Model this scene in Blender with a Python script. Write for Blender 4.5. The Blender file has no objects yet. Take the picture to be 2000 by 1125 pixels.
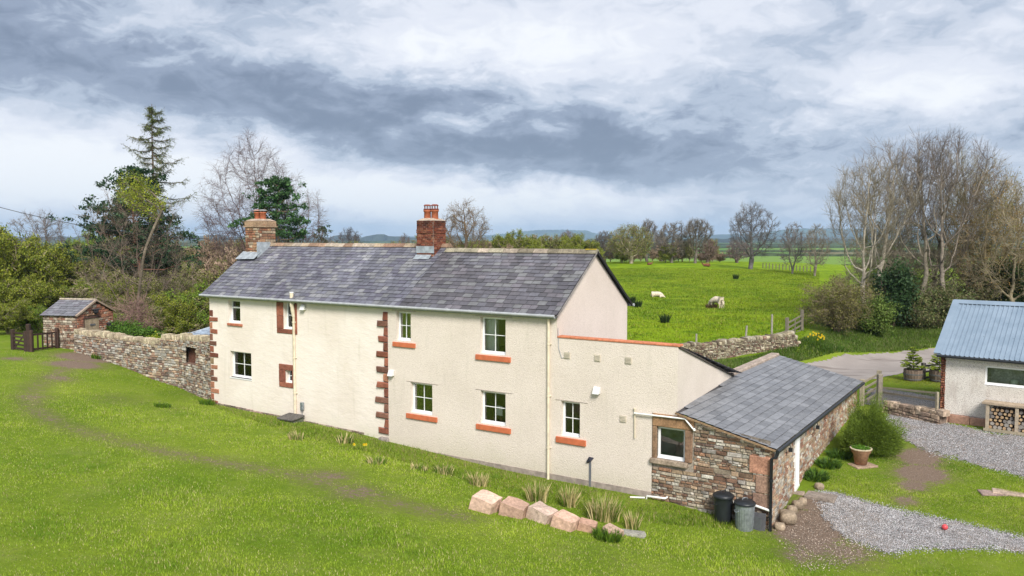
import bpy, math, random
import numpy as np
from mathutils import Vector, Matrix

sc = bpy.context.scene
COL = sc.collection
# ------------------------------------------------------------------ camera, world, sun, exposure
F = 1587.0; PITCH = math.atan(97 / F); H = 8.7
cam = bpy.data.cameras.new('camera'); cam.sensor_width = 36; cam.lens = F / 2000 * 36
cam.clip_start = .1; cam.clip_end = 60000
co = bpy.data.objects.new('camera', cam); COL.objects.link(co)
co.location = (0, 0, H); co.rotation_euler = (math.pi / 2 - PITCH, 0, 0); sc.camera = co
sc.view_settings.view_transform = 'Standard'; sc.view_settings.look = 'None'
sc.view_settings.exposure = 0.68; sc.view_settings.gamma = 1
sc.render.engine = 'CYCLES'; sc.cycles.max_bounces = 6; sc.cycles.transparent_max_bounces = 12
sc.cycles.volume_bounces = 0; sc.cycles.use_denoising = True

SUN_EL, SUN_AZ = 40, 168          # azimuth clockwise from +Y (behind the camera)
sl = bpy.data.lights.new('sun', 'SUN'); sl.energy = 3.2; sl.angle = math.radians(20); sl.color = (1, .95, .87)
so = bpy.data.objects.new('sun', sl); COL.objects.link(so)
_a, _e = math.radians(SUN_AZ), math.radians(SUN_EL)
so.rotation_euler = Vector((math.sin(_a) * math.cos(_e), math.cos(_a) * math.cos(_e), math.sin(_e))).to_track_quat('Z', 'Y').to_euler()

class NT:
    """small node-tree helper"""
    def __init__(s, nt): s.nt = nt; nt.nodes.clear()
    def n(s, t, ins=None, **kw):
        nd = s.nt.nodes.new(t)
        for k, v in kw.items(): setattr(nd, k, v)
        for k, v in (ins or {}).items():
            sk = nd.inputs[k]
            if isinstance(v, bpy.types.NodeSocket): s.nt.links.new(v, sk)
            else: sk.default_value = v
        return nd
    def m(s, op, a, b=0.0, c=None, clamp=False):
        d = {0: a, 1: b}
        if c is not None: d[2] = c
        return s.n('ShaderNodeMath', d, operation=op, use_clamp=clamp).outputs[0]
    def mix(s, f, a, b, mode='MIX'):
        fx = lambda v: v if isinstance(v, bpy.types.NodeSocket) else (*v[:3], 1)
        return s.n('ShaderNodeMix', {0: f, 6: fx(a), 7: fx(b)}, data_type='RGBA', blend_type=mode).outputs[2]
    def ramp(s, f, lo, hi, a=0.0, b=1.0):
        return s.n('ShaderNodeMapRange', {0: f, 1: lo, 2: hi, 3: a, 4: b}, interpolation_type='SMOOTHSTEP').outputs[0]
    def noise(s, vec, scale, detail=4.0, rough=.55, dist=0.0):
        return s.n('ShaderNodeTexNoise', {'Vector': vec, 'Scale': scale, 'Detail': detail, 'Roughness': rough, 'Distortion': dist}).outputs[0]

world = bpy.data.worlds.new("World"); sc.world = world; world.use_nodes = True
w = NT(world.node_tree)
tc = w.n('ShaderNodeTexCoord').outputs['Generated']
sp = w.n('ShaderNodeSeparateXYZ', {0: tc}).outputs
sky = w.n('ShaderNodeTexSky', sky_type='NISHITA', sun_disc=False, sun_elevation=_e, sun_rotation=_a)
az = w.m('MULTIPLY', w.m('ARCTAN2', sp[0], sp[1]), 57.2958)
el = w.m('MULTIPLY', w.m('ARCSINE', sp[2]), 57.2958)
# cloud noises laid on a flat cloud deck seen in perspective
zz = w.m('ADD', w.m('ABSOLUTE', sp[2]), .11)
pv = w.n('ShaderNodeCombineXYZ', {0: w.m('DIVIDE', sp[0], zz), 1: w.m('DIVIDE', sp[1], zz), 2: 0.0}).outputs[0]
n1 = w.noise(pv, .9, 6, .55, .35)
n2 = w.noise(w.n('ShaderNodeMapping', {0: tc, 1: (3.1, 7.7, 0), 2: (0, .12, 0), 3: (3.2, 3.2, 7)}).outputs[0], 1.5, 7, .6, .5)
n3 = w.noise(w.n('ShaderNodeMapping', {0: tc, 3: (6, 6, 12)}).outputs[0], 1.5, 7, .6, .5)
azw = w.m('ADD', az, w.m('MULTIPLY', w.m('SUBTRACT', n2, .5), 22.0))
elw = w.m('ADD', el, w.m('ADD', w.m('MULTIPLY', w.m('SUBTRACT', n3, .5), 4.5), w.m('MULTIPLY', w.m('SUBTRACT', n2, .5), 5.0)))
def blob(a0, e0, ra, re, slope=0.0, p=1.0):
    da = w.m('SUBTRACT', azw, a0)
    x = w.m('DIVIDE', da, ra)
    y = w.m('DIVIDE', w.m('SUBTRACT', w.m('SUBTRACT', elw, e0), w.m('MULTIPLY', da, slope)), re)
    r = w.m('ADD', w.m('MULTIPLY', x, x), w.m('MULTIPLY', y, y))
    return w.m('MULTIPLY', w.m('EXPONENT', w.m('MULTIPLY', r, -1.0)), p)
def bsum(L):
    o = L[0]
    for q in L[1:]: o = w.m('ADD', o, q)
    return o
dark = bsum([blob(-30, 10.5, 15, 3.6, -.06, .95), blob(-15, 9.2, 12, 2.6, -.10, .75), blob(-4, 6.4, 13, 1.9, -.07, .95), blob(9, 5.2, 14, 1.7, -.02, .62),
             blob(-30, 15.5, 10, 2.6, 0, .55), blob(14, 7.5, 16, 3.0, 0, .28), blob(30, 6.0, 9, 4.0, 0, .25), blob(20, 12.5, 7, 1.2, -.05, .3),
             blob(28, 15.5, 8, 2.0, 0, .3), blob(-14, 16, 9, 2.2, -.1, .4)])
lite = bsum([blob(-27, 4.6, 12, 2.6, -.05, 1.0), blob(-7, 2.3, 11, 1.9, 0, .95), blob(-1, 12.8, 9, 3.0, 0, .5), blob(12, 14.0, 9, 3.0, .0, .25),
             blob(28, 9.5, 6, 1.6, 0, .55), blob(3, 2.8, 7, 1.0, 0, .3)])
v = w.m('ADD', w.m('SUBTRACT', lite, w.m('MULTIPLY', dark, .70)), w.m('MULTIPLY', w.m('SUBTRACT', n1, .5), .7))
v = w.m('ADD', v, w.m('MULTIPLY', w.m('SUBTRACT', n2, .5), .8))
v = w.m('ADD', v, w.m('MULTIPLY', w.m('SUBTRACT', n3, .5), .9))
n4 = w.noise(w.n('ShaderNodeMapping', {0: tc, 1: (2, 5, 1), 3: (13, 13, 30)}).outputs[0], 1.6, 6, .62, .8)
v = w.m('ADD', v, w.m('MULTIPLY', w.m('SUBTRACT', n4, .5), 1.1))
cr = w.n('ShaderNodeValToRGB', {0: w.ramp(v, -1.25, .85)})
cr.color_ramp.interpolation = 'EASE'
els = cr.color_ramp.elements
els[0].position = 0; els[0].color = (.19, .235, .325, 1)
els[1].position = 1; els[1].color = (.90, .92, .95, 1)
for p_, c_ in ((.22, (.29, .345, .455)), (.42, (.45, .515, .63)), (.6, (.60, .65, .75)), (.8, (.76, .79, .87))):
    e_ = els.new(p_); e_.color = (*c_, 1)
hz = w.m('EXPONENT', w.m('MULTIPLY', w.m('ABSOLUTE', el), -.9))
cl = w.mix(w.m('MULTIPLY', hz, .55), cr.outputs[0], (.62, .72, .84))
b1 = w.n('ShaderNodeBackground', {0: sky.outputs[0], 1: .05})
b2 = w.n('ShaderNodeBackground', {0: cl, 1: .72})
mx = w.n('ShaderNodeMixShader', {0: .92, 1: b1.outputs[0], 2: b2.outputs[0]})
w.n('ShaderNodeOutputWorld', {0: mx.outputs[0]})

# ------------------------------------------------------------------ geometry helpers
_up = np.array([0, math.sin(PITCH), math.cos(PITCH)]); _fw = np.array([0, math.cos(PITCH), -math.sin(PITCH)])
CAM = np.array([0, 0, H])
def ray(px, py): return np.array([1., 0, 0]) * (px - 1000) / F + _up * (562.5 - py) / F + _fw
def atz(px, py, z): d = ray(px, py); return CAM + d * (z - H) / d[2]
def aty(px, py, Y): d = ray(px, py); return CAM + d * Y / d[1]
def vpx(p):
    q = np.asarray(p) - CAM; return 1000 + F * q[0] / (q @ _fw), 562.5 - F * (q @ _up) / (q @ _fw)
TH = math.radians(-33.2)
U = np.array([math.cos(TH), math.sin(TH), 0]); V = np.array([-math.sin(TH), math.cos(TH), 0])
O = aty(1088, 613, 28.2); O[2] = 0
def onv(px, py, v=0.0, org=None, n=None):
    """pixel -> (u, z) on the house plane v = const"""
    d = ray(px, py); t = (v - (CAM - O) @ V) / (d @ V); q = CAM + t * d - O
    return q @ U, q[2]
def onu(px, py, u):
    d = ray(px, py); t = (u - (CAM - O) @ U) / (d @ U); q = CAM + t * d - O
    return q @ V, q[2]
def W(u, v, z=0.0): return O + U * u + V * v + np.array([0, 0, z])

# ------------------------------------------------------------------ terrain
ctl = [(413, 782, .75), (500, 808, .72), (590, 828, .72), (690, 850, .6), (760, 866, .48), (900, 900, .3), (1073, 932, .19), (1180, 950, .2), (1273, 972, .2), (1400, 1003, .03),
       (1514, 1036, -.12), (1571, 955, .33), (1650, 915, .6), (1715, 797, 1.2), (1780, 812, 1.25), (1836, 828, 1.3), (1930, 856, 1.2), (2000, 868, 1.2), (2300, 880, 1.2),
       (1800, 1030, .1), (2000, 1070, .1), (2000, 960, .55), (1750, 920, .5), (1560, 1100, -.12), (2000, 1125, 0), (2400, 1125, 0), (1300, 1125, .3), (1000, 1125, .7), (600, 1125, 1.1),
       (300, 1125, 1.35), (0, 1125, 1.6), (1250, 1050, .2), (1120, 1030, .42), (1000, 1003, .6), (940, 985, .66), (1030, 962, .26), (1130, 985, .16), (1230, 1008, .1), (850, 935, .72), (930, 935, .32),
       (700, 892, .82), (500, 832, .9), (420, 808, .92), (0, 900, 1.8), (200, 800, 1.55), (100, 730, 2.1), (60, 688, 2.4), (0, 660, 2.6), (-300, 700, 2.6), (-300, 1000, 2.0),
       (300, 742, 1.3), (240, 717, 1.7), (180, 697, 2.05), (130, 683, 2.2), (350, 757, 1.0), (300, 640, 1.9), (100, 600, 1.6), (400, 640, 1.9), (-200, 600, 2), (250, 540, 1.0), (50, 520, .5), (450, 520, .8), (-300, 500, 0),
       (1223, 668, 2.0), (1330, 700, 1.55), (1400, 716, 1.5), (1560, 690, 1.75), (1400, 600, 2.9), (1285, 573, 3.3), (1400, 522, 4.2), (1300, 512, 4.45), (1200, 512, 4.3), (1000, 520, 3.6), (1560, 535, 3.6), (1650, 520, 3.2), (900, 560, 3.0),
       (800, 620, 2.4), (1620, 708, 1.3), (1700, 700, 1.35), (1830, 695, 1.4), (1700, 738, 1.25), (1840, 724, 1.4), (1840, 762, 1.35), (1700, 652, 2.3), (1840, 648, 2.4), (1600, 672, 2.2), (1900, 600, 2.8), (2200, 640, 2.4), (2100, 560, 2.6), (2300, 740, 1.5)]
_pts = [atz(*c) for c in ctl]
for X_, Y_, z_ in ((-60, 10, 2.4), (-20, 8, 1.7), (20, 6, .2), (60, 10, 0), (-150, 150, 0), (-60, 230, -1), (0, 230, 1.2), (60, 230, .8), (150, 180, 1), (130, 90, 2), (100, 40, 1), (-120, 60, 2), (0, 320, -2), (150, 320, -2), (-150, 320, -3), (60, 170, 3.6), (25, 175, 3.7)):
    _pts.append(np.array([X_, Y_, z_]))
_pts = np.array(_pts); _s = 30.0
def _k(r2): return np.where(r2 > 0, r2 * np.log(np.maximum(r2, 1e-12)), 0) * .5
_A = _pts[:, :2] / _s; _n = len(_A)
_K = _k(((_A[:, None] - _A[None]) ** 2).sum(-1)) + np.eye(_n) * 1e-3
_P = np.c_[np.ones(_n), _A]; _M = np.block([[_K, _P], [_P.T, np.zeros((3, 3))]])
_sol = np.linalg.solve(_M, np.r_[_pts[:, 2], 0, 0, 0])
def hraw(x, y):
    x = np.asarray(x, float); y = np.asarray(y, float); q = np.stack([x.ravel(), y.ravel()], 1) / _s
    out = np.zeros(len(q))
    for i in range(0, len(q), 20000):
        b = q[i:i + 20000]
        out[i:i + 20000] = _k(((b[:, None] - _A[None]) ** 2).sum(-1)) @ _sol[:_n] + _sol[_n] + b @ _sol[_n + 1:]
    out = out.reshape(x.shape)
    r = np.maximum(np.abs(x) / 170, np.maximum(y / 330, -y / 60))
    t = np.clip((r - .75) / .55, 0, 1); t = t * t * (3 - 2 * t)
    far = -6 - 3 * np.clip((y - 500) / 3000, 0, 1)
    near = np.clip(out, -8, 6)
    return near * (1 - t) + far * t
def axis(a, b, st, end, g=1.13):
    L = list(np.arange(a, b + .001, st)); s = st
    while L[-1] < end: s *= g; L.append(L[-1] + s)
    s = st
    while L[0] > -(end if a < 0 else 60): s *= g; L.insert(0, L[0] - s)
    return np.array(L)
GX = axis(-34, 30, .4, 16000); GY = axis(13, 62, .4, 16000)
GXX, GYY = np.meshgrid(GX, GY); GZ = hraw(GXX, GYY)
def h(x, y):
    """terrain height read from the ground sheet itself"""
    x = np.asarray(x, float); y = np.asarray(y, float)
    i = np.clip(np.searchsorted(GX, x) - 1, 0, len(GX) - 2); j = np.clip(np.searchsorted(GY, y) - 1, 0, len(GY) - 2)
    a = np.clip((x - GX[i]) / (GX[i + 1] - GX[i]), 0, 1); b = np.clip((y - GY[j]) / (GY[j + 1] - GY[j]), 0, 1)
    return (GZ[j, i] * (1 - a) * (1 - b) + GZ[j, i + 1] * a * (1 - b) + GZ[j + 1, i] * (1 - a) * b + GZ[j + 1, i + 1] * a * b)
def gp(px, py):
    """where a pixel's ray meets the terrain"""
    d = ray(px, py); lo, hi = 10.0, 10.0
    while hi < 6000:
        hi = lo * 1.02
        p = CAM + d * hi
        if p[2] < h(p[0], p[1]): break
        lo = hi
    for _ in range(20):
        m = (lo + hi) / 2; p = CAM + d * m
        if p[2] < h(p[0], p[1]): hi = m
        else: lo = m
    p = CAM + d * hi; return np.array([p[0], p[1], float(h(p[0], p[1]))])

# ------------------------------------------------------------------ mesh builder
class MB:
    def __init__(s): s.v = []; s.q = []; s.c = []; s.mi = []; s.nv = 0
    def add(s, verts, faces, col=(.5, .5, .5), mi=0):
        verts = np.asarray(verts, float).reshape(-1, 3)
        if isinstance(faces, list):
            if len({len(f) for f in faces}) > 1:
                c = np.asarray(col, float)
                if c.ndim == 1: c = np.tile(c, (len(verts), 1))
                s.v.append(verts); s.c.append(c)
                for f in faces: s.q.append(np.asarray(f, int)[None] + s.nv); s.mi.append(np.full(1, mi))
                s.nv += len(verts); return s
        faces = np.asarray(faces, int)
        if faces.ndim == 1: faces = faces[None]
        s.v.append(verts); s.q.append(faces + s.nv)
        c = np.asarray(col, float)
        if c.ndim == 1: c = np.tile(c, (len(verts), 1))
        s.c.append(c); s.mi.append(np.full(len(faces), mi)); s.nv += len(verts)
        return s
    def box(s, a, b, col=(.5, .5, .5), mi=0, M=None):
        x0, y0, z0 = a; x1, y1, z1 = b
        v = np.array([(x0, y0, z0), (x1, y0, z0), (x1, y1, z0), (x0, y1, z0), (x0, y0, z1), (x1, y0, z1), (x1, y1, z1), (x0, y1, z1)], float)
        if M is not None: v = v @ np.asarray(M)[:3, :3].T + np.asarray(M)[:3, 3]
        return s.add(v, [(0, 3, 2, 1), (4, 5, 6, 7), (0, 1, 5, 4), (1, 2, 6, 5), (2, 3, 7, 6), (3, 0, 4, 7)], col, mi)
    def bar(s, p, q, w=.05, t=None, col=(.5, .5, .5), mi=0, up=(0, 0, 1)):
        p = np.asarray(p, float); q = np.asarray(q, float); t = w if t is None else t
        d = q - p; d /= np.linalg.norm(d); a = np.cross(d, up)
        if np.linalg.norm(a) < 1e-3: a = np.cross(d, (1, 0, 0))
        a /= np.linalg.norm(a); b = np.cross(a, d)
        v = [e + a * w / 2 * i + b * t / 2 * j for e in (p, q) for i, j in ((-1, -1), (1, -1), (1, 1), (-1, 1))]
        return s.add(v, [(0, 1, 2, 3), (7, 6, 5, 4), (0, 4, 5, 1), (1, 5, 6, 2), (2, 6, 7, 3), (3, 7, 4, 0)], col, mi)
    def tube(s, pts, r, n=8, col=(.5, .5, .5), mi=0, cap=True):
        pts = np.asarray(pts, float); r = np.broadcast_to(np.asarray(r, float), (len(pts),))
        t = np.gradient(pts, axis=0); V_ = []
        for i, p in enumerate(pts):
            d = t[i] / (np.linalg.norm(t[i]) + 1e-9); a = np.cross(d, (0, 0, 1))
            if np.linalg.norm(a) < .05: a = np.cross(d, (0, 1, 0))
            a /= np.linalg.norm(a); b = np.cross(d, a)
            for k in range(n):
                g = 2 * math.pi * k / n; V_.append(p + r[i] * (a * math.cos(g) + b * math.sin(g)))
        fs = [(i * n + k, i * n + (k + 1) % n, (i + 1) * n + (k + 1) % n, (i + 1) * n + k) for i in range(len(pts) - 1) for k in range(n)]
        base = s.nv; s.add(V_, fs, col, mi)
        if cap:
            for e in (0, len(pts) - 1):
                c0 = len(pts) and pts[e]
                vv = [c0] + V_[e * n:(e + 1) * n]
                ff = [(0, 1 + k, 1 + (k + 1) % n, 0)[:3] for k in range(n)]
                s.add(vv, ff, col, mi)
        return s
    def lathe(s, prof, n=20, c=(0, 0, 0), col=(.5, .5, .5), mi=0):
        V_ = []; c = np.asarray(c, float)
        for r, z in prof:
            for k in range(n):
                g = 2 * math.pi * k / n; V_.append((c[0] + r * math.cos(g), c[1] + r * math.sin(g), c[2] + z))
        fs = [(i * n + k, i * n + (k + 1) % n, (i + 1) * n + (k + 1) % n, (i + 1) * n + k) for i in range(len(prof) - 1) for k in range(n)]
        return s.add(V_, fs, col, mi)
    def segs(s, P0, P1, R0, R1, n=3, col=(.2, .17, .14), mi=0):
        """many tapered prisms at once"""
        P0, P1, R0, R1 = map(np.asarray, (P0, P1, R0, R1))
        if len(P0) == 0: return s
        d = P1 - P0; L = np.linalg.norm(d, axis=1, keepdims=True); d = d / np.maximum(L, 1e-9)
        a = np.cross(d, np.array([.31, .17, .93])); a /= np.maximum(np.linalg.norm(a, axis=1, keepdims=True), 1e-9); b = np.cross(d, a)
        g = 2 * np.pi * np.arange(n) / n
        rg = a[:, None] * np.cos(g)[None, :, None] + b[:, None] * np.sin(g)[None, :, None]
        v = np.concatenate([P0[:, None] + rg * R0[:, None, None], P1[:, None] + rg * R1[:, None, None]], 1).reshape(-1, 3)
        k = np.arange(n); f0 = np.stack([k, (k + 1) % n, n + (k + 1) % n, n + k], 1)
        f = (f0[None] + (np.arange(len(P0)) * 2 * n)[:, None, None]).reshape(-1, 4)
        c = np.asarray(col, float)
        if c.ndim == 2: c = np.repeat(c, 2 * n, 0)
        return s.add(v, f, c, mi)
    def build(s, name, mats, parent=None, smooth=False, world=False):
        me = bpy.data.meshes.new(name)
        v = np.concatenate(s.v); c = np.concatenate(s.c)
        me.vertices.add(len(v)); me.vertices.foreach_set('co', v.ravel().astype(np.float32))
        li = np.concatenate([f.ravel() for f in s.q]); ls = np.concatenate([np.full(len(f), f.shape[1]) for f in s.q])
        me.loops.add(len(li)); me.loops.foreach_set('vertex_index', li.astype(np.int32))
        st = np.concatenate([[0], np.cumsum(ls)[:-1]])
        me.polygons.add(len(ls)); me.polygons.foreach_set('loop_start', st.astype(np.int32)); me.polygons.foreach_set('loop_total', ls.astype(np.int32))
        mats = mats if isinstance(mats, (list, tuple)) else [mats]
        for m_ in mats: me.materials.append(m_)
        me.polygons.foreach_set('material_index', np.concatenate(s.mi).astype(np.int32))
        me.update(calc_edges=True)
        at = me.attributes.new('Col', 'FLOAT_COLOR', 'POINT')
        at.data.foreach_set('color', np.c_[c, np.ones(len(c))].ravel().astype(np.float32))
        me.polygons.foreach_set('use_smooth', np.full(len(ls), smooth))
        me.validate()
        o = bpy.data.objects.new(name, me); COL.objects.link(o)
        if parent is not None: o.parent = parent
        return o
def tag(o, label=None, cat=None, group=None, kind=None):
    if label: o['label'] = label
    if cat: o['category'] = cat
    if group: o['group'] = group
    if kind: o['kind'] = kind
    return o
def empty(name, loc=(0, 0, 0), rz=0.0, label=None, cat=None, group=None):
    o = bpy.data.objects.new(name, None); o.location = Vector(loc); o.rotation_euler = (0, 0, rz); o.empty_display_size = .2
    COL.objects.link(o); return tag(o, label, cat, group)
def copy_tree(o, parent=None):
    c = o.copy(); COL.objects.link(c)
    if parent is not None: c.parent = parent
    for ch in [x for x in KIDS(o)]: copy_tree(ch, c)
    return c
def KIDS(o): return [x for x in bpy.data.objects if x.parent == o]
def bevel(o, wd=.01, seg=1):
    m_ = o.modifiers.new('bevel', 'BEVEL'); m_.width = wd; m_.segments = seg; m_.limit_method = 'ANGLE'; return o

# ------------------------------------------------------------------ materials
MATS = {}
def mat(name, fn):
    m_ = bpy.data.materials.new(name); m_.use_nodes = True; t = NT(m_.node_tree)
    pos = t.n('ShaderNodeNewGeometry').outputs['Position']
    col, rough, bump, extra = fn(t, pos)
    ins = {'Base Color': col if isinstance(col, bpy.types.NodeSocket) else (*col, 1), 'Roughness': rough}
    ins.update(extra or {})
    if bump is not None:
        hgt, dist = bump
        ins['Normal'] = t.n('ShaderNodeBump', {'Height': hgt, 'Distance': dist, 'Strength': 1.0}).outputs[0]
    b = t.n('ShaderNodeBsdfPrincipled', ins)
    t.n('ShaderNodeOutputMaterial', {0: b.outputs[0]})
    MATS[name] = m_; return m_
def simple(name, col, rough=.6, var=.15, sc_=8, metal=0.0, bump=0.0):
    def fn(t, pos):
        n = t.noise(pos, sc_, 5); f = t.ramp(n, .3, .7, 1 - var, 1 + var)
        c = t.n('ShaderNodeVectorMath', {0: col, 3: f}, operation='SCALE').outputs[0]
        return c, rough, ((t.noise(pos, sc_ * 6, 4), bump) if bump else None), {'Metallic': metal}
    return mat(name, fn)
def colored(name, rough=.85, var=.25, sc_=14, bump=.01, spec=.3, trans=0.0):
    """base colour from the mesh's own colour attribute, broken up with noise"""
    def fn(t, pos):
        a = t.n('ShaderNodeAttribute', attribute_name='Col').outputs[0]
        n = t.noise(pos, sc_, 6, .65); n2_ = t.noise(pos, sc_ * .2, 3)
        f = t.m('MULTIPLY', t.ramp(n, .25, .75, 1 - var, 1 + var), t.ramp(n2_, .3, .7, 1 - var * .5, 1 + var * .5))
        c = t.n('ShaderNodeVectorMath', {0: a, 3: f}, operation='SCALE').outputs[0]
        return c, rough, ((t.noise(pos, sc_ * 3, 5, .7), bump) if bump else None), {'Specular IOR Level': spec}
    return mat(name, fn)
STONE = colored('weathered_stone', .92, .38, 16, .02, .15)
SLATE = colored('slate', .5, .2, 9, .004, .45)
BARK = colored('bark', .95, .3, 8, .0, .1)
def leaf_mat(name):
    m_ = bpy.data.materials.new(name); m_.use_nodes = True; t = NT(m_.node_tree)
    a = t.n('ShaderNodeAttribute', attribute_name='Col').outputs[0]
    d = t.n('ShaderNodeBsdfPrincipled', {'Base Color': a, 'Roughness': .6, 'Specular IOR Level': .25})
    tr = t.n('ShaderNodeBsdfTranslucent', {0: a})
    mx_ = t.n('ShaderNodeMixShader', {0: .3, 1: d.outputs[0], 2: tr.outputs[0]})
    t.n('ShaderNodeOutputMaterial', {0: mx_.outputs[0]}); return m_
LEAF = leaf_mat('leaves')
WOOD = colored('weathered_wood', .85, .25, 20, .003)
WHITE = simple('white_upvc', (.80, .81, .82), .35, .03, 3)
WHITEPIPE = simple('white_plastic_pipe', (.78, .78, .76), .4, .05, 3)
CREAMPIPE = simple('cream_painted_pipe', (.66, .58, .44), .5, .12, 5)
GUTTER = simple('grey_gutter', (.36, .375, .39), .45, .12, 4)
BLACKP = simple('black_plastic', (.015, .018, .022), .4, .2, 6)
LEAD = simple('lead_flashing', (.30, .335, .37), .6, .25, 5, 0, .004)
ORANGE = simple('terracotta_paint', (.50, .135, .055), .7, .12, 6, 0, .002)
REDSTONE = colored('red_sandstone', .9, .28, 11, .015, .15)
CONCRETE = simple('concrete', (.30, .25, .22), .9, .25, 4, 0, .01)
GALV = simple('galvanised_steel', (.30, .33, .36), .45, .2, 10, .6)
DARKIN = simple('dark_interior', (.05, .05, .05), .9, .3, 2)
DARKBACK = simple('dark_backing_sheet', (.075, .10, .095), .9, .3, 3)  # colour of the sheet added to darken the outbuilding window
PAINTW = simple('white_paint', (.7, .7, .7), .5, .05, 2)

def render_fn(kind):
    def fn(t, pos):
        big = t.noise(pos, .55, 5, .6); mid = t.noise(pos, 3.2, 4); z = t.n('ShaderNodeSeparateXYZ', {0: pos}).outputs[2]
        base = (.785, .70, .625) if kind != 'lime' else (.79, .72, .655)
        c = t.mix(t.ramp(big, .3, .75), base, (.71, .63, .555))
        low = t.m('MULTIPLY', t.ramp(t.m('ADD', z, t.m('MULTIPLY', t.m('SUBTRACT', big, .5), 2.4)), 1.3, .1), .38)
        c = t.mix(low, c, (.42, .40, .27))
        if kind == 'lime':
            b = t.n('ShaderNodeMapping', {0: pos, 3: (1, 1, 2.2)}).outputs[0]
            hh = t.m('ADD', t.m('MULTIPLY', t.noise(b, 2.2, 3), .7), t.m('MULTIPLY', t.noise(b, 9, 4), .3)); dd = .022
            c = t.mix(t.ramp(t.noise(b, 5, 5, .7), .58, .8), c, (.60, .54, .46))
        else:
            vo = t.n('ShaderNodeTexVoronoi', {'Vector': pos, 'Scale': 42.0}).outputs[0]
            hh = t.m('ADD', t.m('MULTIPLY', vo, -.6), t.noise(pos, 24, 4, .7)); dd = .012 if kind == 'gable' else .016
            c = t.mix(t.ramp(vo, .35, .7), c, t.mix(1.0, c, (.85, .84, .83), 'MULTIPLY'))
            if kind == 'gable': c = t.mix(1.0, c, (.97, .94, .955), 'MULTIPLY')
        st = t.noise(t.n('ShaderNodeMapping', {0: pos, 3: (3, 3, .35)}).outputs[0], 1.6, 4)
        c = t.mix(t.m('MULTIPLY', t.ramp(st, .56, .78), .28), c, (.50, .46, .38))
        return c, .9, (hh, dd), {'Specular IOR Level': .2}
    return fn
LIME = mat('lime_render', render_fn('lime')); ROUGH = mat('roughcast_render', render_fn('rough')); GABLE = mat('gable_render', render_fn('gable'))

def pane_mat():
    m_ = bpy.data.materials.new('window_glass'); m_.use_nodes = True; t = NT(m_.node_tree)
    fr = t.n('ShaderNodeFresnel', {0: 1.5}).outputs[0]
    g = t.n('ShaderNodeBsdfGlossy', {0: (1, 1, 1, 1), 1: .02}); tr = t.n('ShaderNodeBsdfTransparent', {0: (.93, .95, .94, 1)})
    mx_ = t.n('ShaderNodeMixShader', {0: t.m('ADD', t.m('MULTIPLY', fr, 1.0), .01), 1: tr.outputs[0], 2: g.outputs[0]})
    t.n('ShaderNodeOutputMaterial', {0: mx_.outputs[0]}); return m_
GLASS = pane_mat()

def ground_fn(t, pos):
    sx = t.n('ShaderNodeSeparateXYZ', {0: pos}).outputs
    at = lambda nm: t.n('ShaderNodeAttribute', attribute_name=nm).outputs['Fac']
    nb = t.noise(pos, .22, 6, .68); nm_ = t.noise(pos, .9, 5, .65); nf = t.noise(pos, 7, 5, .75); nff = t.noise(pos, 40, 4, .8)
    c = t.mix(t.ramp(nb, .35, .68), (.145, .235, .014), (.24, .32, .03))
    c = t.mix(t.m('MULTIPLY', t.ramp(nm_, .48, .75), .55), c, (.29, .33, .08))
    c = t.mix(t.m('MULTIPLY', t.ramp(nf, .5, .8), .5), c, (.08, .15, .012))
    c = t.mix(at('field'), c, t.mix(t.ramp(nb, .3, .7), (.165, .265, .005), (.245, .35, .010)))
    tus = t.noise(t.n('ShaderNodeMapping', {0: pos, 3: (.6, 1, 1)}).outputs[0], .75, 4, .7)
    c = t.mix(t.m('MULTIPLY', t.m('MULTIPLY', at('field'), t.ramp(tus, .50, .62)), .85), c, (.075, .165, .005)); c = t.mix(t.m('MULTIPLY', t.m('MULTIPLY', at('field'), t.ramp(t.noise(pos, 2.2, 4, .75), .58, .72)), .7), c, (.05, .10, .006))
    # far patchwork of fields
    vo = t.n('ShaderNodeTexVoronoi', {'Vector': t.n('ShaderNodeMapping', {0: pos, 2: (0, 0, .3), 3: (.0028, .0042, 0)}).outputs[0], 'Scale': 1.0}).outputs['Color']
    vs = t.n('ShaderNodeSeparateColor', {0: vo}).outputs
    fc = t.mix(t.ramp(vs[0], .3, .8), (.085, .18, .022), (.16, .26, .04)); fc = t.mix(t.m('MULTIPLY', t.ramp(vs[1], .72, .78), t.ramp(sx[1], 500, 700)), fc, (.20, .14, .10)); fc = t.mix(t.m('MULTIPLY', t.ramp(vs[2], .7, .8), t.ramp(sx[1], 500, 700)), fc, (.035, .085, .03))
    c = t.mix(t.ramp(sx[1], 230, 300), c, fc)
    sc2 = t.m('ADD', at('scrub'), t.m('MULTIPLY', t.m('SUBTRACT', nm_, .5), .8))
    c = t.mix(t.ramp(sc2, .35, .65), c, t.mix(t.ramp(nf, .4, .6), (.11, .10, .045), (.075, .115, .02)))
    wr = t.m('ADD', at('worn'), t.m('ADD', t.m('MULTIPLY', t.m('SUBTRACT', nm_, .5), .5), t.m('MULTIPLY', t.m('SUBTRACT', nf, .5), 1.5)))
    earth = t.mix(t.ramp(nff, .3, .7), (.15, .10, .07), (.36, .27, .21)); earth = t.mix(t.ramp(t.noise(pos, 22, 3), .62, .70), earth, (.42, .35, .30))
    c = t.mix(t.m('MULTIPLY', t.ramp(wr, .12, .5), .45), c, (.19, .17, .075))
    c = t.mix(t.ramp(wr, .5, .8), c, earth)
    c = t.mix(t.m('MULTIPLY', t.ramp(nff, .5, .75), .35), c, (.03, .05, .008))
    return c, .95, (t.m('ADD', nff, t.m('MULTIPLY', nf, 2)), .05), {'Specular IOR Level': .1}
GROUND = mat('grass_ground', ground_fn)
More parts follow.
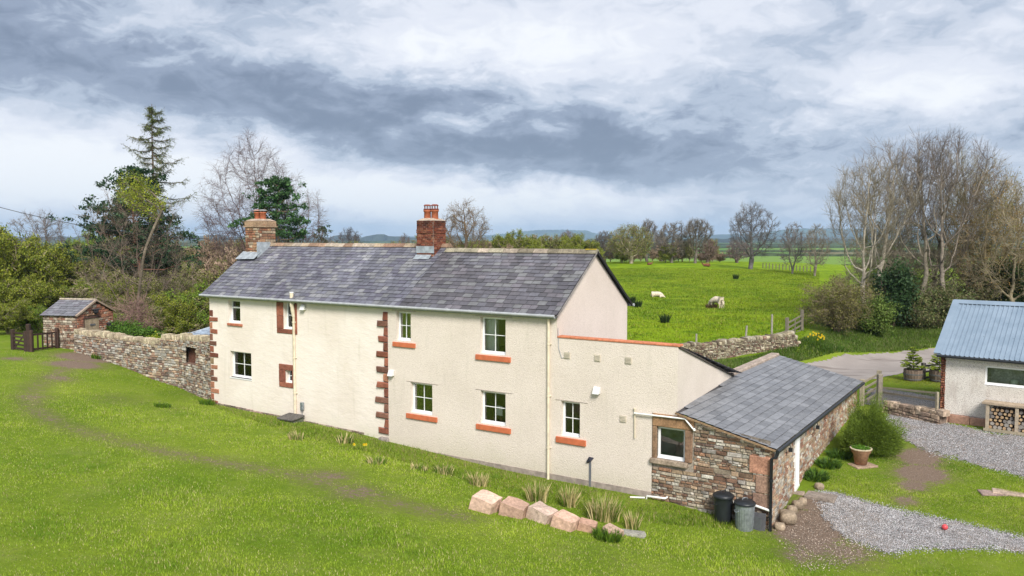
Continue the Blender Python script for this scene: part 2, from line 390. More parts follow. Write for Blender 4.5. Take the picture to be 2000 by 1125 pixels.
def gravel_fn(t, pos):
    v_ = t.n('ShaderNodeTexVoronoi', {'Vector': pos, 'Scale': 38.0}); cc = t.n('ShaderNodeSeparateColor', {0: v_.outputs['Color']}).outputs
    c = t.mix(cc[0], (.15, .145, .15), (.50, .49, .49)); c = t.mix(t.ramp(cc[1], .8, .9), c, (.34, .23, .18))
    nm_ = t.noise(pos, .7, 5, .65); c = t.mix(t.m('MULTIPLY', t.ramp(nm_, .45, .68), .75), c, (.33, .26, .20))
    c = t.mix(t.ramp(v_.outputs['Distance'], .45, .8), c, (.05, .045, .04))
    c = t.mix(t.ramp(t.noise(pos, 1.7, 5, .7), .66, .74), c, (.10, .15, .03))
    return c, .9, (t.m('MULTIPLY', v_.outputs['Distance'], -1.0), .03), {'Specular IOR Level': .2}
GRAVEL = mat('grey_gravel', gravel_fn)
def road_fn(t, pos):
    c = t.mix(t.ramp(t.noise(pos, .5, 5, .6), .3, .7), (.27, .235, .215), (.35, .31, .285))
    c = t.mix(t.m('MULTIPLY', t.ramp(t.noise(pos, 60, 3), .4, .7), .5), c, (.17, .155, .15))
    c = t.mix(t.m('MULTIPLY', t.ramp(t.noise(t.n('ShaderNodeMapping', {0: pos, 2: (0, 0, -.2), 3: (.25, 1.4, 1)}).outputs[0], 1.1, 4), .56, .66), .7), c, (.14, .11, .10))
    return c, .85, (t.noise(pos, 60, 3), .005), {}
ROAD = mat('worn_tarmac', road_fn)

# ------------------------------------------------------------------ ground sheet
rng = np.random.default_rng(7); random.seed(7)
def inpoly(x, y, P):
    P = np.array([tuple(p_)[:2] for p_ in P], float); r = np.zeros(np.shape(x), bool); j = len(P) - 1
    for i in range(len(P)):
        a, b = P[i], P[j]
        c = ((a[1] > y) != (b[1] > y)) & (x < (b[0] - a[0]) * (y - a[1]) / (b[1] - a[1] + 1e-12) + a[0]); r ^= c; j = i
    return r
def pdist(x, y, P):
    best = np.full(np.shape(x), 1e9); P = np.array([tuple(p_)[:2] for p_ in P], float)
    for a, b in zip(P[:-1], P[1:]):
        d = b - a; t = np.clip(((x - a[0]) * d[0] + (y - a[1]) * d[1]) / (d @ d), 0, 1)
        best = np.minimum(best, np.hypot(x - a[0] - t * d[0], y - a[1] - t * d[1]))
    return best
PATH = [gp(*p) for p in ((185, 692), (120, 725), (60, 762), (55, 790), (110, 825), (190, 850), (330, 885), (470, 910), (560, 925), (640, 945), (720, 968), (800, 990), (900, 1010))]
BLOBS = [(gp(178, 697), 1.9, 1.5), (gp(145, 712), 1.5, 1.2), (gp(30, 700), .9, .9), (gp(640, 930), 1.1, .75), (gp(700, 962), 1.1, .75), (gp(110, 738), 1.2, .8), (gp(60, 775), 1.0, .75), (gp(1795, 893), 1.0, 1.2), (gp(1800, 925), 1.0, 1.3), (gp(1785, 950), .7, 1.0), (gp(1768, 978), .6, .9),
         (gp(1580, 1030), 1.3, 1.5), (gp(1600, 985), .8, 1.1), (gp(1600, 1065), 1.2, .9), (gp(1560, 1085), .8, .8), (gp(1530, 1045), .6, .8), (gp(240, 780), 1.6, .42), (gp(340, 797), 1.1, .35), (gp(1650, 1080), 1.2, .8), (gp(380, 770), 1.0, .4), (gp(1180, 1090), 1.5, .25)]
DITCH = [W(u_, -.35) for u_ in (-19.5, -10, 0, 3.6)]
def worn(x, y):
    r = np.exp(-(pdist(x, y, PATH) / .75) ** 2) * .62
    for c, rad, s_ in BLOBS: r = np.maximum(r, s_ * np.exp(-((x - c[0]) ** 2 + (y - c[1]) ** 2) / rad ** 2))
    return np.maximum(r, .45 * np.exp(-(pdist(x, y, DITCH) / .35) ** 2))
FIELD = [gp(1330, 705), gp(1560, 690), gp(1610, 600), gp(1640, 545), (150, 240), (-40, 240), (-5, 60), tuple(W(4, 9)[:2])]
def scrub(x, y):
    s_ = np.clip((y - 52 + 0 * x) / 8, 0, 1) * np.clip((-2 - x) / 8, 0, 1) * np.clip((260 - y) / 60, 0, 1)
    s2 = .7 * np.clip((y - 53) / 2, 0, 1) * np.clip((x - 20) / 2, 0, 1) * np.clip((64 - y) / 4, 0, 1)
    return np.maximum(s_, s2)
gb = MB(); nx, ny = len(GX), len(GY)
ii, jj = np.meshgrid(np.arange(nx - 1), np.arange(ny - 1)); a_ = (jj * nx + ii).ravel()
gb.add(np.stack([GXX.ravel(), GYY.ravel(), GZ.ravel()], 1), np.stack([a_, a_ + 1, a_ + nx + 1, a_ + nx], 1))
ground = tag(gb.build('ground', GROUND, smooth=True), kind='structure')
for nm, fnn in (('worn', worn), ('scrub', scrub), ('field', lambda x, y: inpoly(x, y, FIELD).astype(float))):
    at_ = ground.data.attributes.new(nm, 'FLOAT', 'POINT'); at_.data.foreach_set('value', fnn(GXX.ravel(), GYY.ravel()).astype(np.float32))
def sheet(name, pix, m_, dz, jit=.25, st=.16, world=None):
    P = np.array([gp(*p)[:2] for p in pix]) if world is None else np.array(world)
    x0, y0 = P.min(0) - .4; x1, y1 = P.max(0) + .4
    xs = np.arange(x0, x1, st); ys = np.arange(y0, y1, st); X, Y = np.meshgrid(xs, ys)
    jx = np.sin(Y * 2.1 + np.sin(X * 3.3)) * jit * .6 + rng.normal(0, jit * .25, X.shape); jy = np.sin(X * 2.7 + np.cos(Y * 2.9)) * jit * .6 + rng.normal(0, jit * .25, X.shape)
    m0 = inpoly(X + jx, Y + jy, P); n = len(xs); i, j = np.meshgrid(np.arange(n - 1), np.arange(len(ys) - 1))
    keep = (m0[:-1, :-1] & m0[1:, 1:]).ravel(); a = (j * n + i).ravel()[keep]
    fs = np.stack([a, a + 1, a + n + 1, a + n], 1); used, inv = np.unique(fs, return_inverse=True)
    vx, vy = X.ravel()[used], Y.ravel()[used]
    b = MB(); b.add(np.stack([vx, vy, h(vx, vy) + dz], 1), inv.reshape(-1, 4)); o = b.build(name, m_, smooth=True)
    return tag(o, kind='structure'), P
_, GR1 = sheet('gravel_drive', [(1598, 958), (1640, 966), (1700, 982), (1760, 996), (1860, 1018), (2000, 1050), (2300, 1110), (2300, 1170), (2000, 1078), (1900, 1072), (1800, 1074), (1740, 1082), (1700, 1068), (1650, 1050), (1610, 1010)], GRAVEL, .02)
_, GR2 = sheet('gravel_yard', [(1735, 808), (1760, 812), (1840, 826), (1940, 845), (2000, 850), (2300, 880), (2300, 1010), (2000, 934), (1900, 907), (1840, 893), (1790, 876), (1762, 850), (1740, 830)], GRAVEL, .02)
_, GR3 = sheet('gravel_gateway', [(1690, 775), (1700, 758), (1760, 762), (1838, 778), (1838, 812), (1720, 797), (1680, 790)], GRAVEL, .02)
_, RD = sheet('road', [(1560, 712), (1620, 700), (1700, 691), (1780, 684), (1850, 677), (2200, 655), (2500, 655), (2500, 700), (2200, 700), (1900, 716), (1840, 727), (1770, 728), (1720, 738), (1690, 745), (1640, 750), (1590, 730)], ROAD, .02, .1)

# ------------------------------------------------------------------ generators: slates, stones, walls with openings
def slates(mb, org, eu, es, nrm, width, length, n_courses, sw, pal, seed=1, streak=.35, grad=.0, jit=1.0, trim=None):
    R = random.Random(seed); eu, es, nrm, org = (np.asarray(a, float) for a in (eu, es, nrm, org))
    ph = [R.uniform(0, 6) for _ in range(4)]
    tot = sum(1 + grad * (1 - k / n_courses) for k in range(n_courses)); s0 = 0
    for k in range(n_courses):
        ch = length * (1 + grad * (1 - k / n_courses)) / tot; x = -(sw * (.5 if k % 2 else 0)) - R.random() * .1 * jit
        while x < width:
            ww = sw * (1 + R.uniform(-.22, .22) * jit); a, b = max(x, 0), min(x + ww, width)
            if b - a > .03 and (trim is None or trim((a + b) / 2, s0 + ch / 2)):
                g = .006 + R.random() * .006 * jit; t0 = .026 + R.uniform(-.006, .008) * jit; low = s0 - .012 - R.uniform(0, .014) * jit
                pt = lambda u_, s_, n_: org + eu * u_ + es * s_ + nrm * n_
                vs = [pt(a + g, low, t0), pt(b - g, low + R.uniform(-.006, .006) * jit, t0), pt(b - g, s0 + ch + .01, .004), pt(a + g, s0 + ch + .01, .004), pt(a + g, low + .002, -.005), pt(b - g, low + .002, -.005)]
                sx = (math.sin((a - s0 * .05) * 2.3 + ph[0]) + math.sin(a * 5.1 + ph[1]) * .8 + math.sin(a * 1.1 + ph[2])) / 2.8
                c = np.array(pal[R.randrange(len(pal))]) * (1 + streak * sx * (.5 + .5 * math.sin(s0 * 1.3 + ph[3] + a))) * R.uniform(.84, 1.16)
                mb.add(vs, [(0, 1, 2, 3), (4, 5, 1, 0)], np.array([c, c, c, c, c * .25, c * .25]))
            x += ww
        s0 += ch
def stones(mb, P, zb, zt, pal, ch=(.09, .2), asp=(1.2, 2.8), dep=(.015, .05), seed=1, holes=(), side=1, rough=.17, mort=.012, zband=None):
    """courses of separate rounded-off stones set in front of the vertical surface over polyline P; zb/zt functions of distance"""
    R = random.Random(seed); P = np.asarray(P, float)[:, :2]; D = np.linalg.norm(np.diff(P, axis=0), axis=1); S = np.r_[0, np.cumsum(D)]; T = S[-1]
    def pos(s_, n_, z_):
        i = min(max(np.searchsorted(S, s_) - 1, 0), len(D) - 1); t = (s_ - S[i]) / D[i]; d = (P[i + 1] - P[i]) / D[i]; q = P[i] + d * D[i] * t
        return (q[0] + d[1] * n_ * side, q[1] - d[0] * n_ * side, z_)
    zmin = min(zb(s_) for s_ in np.linspace(0, T, 12)); zmax = max(zt(s_) for s_ in np.linspace(0, T, 12)); z = zmin
    while z < zmax:
        hh = R.uniform(*ch); s_ = -R.random() * .15
        while s_ < T:
            ww = hh * R.uniform(*asp); a, b = max(s_, 0), min(s_ + ww, T); s_ += ww
            if b - a < .04: continue
            m_ = (a + b) / 2; top = min(z + hh, zt(m_)); bt = max(z, zb(m_))
            if top - bt < .03: continue
            if any(a < H_[1] and b > H_[0] and bt < H_[3] - .01 and top > H_[2] + .01 for H_ in holes):
                for H_ in holes:      # trim against the opening's sides
                    if a < H_[1] and b > H_[0] and bt < H_[3] and top > H_[2]:
                        if a < H_[0] - .05: b = H_[0]
                        elif b > H_[1] + .05: a = H_[1]
                        else: a = b
                if b - a < .05: continue
            j = lambda k=1.0: R.uniform(-rough, rough) * hh * k
            g = mort; d = R.uniform(*dep); iu, iz = min(.2 * (b - a), .035), min(.22 * (top - bt), .03)
            back = [(a + g, -.03, bt + g), (b - g, -.03, bt + g), (b - g, -.03, top - g), (a + g, -.03, top - g)]
            midr = [(a + g + j(.3), d * .4, bt + g + j(.3)), (b - g + j(.3), d * .4, bt + g + j(.3)), (b - g + j(.3), d * .4, top - g + j(.3)), (a + g + j(.3), d * .4, top - g + j(.3))]
            fr = [(a + iu + j(), d + j(.1), bt + iz + j()), (b - iu + j(), d + j(.1), bt + iz + j()), (b - iu + j(), d + j(.1), top - iz + j()), (a + iu + j(), d + j(.1), top - iz + j())]
            vs = [pos(*q) for q in back + midr + fr]; c = np.array(pal[R.randrange(len(pal))]) * R.uniform(.7, 1.3)
            fs = [(8, 9, 10, 11)] + [(o_ + k, o_ + (k + 1) % 4, o_ + 4 + (k + 1) % 4, o_ + 4 + k) for o_ in (0, 4) for k in range(4)]
            if side < 0: fs = [f[::-1] for f in fs]
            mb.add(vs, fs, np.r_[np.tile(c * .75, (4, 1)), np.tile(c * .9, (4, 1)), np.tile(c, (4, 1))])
        z += hh
def wallpanel(mb, org, eu, nrm, L, z0, ztop, holes=(), col=(.5, .5, .5), depth=.2, mi=0, rmi=None):
    """vertical panel over eu*[0,L]; ztop (z at 0, z at L); rectangular holes (u0,u1,z0,z1) with reveals going -nrm"""
    org, eu, nrm = (np.asarray(a, float) for a in (org, eu, nrm)); zf = lambda u_: ztop[0] + (ztop[1] - ztop[0]) * u_ / L
    us = sorted({0, L, *[x for q in holes for x in q[:2]]}); zmx = min(ztop) if not holes else max(q[3] for q in holes)
    zs = sorted({z0, zmx, *[x for q in holes for x in q[2:4]]})
    P_ = lambda u_, z_, n_=0: org + eu * u_ + np.array([0, 0, z_]) + nrm * n_
    for a, b in zip(us[:-1], us[1:]):
        for c, d in zip(zs[:-1], zs[1:]):
            if any(a >= q[0] - 1e-6 and b <= q[1] + 1e-6 and c >= q[2] - 1e-6 and d <= q[3] + 1e-6 for q in holes): continue
            mb.add([P_(a, c), P_(b, c), P_(b, d), P_(a, d)], (0, 1, 2, 3), col, mi)
        mb.add([P_(a, zmx), P_(b, zmx), P_(b, zf(b)), P_(a, zf(a))], (0, 1, 2, 3), col, mi)
    for q in holes:
        a, b, c, d = q[:4]; dp = q[4] if len(q) > 4 else depth; r = mi if rmi is None else rmi
        for A_, B_ in (((a, c), (b, c)), ((b, c), (b, d)), ((b, d), (a, d)), ((a, d), (a, c))):
            mb.add([P_(*A_), P_(*B_), P_(*B_, -dp), P_(*A_, -dp)], (0, 1, 2, 3), col, r)
def window(parent, q, v, bars=(1, 1), rec=.2, fw=.075, name='window', sash=None):
    """frame + glazing bars + pane standing in opening q, local house axes; v = wall plane"""
    a, b, c, d = q[:4]; b0 = MB(); y0, y1 = v + rec - .05, v + rec + .02
    b0.box((a, y0, c), (b, y1, c + fw * 1.3)); b0.box((a, y0, d - fw), (b, y1, d)); b0.box((a, y0, c + fw * 1.3), (a + fw, y1, d - fw)); b0.box((b - fw, y0, c + fw * 1.3), (b, y1, d - fw))
    b0.box((a - .02, y0 - .05, c - .035), (b + .02, y0, c + .02))
    A, B, C_, D_ = a + fw, b - fw, c + fw * 1.3, d - fw
    for k in range(1, bars[0] + 1): x = A + (B - A) * k / (bars[0] + 1); b0.box((x - .013, y0 + .012, C_), (x + .013, y1 - .01, D_))
    zs = [C_ + (D_ - C_) * k / (bars[1] + 1) for k in range(1, bars[1] + 1)] if sash is None else [C_ + (D_ - C_) * sash]
    t = .013 if sash is None else .035
    for z in zs: b0.box((A, y0 + .010, z - t), (B, y1 - .012, z + t))
    f = bevel(b0.build(name, WHITE, parent), .006)
    p = MB(); p.box((A - .01, y0 + .03, C_ - .01), (B + .01, y0 + .04, D_ + .01)); p.build('pane', GLASS, f)
    return f

# ------------------------------------------------------------------ the cottage
PAL_RED = [(.25, .095, .06), (.20, .075, .05), (.28, .13, .08), (.17, .085, .06)]
HR = TH
cot = empty('cottage', O, HR, 'long cream rendered cottage with grey slate roof, red stone trim and two chimneys', 'house')
def op(xl, yt, xr, yb, v=0.0):
    a, d = onv(xl, yt, v); b, c = onv(xr, yb, v); return [a, b, c, d]
JU = onv(758, 700)[0]; LU = onv(409, 680)[0]; EV = 6.02; XU = 4.46      # joint, left end, eaves, end of the low wing
VL = .06
W1 = op(774, 607.8, 802.5, 667); W2 = op(938, 618.3, 987.4, 694.5); W3 = op(802, 746.3, 844.6, 811.5); W4 = op(938.5, 762.6, 987.4, 833.2); W5 = op(1096, 782.8, 1132.4, 856)
W6 = op(445.5, 586, 469.7, 631.6, VL); W7 = op(449, 685, 491.5, 741.5, VL); W8 = op(553.4, 590.5, 576, 644, VL); W9 = op(558, 722.8, 571.8, 748.5, VL)
n_ = np.array([0, -1., 0]); eu = np.array([1., 0, 0])
# right-hand part, roughcast
mb = MB(); wallpanel(mb, (JU, 0, 0), eu, n_, -JU, .38 if False else -.6, (EV, EV), [[q[0] - JU, q[1] - JU, q[2], q[3], .26] for q in (W1, W2, W3, W4)])
PZ = 5.24
wallpanel(mb, (0, 0, 0), eu, n_, 3.6, -.6, (PZ, PZ), [W5 + [.26]])
wallpanel(mb, (3.6, 0, 0), eu, n_, XU - 3.6, 3.02, (PZ, PZ))
mb.add([(JU, 0, -.6), (JU, 0, EV), (JU, .1, EV), (JU, .1, -.6)], (0, 1, 2, 3))
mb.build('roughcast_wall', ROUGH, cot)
mb = MB(); wallpanel(mb, (LU, VL, 0), eu, n_, JU - LU, -.6, (EV, EV), [[q[0] - LU, q[1] - LU, q[2], q[3], .3] for q in (W6, W7, W8, W9)])
DEP = 5.7; RZ = 8.2; RV = 2.78
mb.add([(LU, VL, -.6), (LU, VL, EV), (LU, DEP, EV), (LU, DEP, -.6)], (0, 1, 2, 3)); mb.add([(LU, VL, EV), (LU, RV, RZ + .1), (LU, DEP, EV)], (0, 1, 2))
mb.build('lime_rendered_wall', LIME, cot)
mb = MB(); mb.add([(0, 0, PZ - 2), (0, DEP, PZ - 2), (0, DEP, EV + .03), (0, RV, RZ - .0), (0, 0, EV + .03)], [(0, 1, 2, 3, 4)])
mb.add([(0, .26, -.6), (0, DEP, -.6), (0, DEP, PZ - 2), (0, .26, PZ - 2)], (0, 1, 2, 3))
mb.add([(LU, DEP, -.6), (0, DEP, -.6), (0, DEP, EV), (LU, DEP, EV)], (0, 3, 2, 1))
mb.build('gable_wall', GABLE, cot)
# low wing end wall (skewed) and its roof
wz = 3.3; e0, e1 = (XU, 0), (4.02, 6.9)
mb = MB(); mb.add([(e0[0], e0[1], 3.06), (e1[0], e1[1], 3.06), (e1[0], e1[1], wz), (e0[0], e0[1], PZ)], (0, 1, 2, 3)); mb.build('low_wing_end_wall', ROUGH, cot)
mb = MB(); mb.box((0.02, -.03, PZ), (XU + .06, .3, PZ + .07), (.55, .2, .11)); o = bevel(mb.build('parapet_coping', REDSTONE, cot), .015)
sl_ = np.array([0, 6.7, wz - PZ + .12]); Ls = np.linalg.norm(sl_); es = sl_ / Ls; nr = np.cross((1, 0, 0), es)
mb = MB(); slates(mb, (0.03, .3, PZ - .02), (1, 0, 0), es, nr, XU - .1, Ls, 24, .35, [(.11, .11, .13)], 5)
mb.add([(0, .3, PZ - .03), (XU - .02, .3, PZ - .03), (4.0, 6.95, wz), (0, 6.95, wz)], (0, 1, 2, 3), (.03, .03, .03)); mb.build('low_wing_roof', SLATE, cot)
mb = MB(); mb.bar((e0[0] + .02, .05, PZ - .01), (e1[0] + .02, 6.9, wz - .01), .05, .06, (.08, .07, .06)); mb.build('verge_board', BARK, cot)
mb = MB(); mb.box((JU + .02, -.025, -.4), (3.6, .02, .385)); mb.box((3.6, -.02, -.4), (3.62, .02, .1)); mb.build('plinth', CONCRETE, cot)
mb = MB(); mb.box((LU - .02, .25, 0.2), (XU - .6, .3, .3)); mb.box((LU + .3, .3, 3.1), (0, DEP - .3, 3.2)); mb.box((LU + .3, 2.6, .3), (XU - .8, 2.65, 4.4)); mb.build('interior_floor', DARKIN, cot)
# roof
def roofside(mb, u0, u1, rz, seed, front=True, pal=None, nc=17, sw=.36, st=.35, RV=RV):
    v0 = -.2 if front else DEP + .2; a = np.array([0, RV - v0, rz - (EV + .0)]); L_ = np.linalg.norm(a); es_ = a / L_; ex = np.array([1., 0, 0]); nr_ = np.cross(ex, es_) * (1 if front else -1)
    slates(mb, (u0, v0, EV + .03), ex, es_, nr_, u1 - u0, L_, nc, sw, pal, seed, st, .25)
    mb.add([(u0, v0, EV + .015), (u1, v0, EV + .015), (u1, RV, rz + .015), (u0, RV, rz + .015)], (0, 1, 2, 3) if front else (3, 2, 1, 0), (.03, .03, .032))
PS_L = [tuple(1.02 * c for c in q) for q in [(.135, .135, .165), (.12, .12, .145), (.16, .16, .185), (.105, .10, .13), (.19, .19, .20)]]
PS_R = [tuple(1.08 * c for c in q) for q in [(.115, .112, .13), (.10, .095, .11), (.13, .12, .135), (.145, .145, .15), (.085, .08, .09)]]
CU = onv(870, 480, RV)[0]
RVL = RV + .26
mb = MB(); roofside(mb, LU - .25, CU, RZ + .19, 11, True, PS_L, 19, .33, .45, RVL); roofside(mb, CU, .12, RZ, 12, True, PS_R, 17, .38, .25)
roofside(mb, LU - .25, CU, RZ + .19, 13, False, PS_L, 15, .4, .35, RVL); roofside(mb, CU, .12, RZ, 14, False, PS_R, 15, .4)
mb.add([(CU, RV, RZ), (CU, RVL, RZ + .19), (CU, DEP + .2, EV)], [(0, 1, 2)], (.05, .05, .05))
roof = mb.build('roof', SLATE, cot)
def ridge(u0, u1, z, seed, pal, RV=RV):
    R = random.Random(seed); b = MB(); x = u0
    while x < u1:
        ww = min(R.uniform(.45, .75), u1 - x); c = np.array(pal[R.randrange(len(pal))]) * R.uniform(.8, 1.2); dz = R.uniform(-.008, .008)
        sec = [(-.21, -.13), (-.2, -.10), (-.06, .035), (.06, .035), (.2, -.10), (.21, -.13)]
        vs = [(xx, RV + s_[0], z + s_[1] + dz) for xx in (x + .008, x + ww - .008) for s_ in sec]
        b.add(vs, [(k, k + 6, k + 7, k + 1) for k in range(5)] + [(0, 1, 2, 3, 4, 5)[:4], (0, 3, 4, 5), (6, 9, 8, 7), (6, 11, 10, 9)], c); x += ww
    return b.build('ridge_stones', STONE, roof)
ridge(LU + .9, CU + .05, RZ + .24, 3, [(.30, .20, .14), (.32, .25, .18), (.22, .14, .10), (.36, .30, .24)], RVL)
ridge(CU + .1, .14, RZ + .06, 4, [(.30, .27, .2), (.36, .30, .24), (.22, .19, .14), (.28, .23, .18)])
mb = MB(); mb.add([(-.35, RV - .12, RZ + .075), (.13, RV - .12, RZ + .075), (.13, RV - .02, RZ + .105), (-.35, RV - .02, RZ + .105)], (0, 1, 2, 3), (.42, .30, .03)); mb.build('lichen_patch', STONE, roof)
mb = MB(); mb.bar((.12, -.2, EV - .03), (.12, RV, RZ - .03), .03, .05, (.25, .23, .22)); mb.bar((.13, RV, RZ - .02), (.13, DEP + .22, EV - .04), .05, .1, (.03, .03, .03)); mb.build('verge_trim', BARK, roof)
# gutter with brackets
mb = MB(); gpts = lambda u0, u1: [(u0 + (u1 - u0) * k / 10, -.24, EV - .02 - .0 * k) for k in range(11)]
mb.tube(gpts(LU - .32, .03), .055, 8)
for k in range(19): u_ = LU + .3 + k * 1.02; mb.tube([(u_ - .03, -.24, EV - .02), (u_ + .03, -.24, EV - .02)], .066, 8)
mb.box((LU - .2, -.18, EV - .12), (.0, -.02, EV - .03)); mb.build('gutter', GUTTER, cot, True)
mb = MB(); mb.tube([(.12 * 0 + x, DEP + .24, EV - .03) for x in (LU, .2)], .06, 8); mb.build('gutter', GUTTER, cot, True)
# downpipes
def downpipe(u, v, z1, z0, r, m_, swan=True, name='downpipe', rings=3):
    b = MB(); pts = [(u, v - .2, z1), (u, v - .2, z1 - .12), (u, v - .07, z1 - .32), (u, v - .07, z0)] if swan else [(u, v - .07, z1), (u, v - .07, z0)]
    b.tube(pts, r, 10)
    for k in range(rings): z = z0 + (z1 - .4 - z0) * (k + .7) / rings; b.tube([(u, v - .07, z), (u, v - .07, z + .06)], r * 1.25, 10); b.box((u - r * 1.7, v - .04, z + .01), (u + r * 1.7, v, z + .05))
    return b.build(name, m_, cot, True)
dpu = onv(577, 700, VL)[0]; dp = downpipe(dpu, VL, EV - .15, .75, .06, CREAMPIPE)
mb = MB(); mb.tube([(dpu, VL - .16, EV + .32), (dpu, VL - .16, EV - .1), (dpu - .0, VL - .12, EV - .45), (dpu, VL - .07, EV - .75)], [.085, .085, .085, .07], 12); mb.build('hopper_pipe', CREAMPIPE, dp, True)
mb = MB(); mb.tube([(dpu, VL - .16, EV + .30), (dpu, VL - .16, EV + .34)], .1, 12); mb.build('pipe_cap', WHITEPIPE, dp, True)
dpr = onv(1073, 760)[0]; downpipe(dpr, 0, EV - .1, .0, .05, CREAMPIPE, False)
# windows and sills
def sill(parent, xl, yt, xr, yb, m_=ORANGE, v=0.0, out=.07):
    a, d = onv(xl, yt, v - out); b, c = onv(xr, yb, v - out); x = MB(); x.box((a, v - out, c), (b, v + .02, d), (.40, .14, .08)); return bevel(x.build('sill', m_, parent), .008)
for q, s_ in ((W1, (766, 667.5, 809.6, 680.5)), (W2, (928, 692, 995.7, 708.8)), (W3, (792.5, 807, 852.3, 825.7)), (W4, (929, 828, 996, 848.5)), (W5, (1085, 852.3, 1142.7, 872.8))):
    f = window(cot, q, 0); sill(f, *s_)
    x = MB(); x.box((q[0] - .22, -.012, q[3] + .02), (q[1] + .3, .01, q[3] + .035)); x.build('drip_line', CONCRETE, f)
f = window(cot, W6, VL, (0, 0), .24, .06, sash=.68); sill(f, 443, 631, 471.5, 638, REDSTONE, VL)
f = window(cot, W7, VL, (1, 1), .24, .07); x = MB(); x.box((W7[0] - .03, VL - .02, W7[2] - .06), (W7[1] + .03, VL + .2, W7[2])); x.build('sill', PAINTW, f)
def surround(parent, q, outer, v):
    a, b, c, d = q; A, B, C_, D_ = outer; x = MB(); R = random.Random(int(abs(a) * 100)); o_ = .035
    def blk(u0, u1, z0, z1): x.box((u0 + .004, v - o_ - R.uniform(0, .02), z0 + .004), (u1 - .004, v + .26, z1 - .004), np.array(PAL_RED[R.randrange(2)]) * R.uniform(1.0, 1.3))
    blk(A, B, d, D_); blk(A, B, C_, c)
    zs = np.linspace(c, d, max(2, int((d - c) / .45) + 1))
    for z0, z1 in zip(zs[:-1], zs[1:]): blk(A, a, z0, z1); blk(b, B, z0, z1)
    return bevel(x.build('stone_surround', REDSTONE, parent), .015)
f = window(cot, W8, VL, (1, 1), .24, .06); A8 = op(540.4, 583.8, 581, 653.6, VL); A8[3] = min(A8[3], EV - .1); surround(f, W8, A8, VL)
f = window(cot, W9, VL, (1, 1), .22, .05); surround(f, W9, op(545.6, 709.8, 576.5, 758.8, VL), VL)
# quoins
def quoins(u_in, zs0, zs1, n, flip, v, longw, shortw, jag, side=0):
    x = MB(); R = random.Random(n + 5); hh = (zs1 - zs0) / n
    for k in range(n):
        for j_, (w_, f0, f1) in enumerate(((longw, 0, .42), (shortw, .42, 1.0))):
            z0, z1 = zs0 + hh * (k + f0), zs0 + hh * (k + f1); ww = w_ * R.uniform(.85, 1.15); a, b = (u_in - ww, u_in) if flip else (u_in, u_in + ww)
            c = np.array(PAL_RED[R.randrange(4)]) * R.uniform(.7, 1.35)
            if flip is False and R.random() < .15: c = np.array((.24, .17, .10)) * R.uniform(.8, 1.2)
            d_ = R.uniform(.02, .045); e_ = .02
            vs = [(a - .01, v + .02, z0 + .008), (b, v + .02, z0 + .008), (b, v + .02, z1 - .008), (a - .01, v + .02, z1 - .008)] + [(a + e_ + R.uniform(-jag, jag), v - d_, z0 + .02 + R.uniform(0, jag)), (b - .01, v - d_, z0 + .02 + R.uniform(0, jag)), (b - .01, v - d_, z1 - .02 - R.uniform(0, jag)), (a + e_ + R.uniform(-jag, jag), v - d_, z1 - .02 - R.uniform(0, jag))]
            x.add(vs, [(4, 5, 6, 7)] + [(q, (q + 1) % 4, 4 + (q + 1) % 4, 4 + q) for q in range(4)], c)
            if side: x.box((u_in - .03, v, z0 + .01), (u_in + .005, v + ww, z1 - .01), c)
    return x.build('quoins', REDSTONE, cot)
quoins(JU + .0, .75, 5.75, 8, True, VL - .05, .62, .24, .05)
quoins(LU, .7, 5.3, 8, False, VL, .52, .22, .05, 1)
mb = MB(); mb.box((JU - .5, -.12, -.2), (JU + .02, .2, .62), (.30, .26, .24)); mb.box((JU - 1.4, -.06, -.2), (JU - .5, .2, .5), (.26, .22, .18)); bevel(mb.build('footing_stone', STONE, cot), .06, 2)
mb = MB(); stones(mb, [(LU, VL - .02, 0), (JU - 1.4, VL - .02, 0)], lambda s_: .3, lambda s_: .86 - s_ * .02, [(.33, .27, .22), (.28, .2, .17), (.2, .16, .13)], (.14, .22), (1.5, 3), (.02, .08), 4); mb.build('footing_stones', STONE, cot)
# vents, lights, sockets
def vent(px, py, louv=True, v=0.0, s_=.11):
    u_, z_ = onv(px, py, v); x = MB(); x.box((u_ - s_, v - .03, z_ - s_), (u_ + s_, v + .01, z_ + s_))
    if louv:
        for k in range(4): x.box((u_ - s_ * .8, v - .045, z_ - s_ * .75 + k * s_ * .42), (u_ + s_ * .8, v - .03, z_ - s_ * .6 + k * s_ * .42))
    return x.build('vent', CREAMV, cot)
CREAMV = simple('cream_plastic', (.50, .45, .36), .6, .1, 5)
for p in ((1108, 694), (1167, 699), (1227.5, 704), (1217, 818)): vent(*p)
def lamp(px, py, v=0.0):
    u_, z_ = onv(px, py, v); x = MB(); a = .12
    x.add([(u_ - a, v, z_ - a), (u_ + a, v, z_ - a), (u_ + a, v, z_ + a), (u_ - a, v, z_ + a), (u_ - a, v - .2, z_ - a), (u_ + a, v - .2, z_ - a), (u_ + a, v - .09, z_ + a), (u_ - a, v - .09, z_ + a)],
          [(0, 3, 2, 1), (4, 5, 6, 7), (0, 1, 5, 4), (1, 2, 6, 5), (2, 3, 7, 6), (3, 0, 4, 7)]); return bevel(x.build('wall_lamp', PAINTW, cot), .015)
lamp(1167, 762); lamp(766, 728); lamp(594, 600, VL)
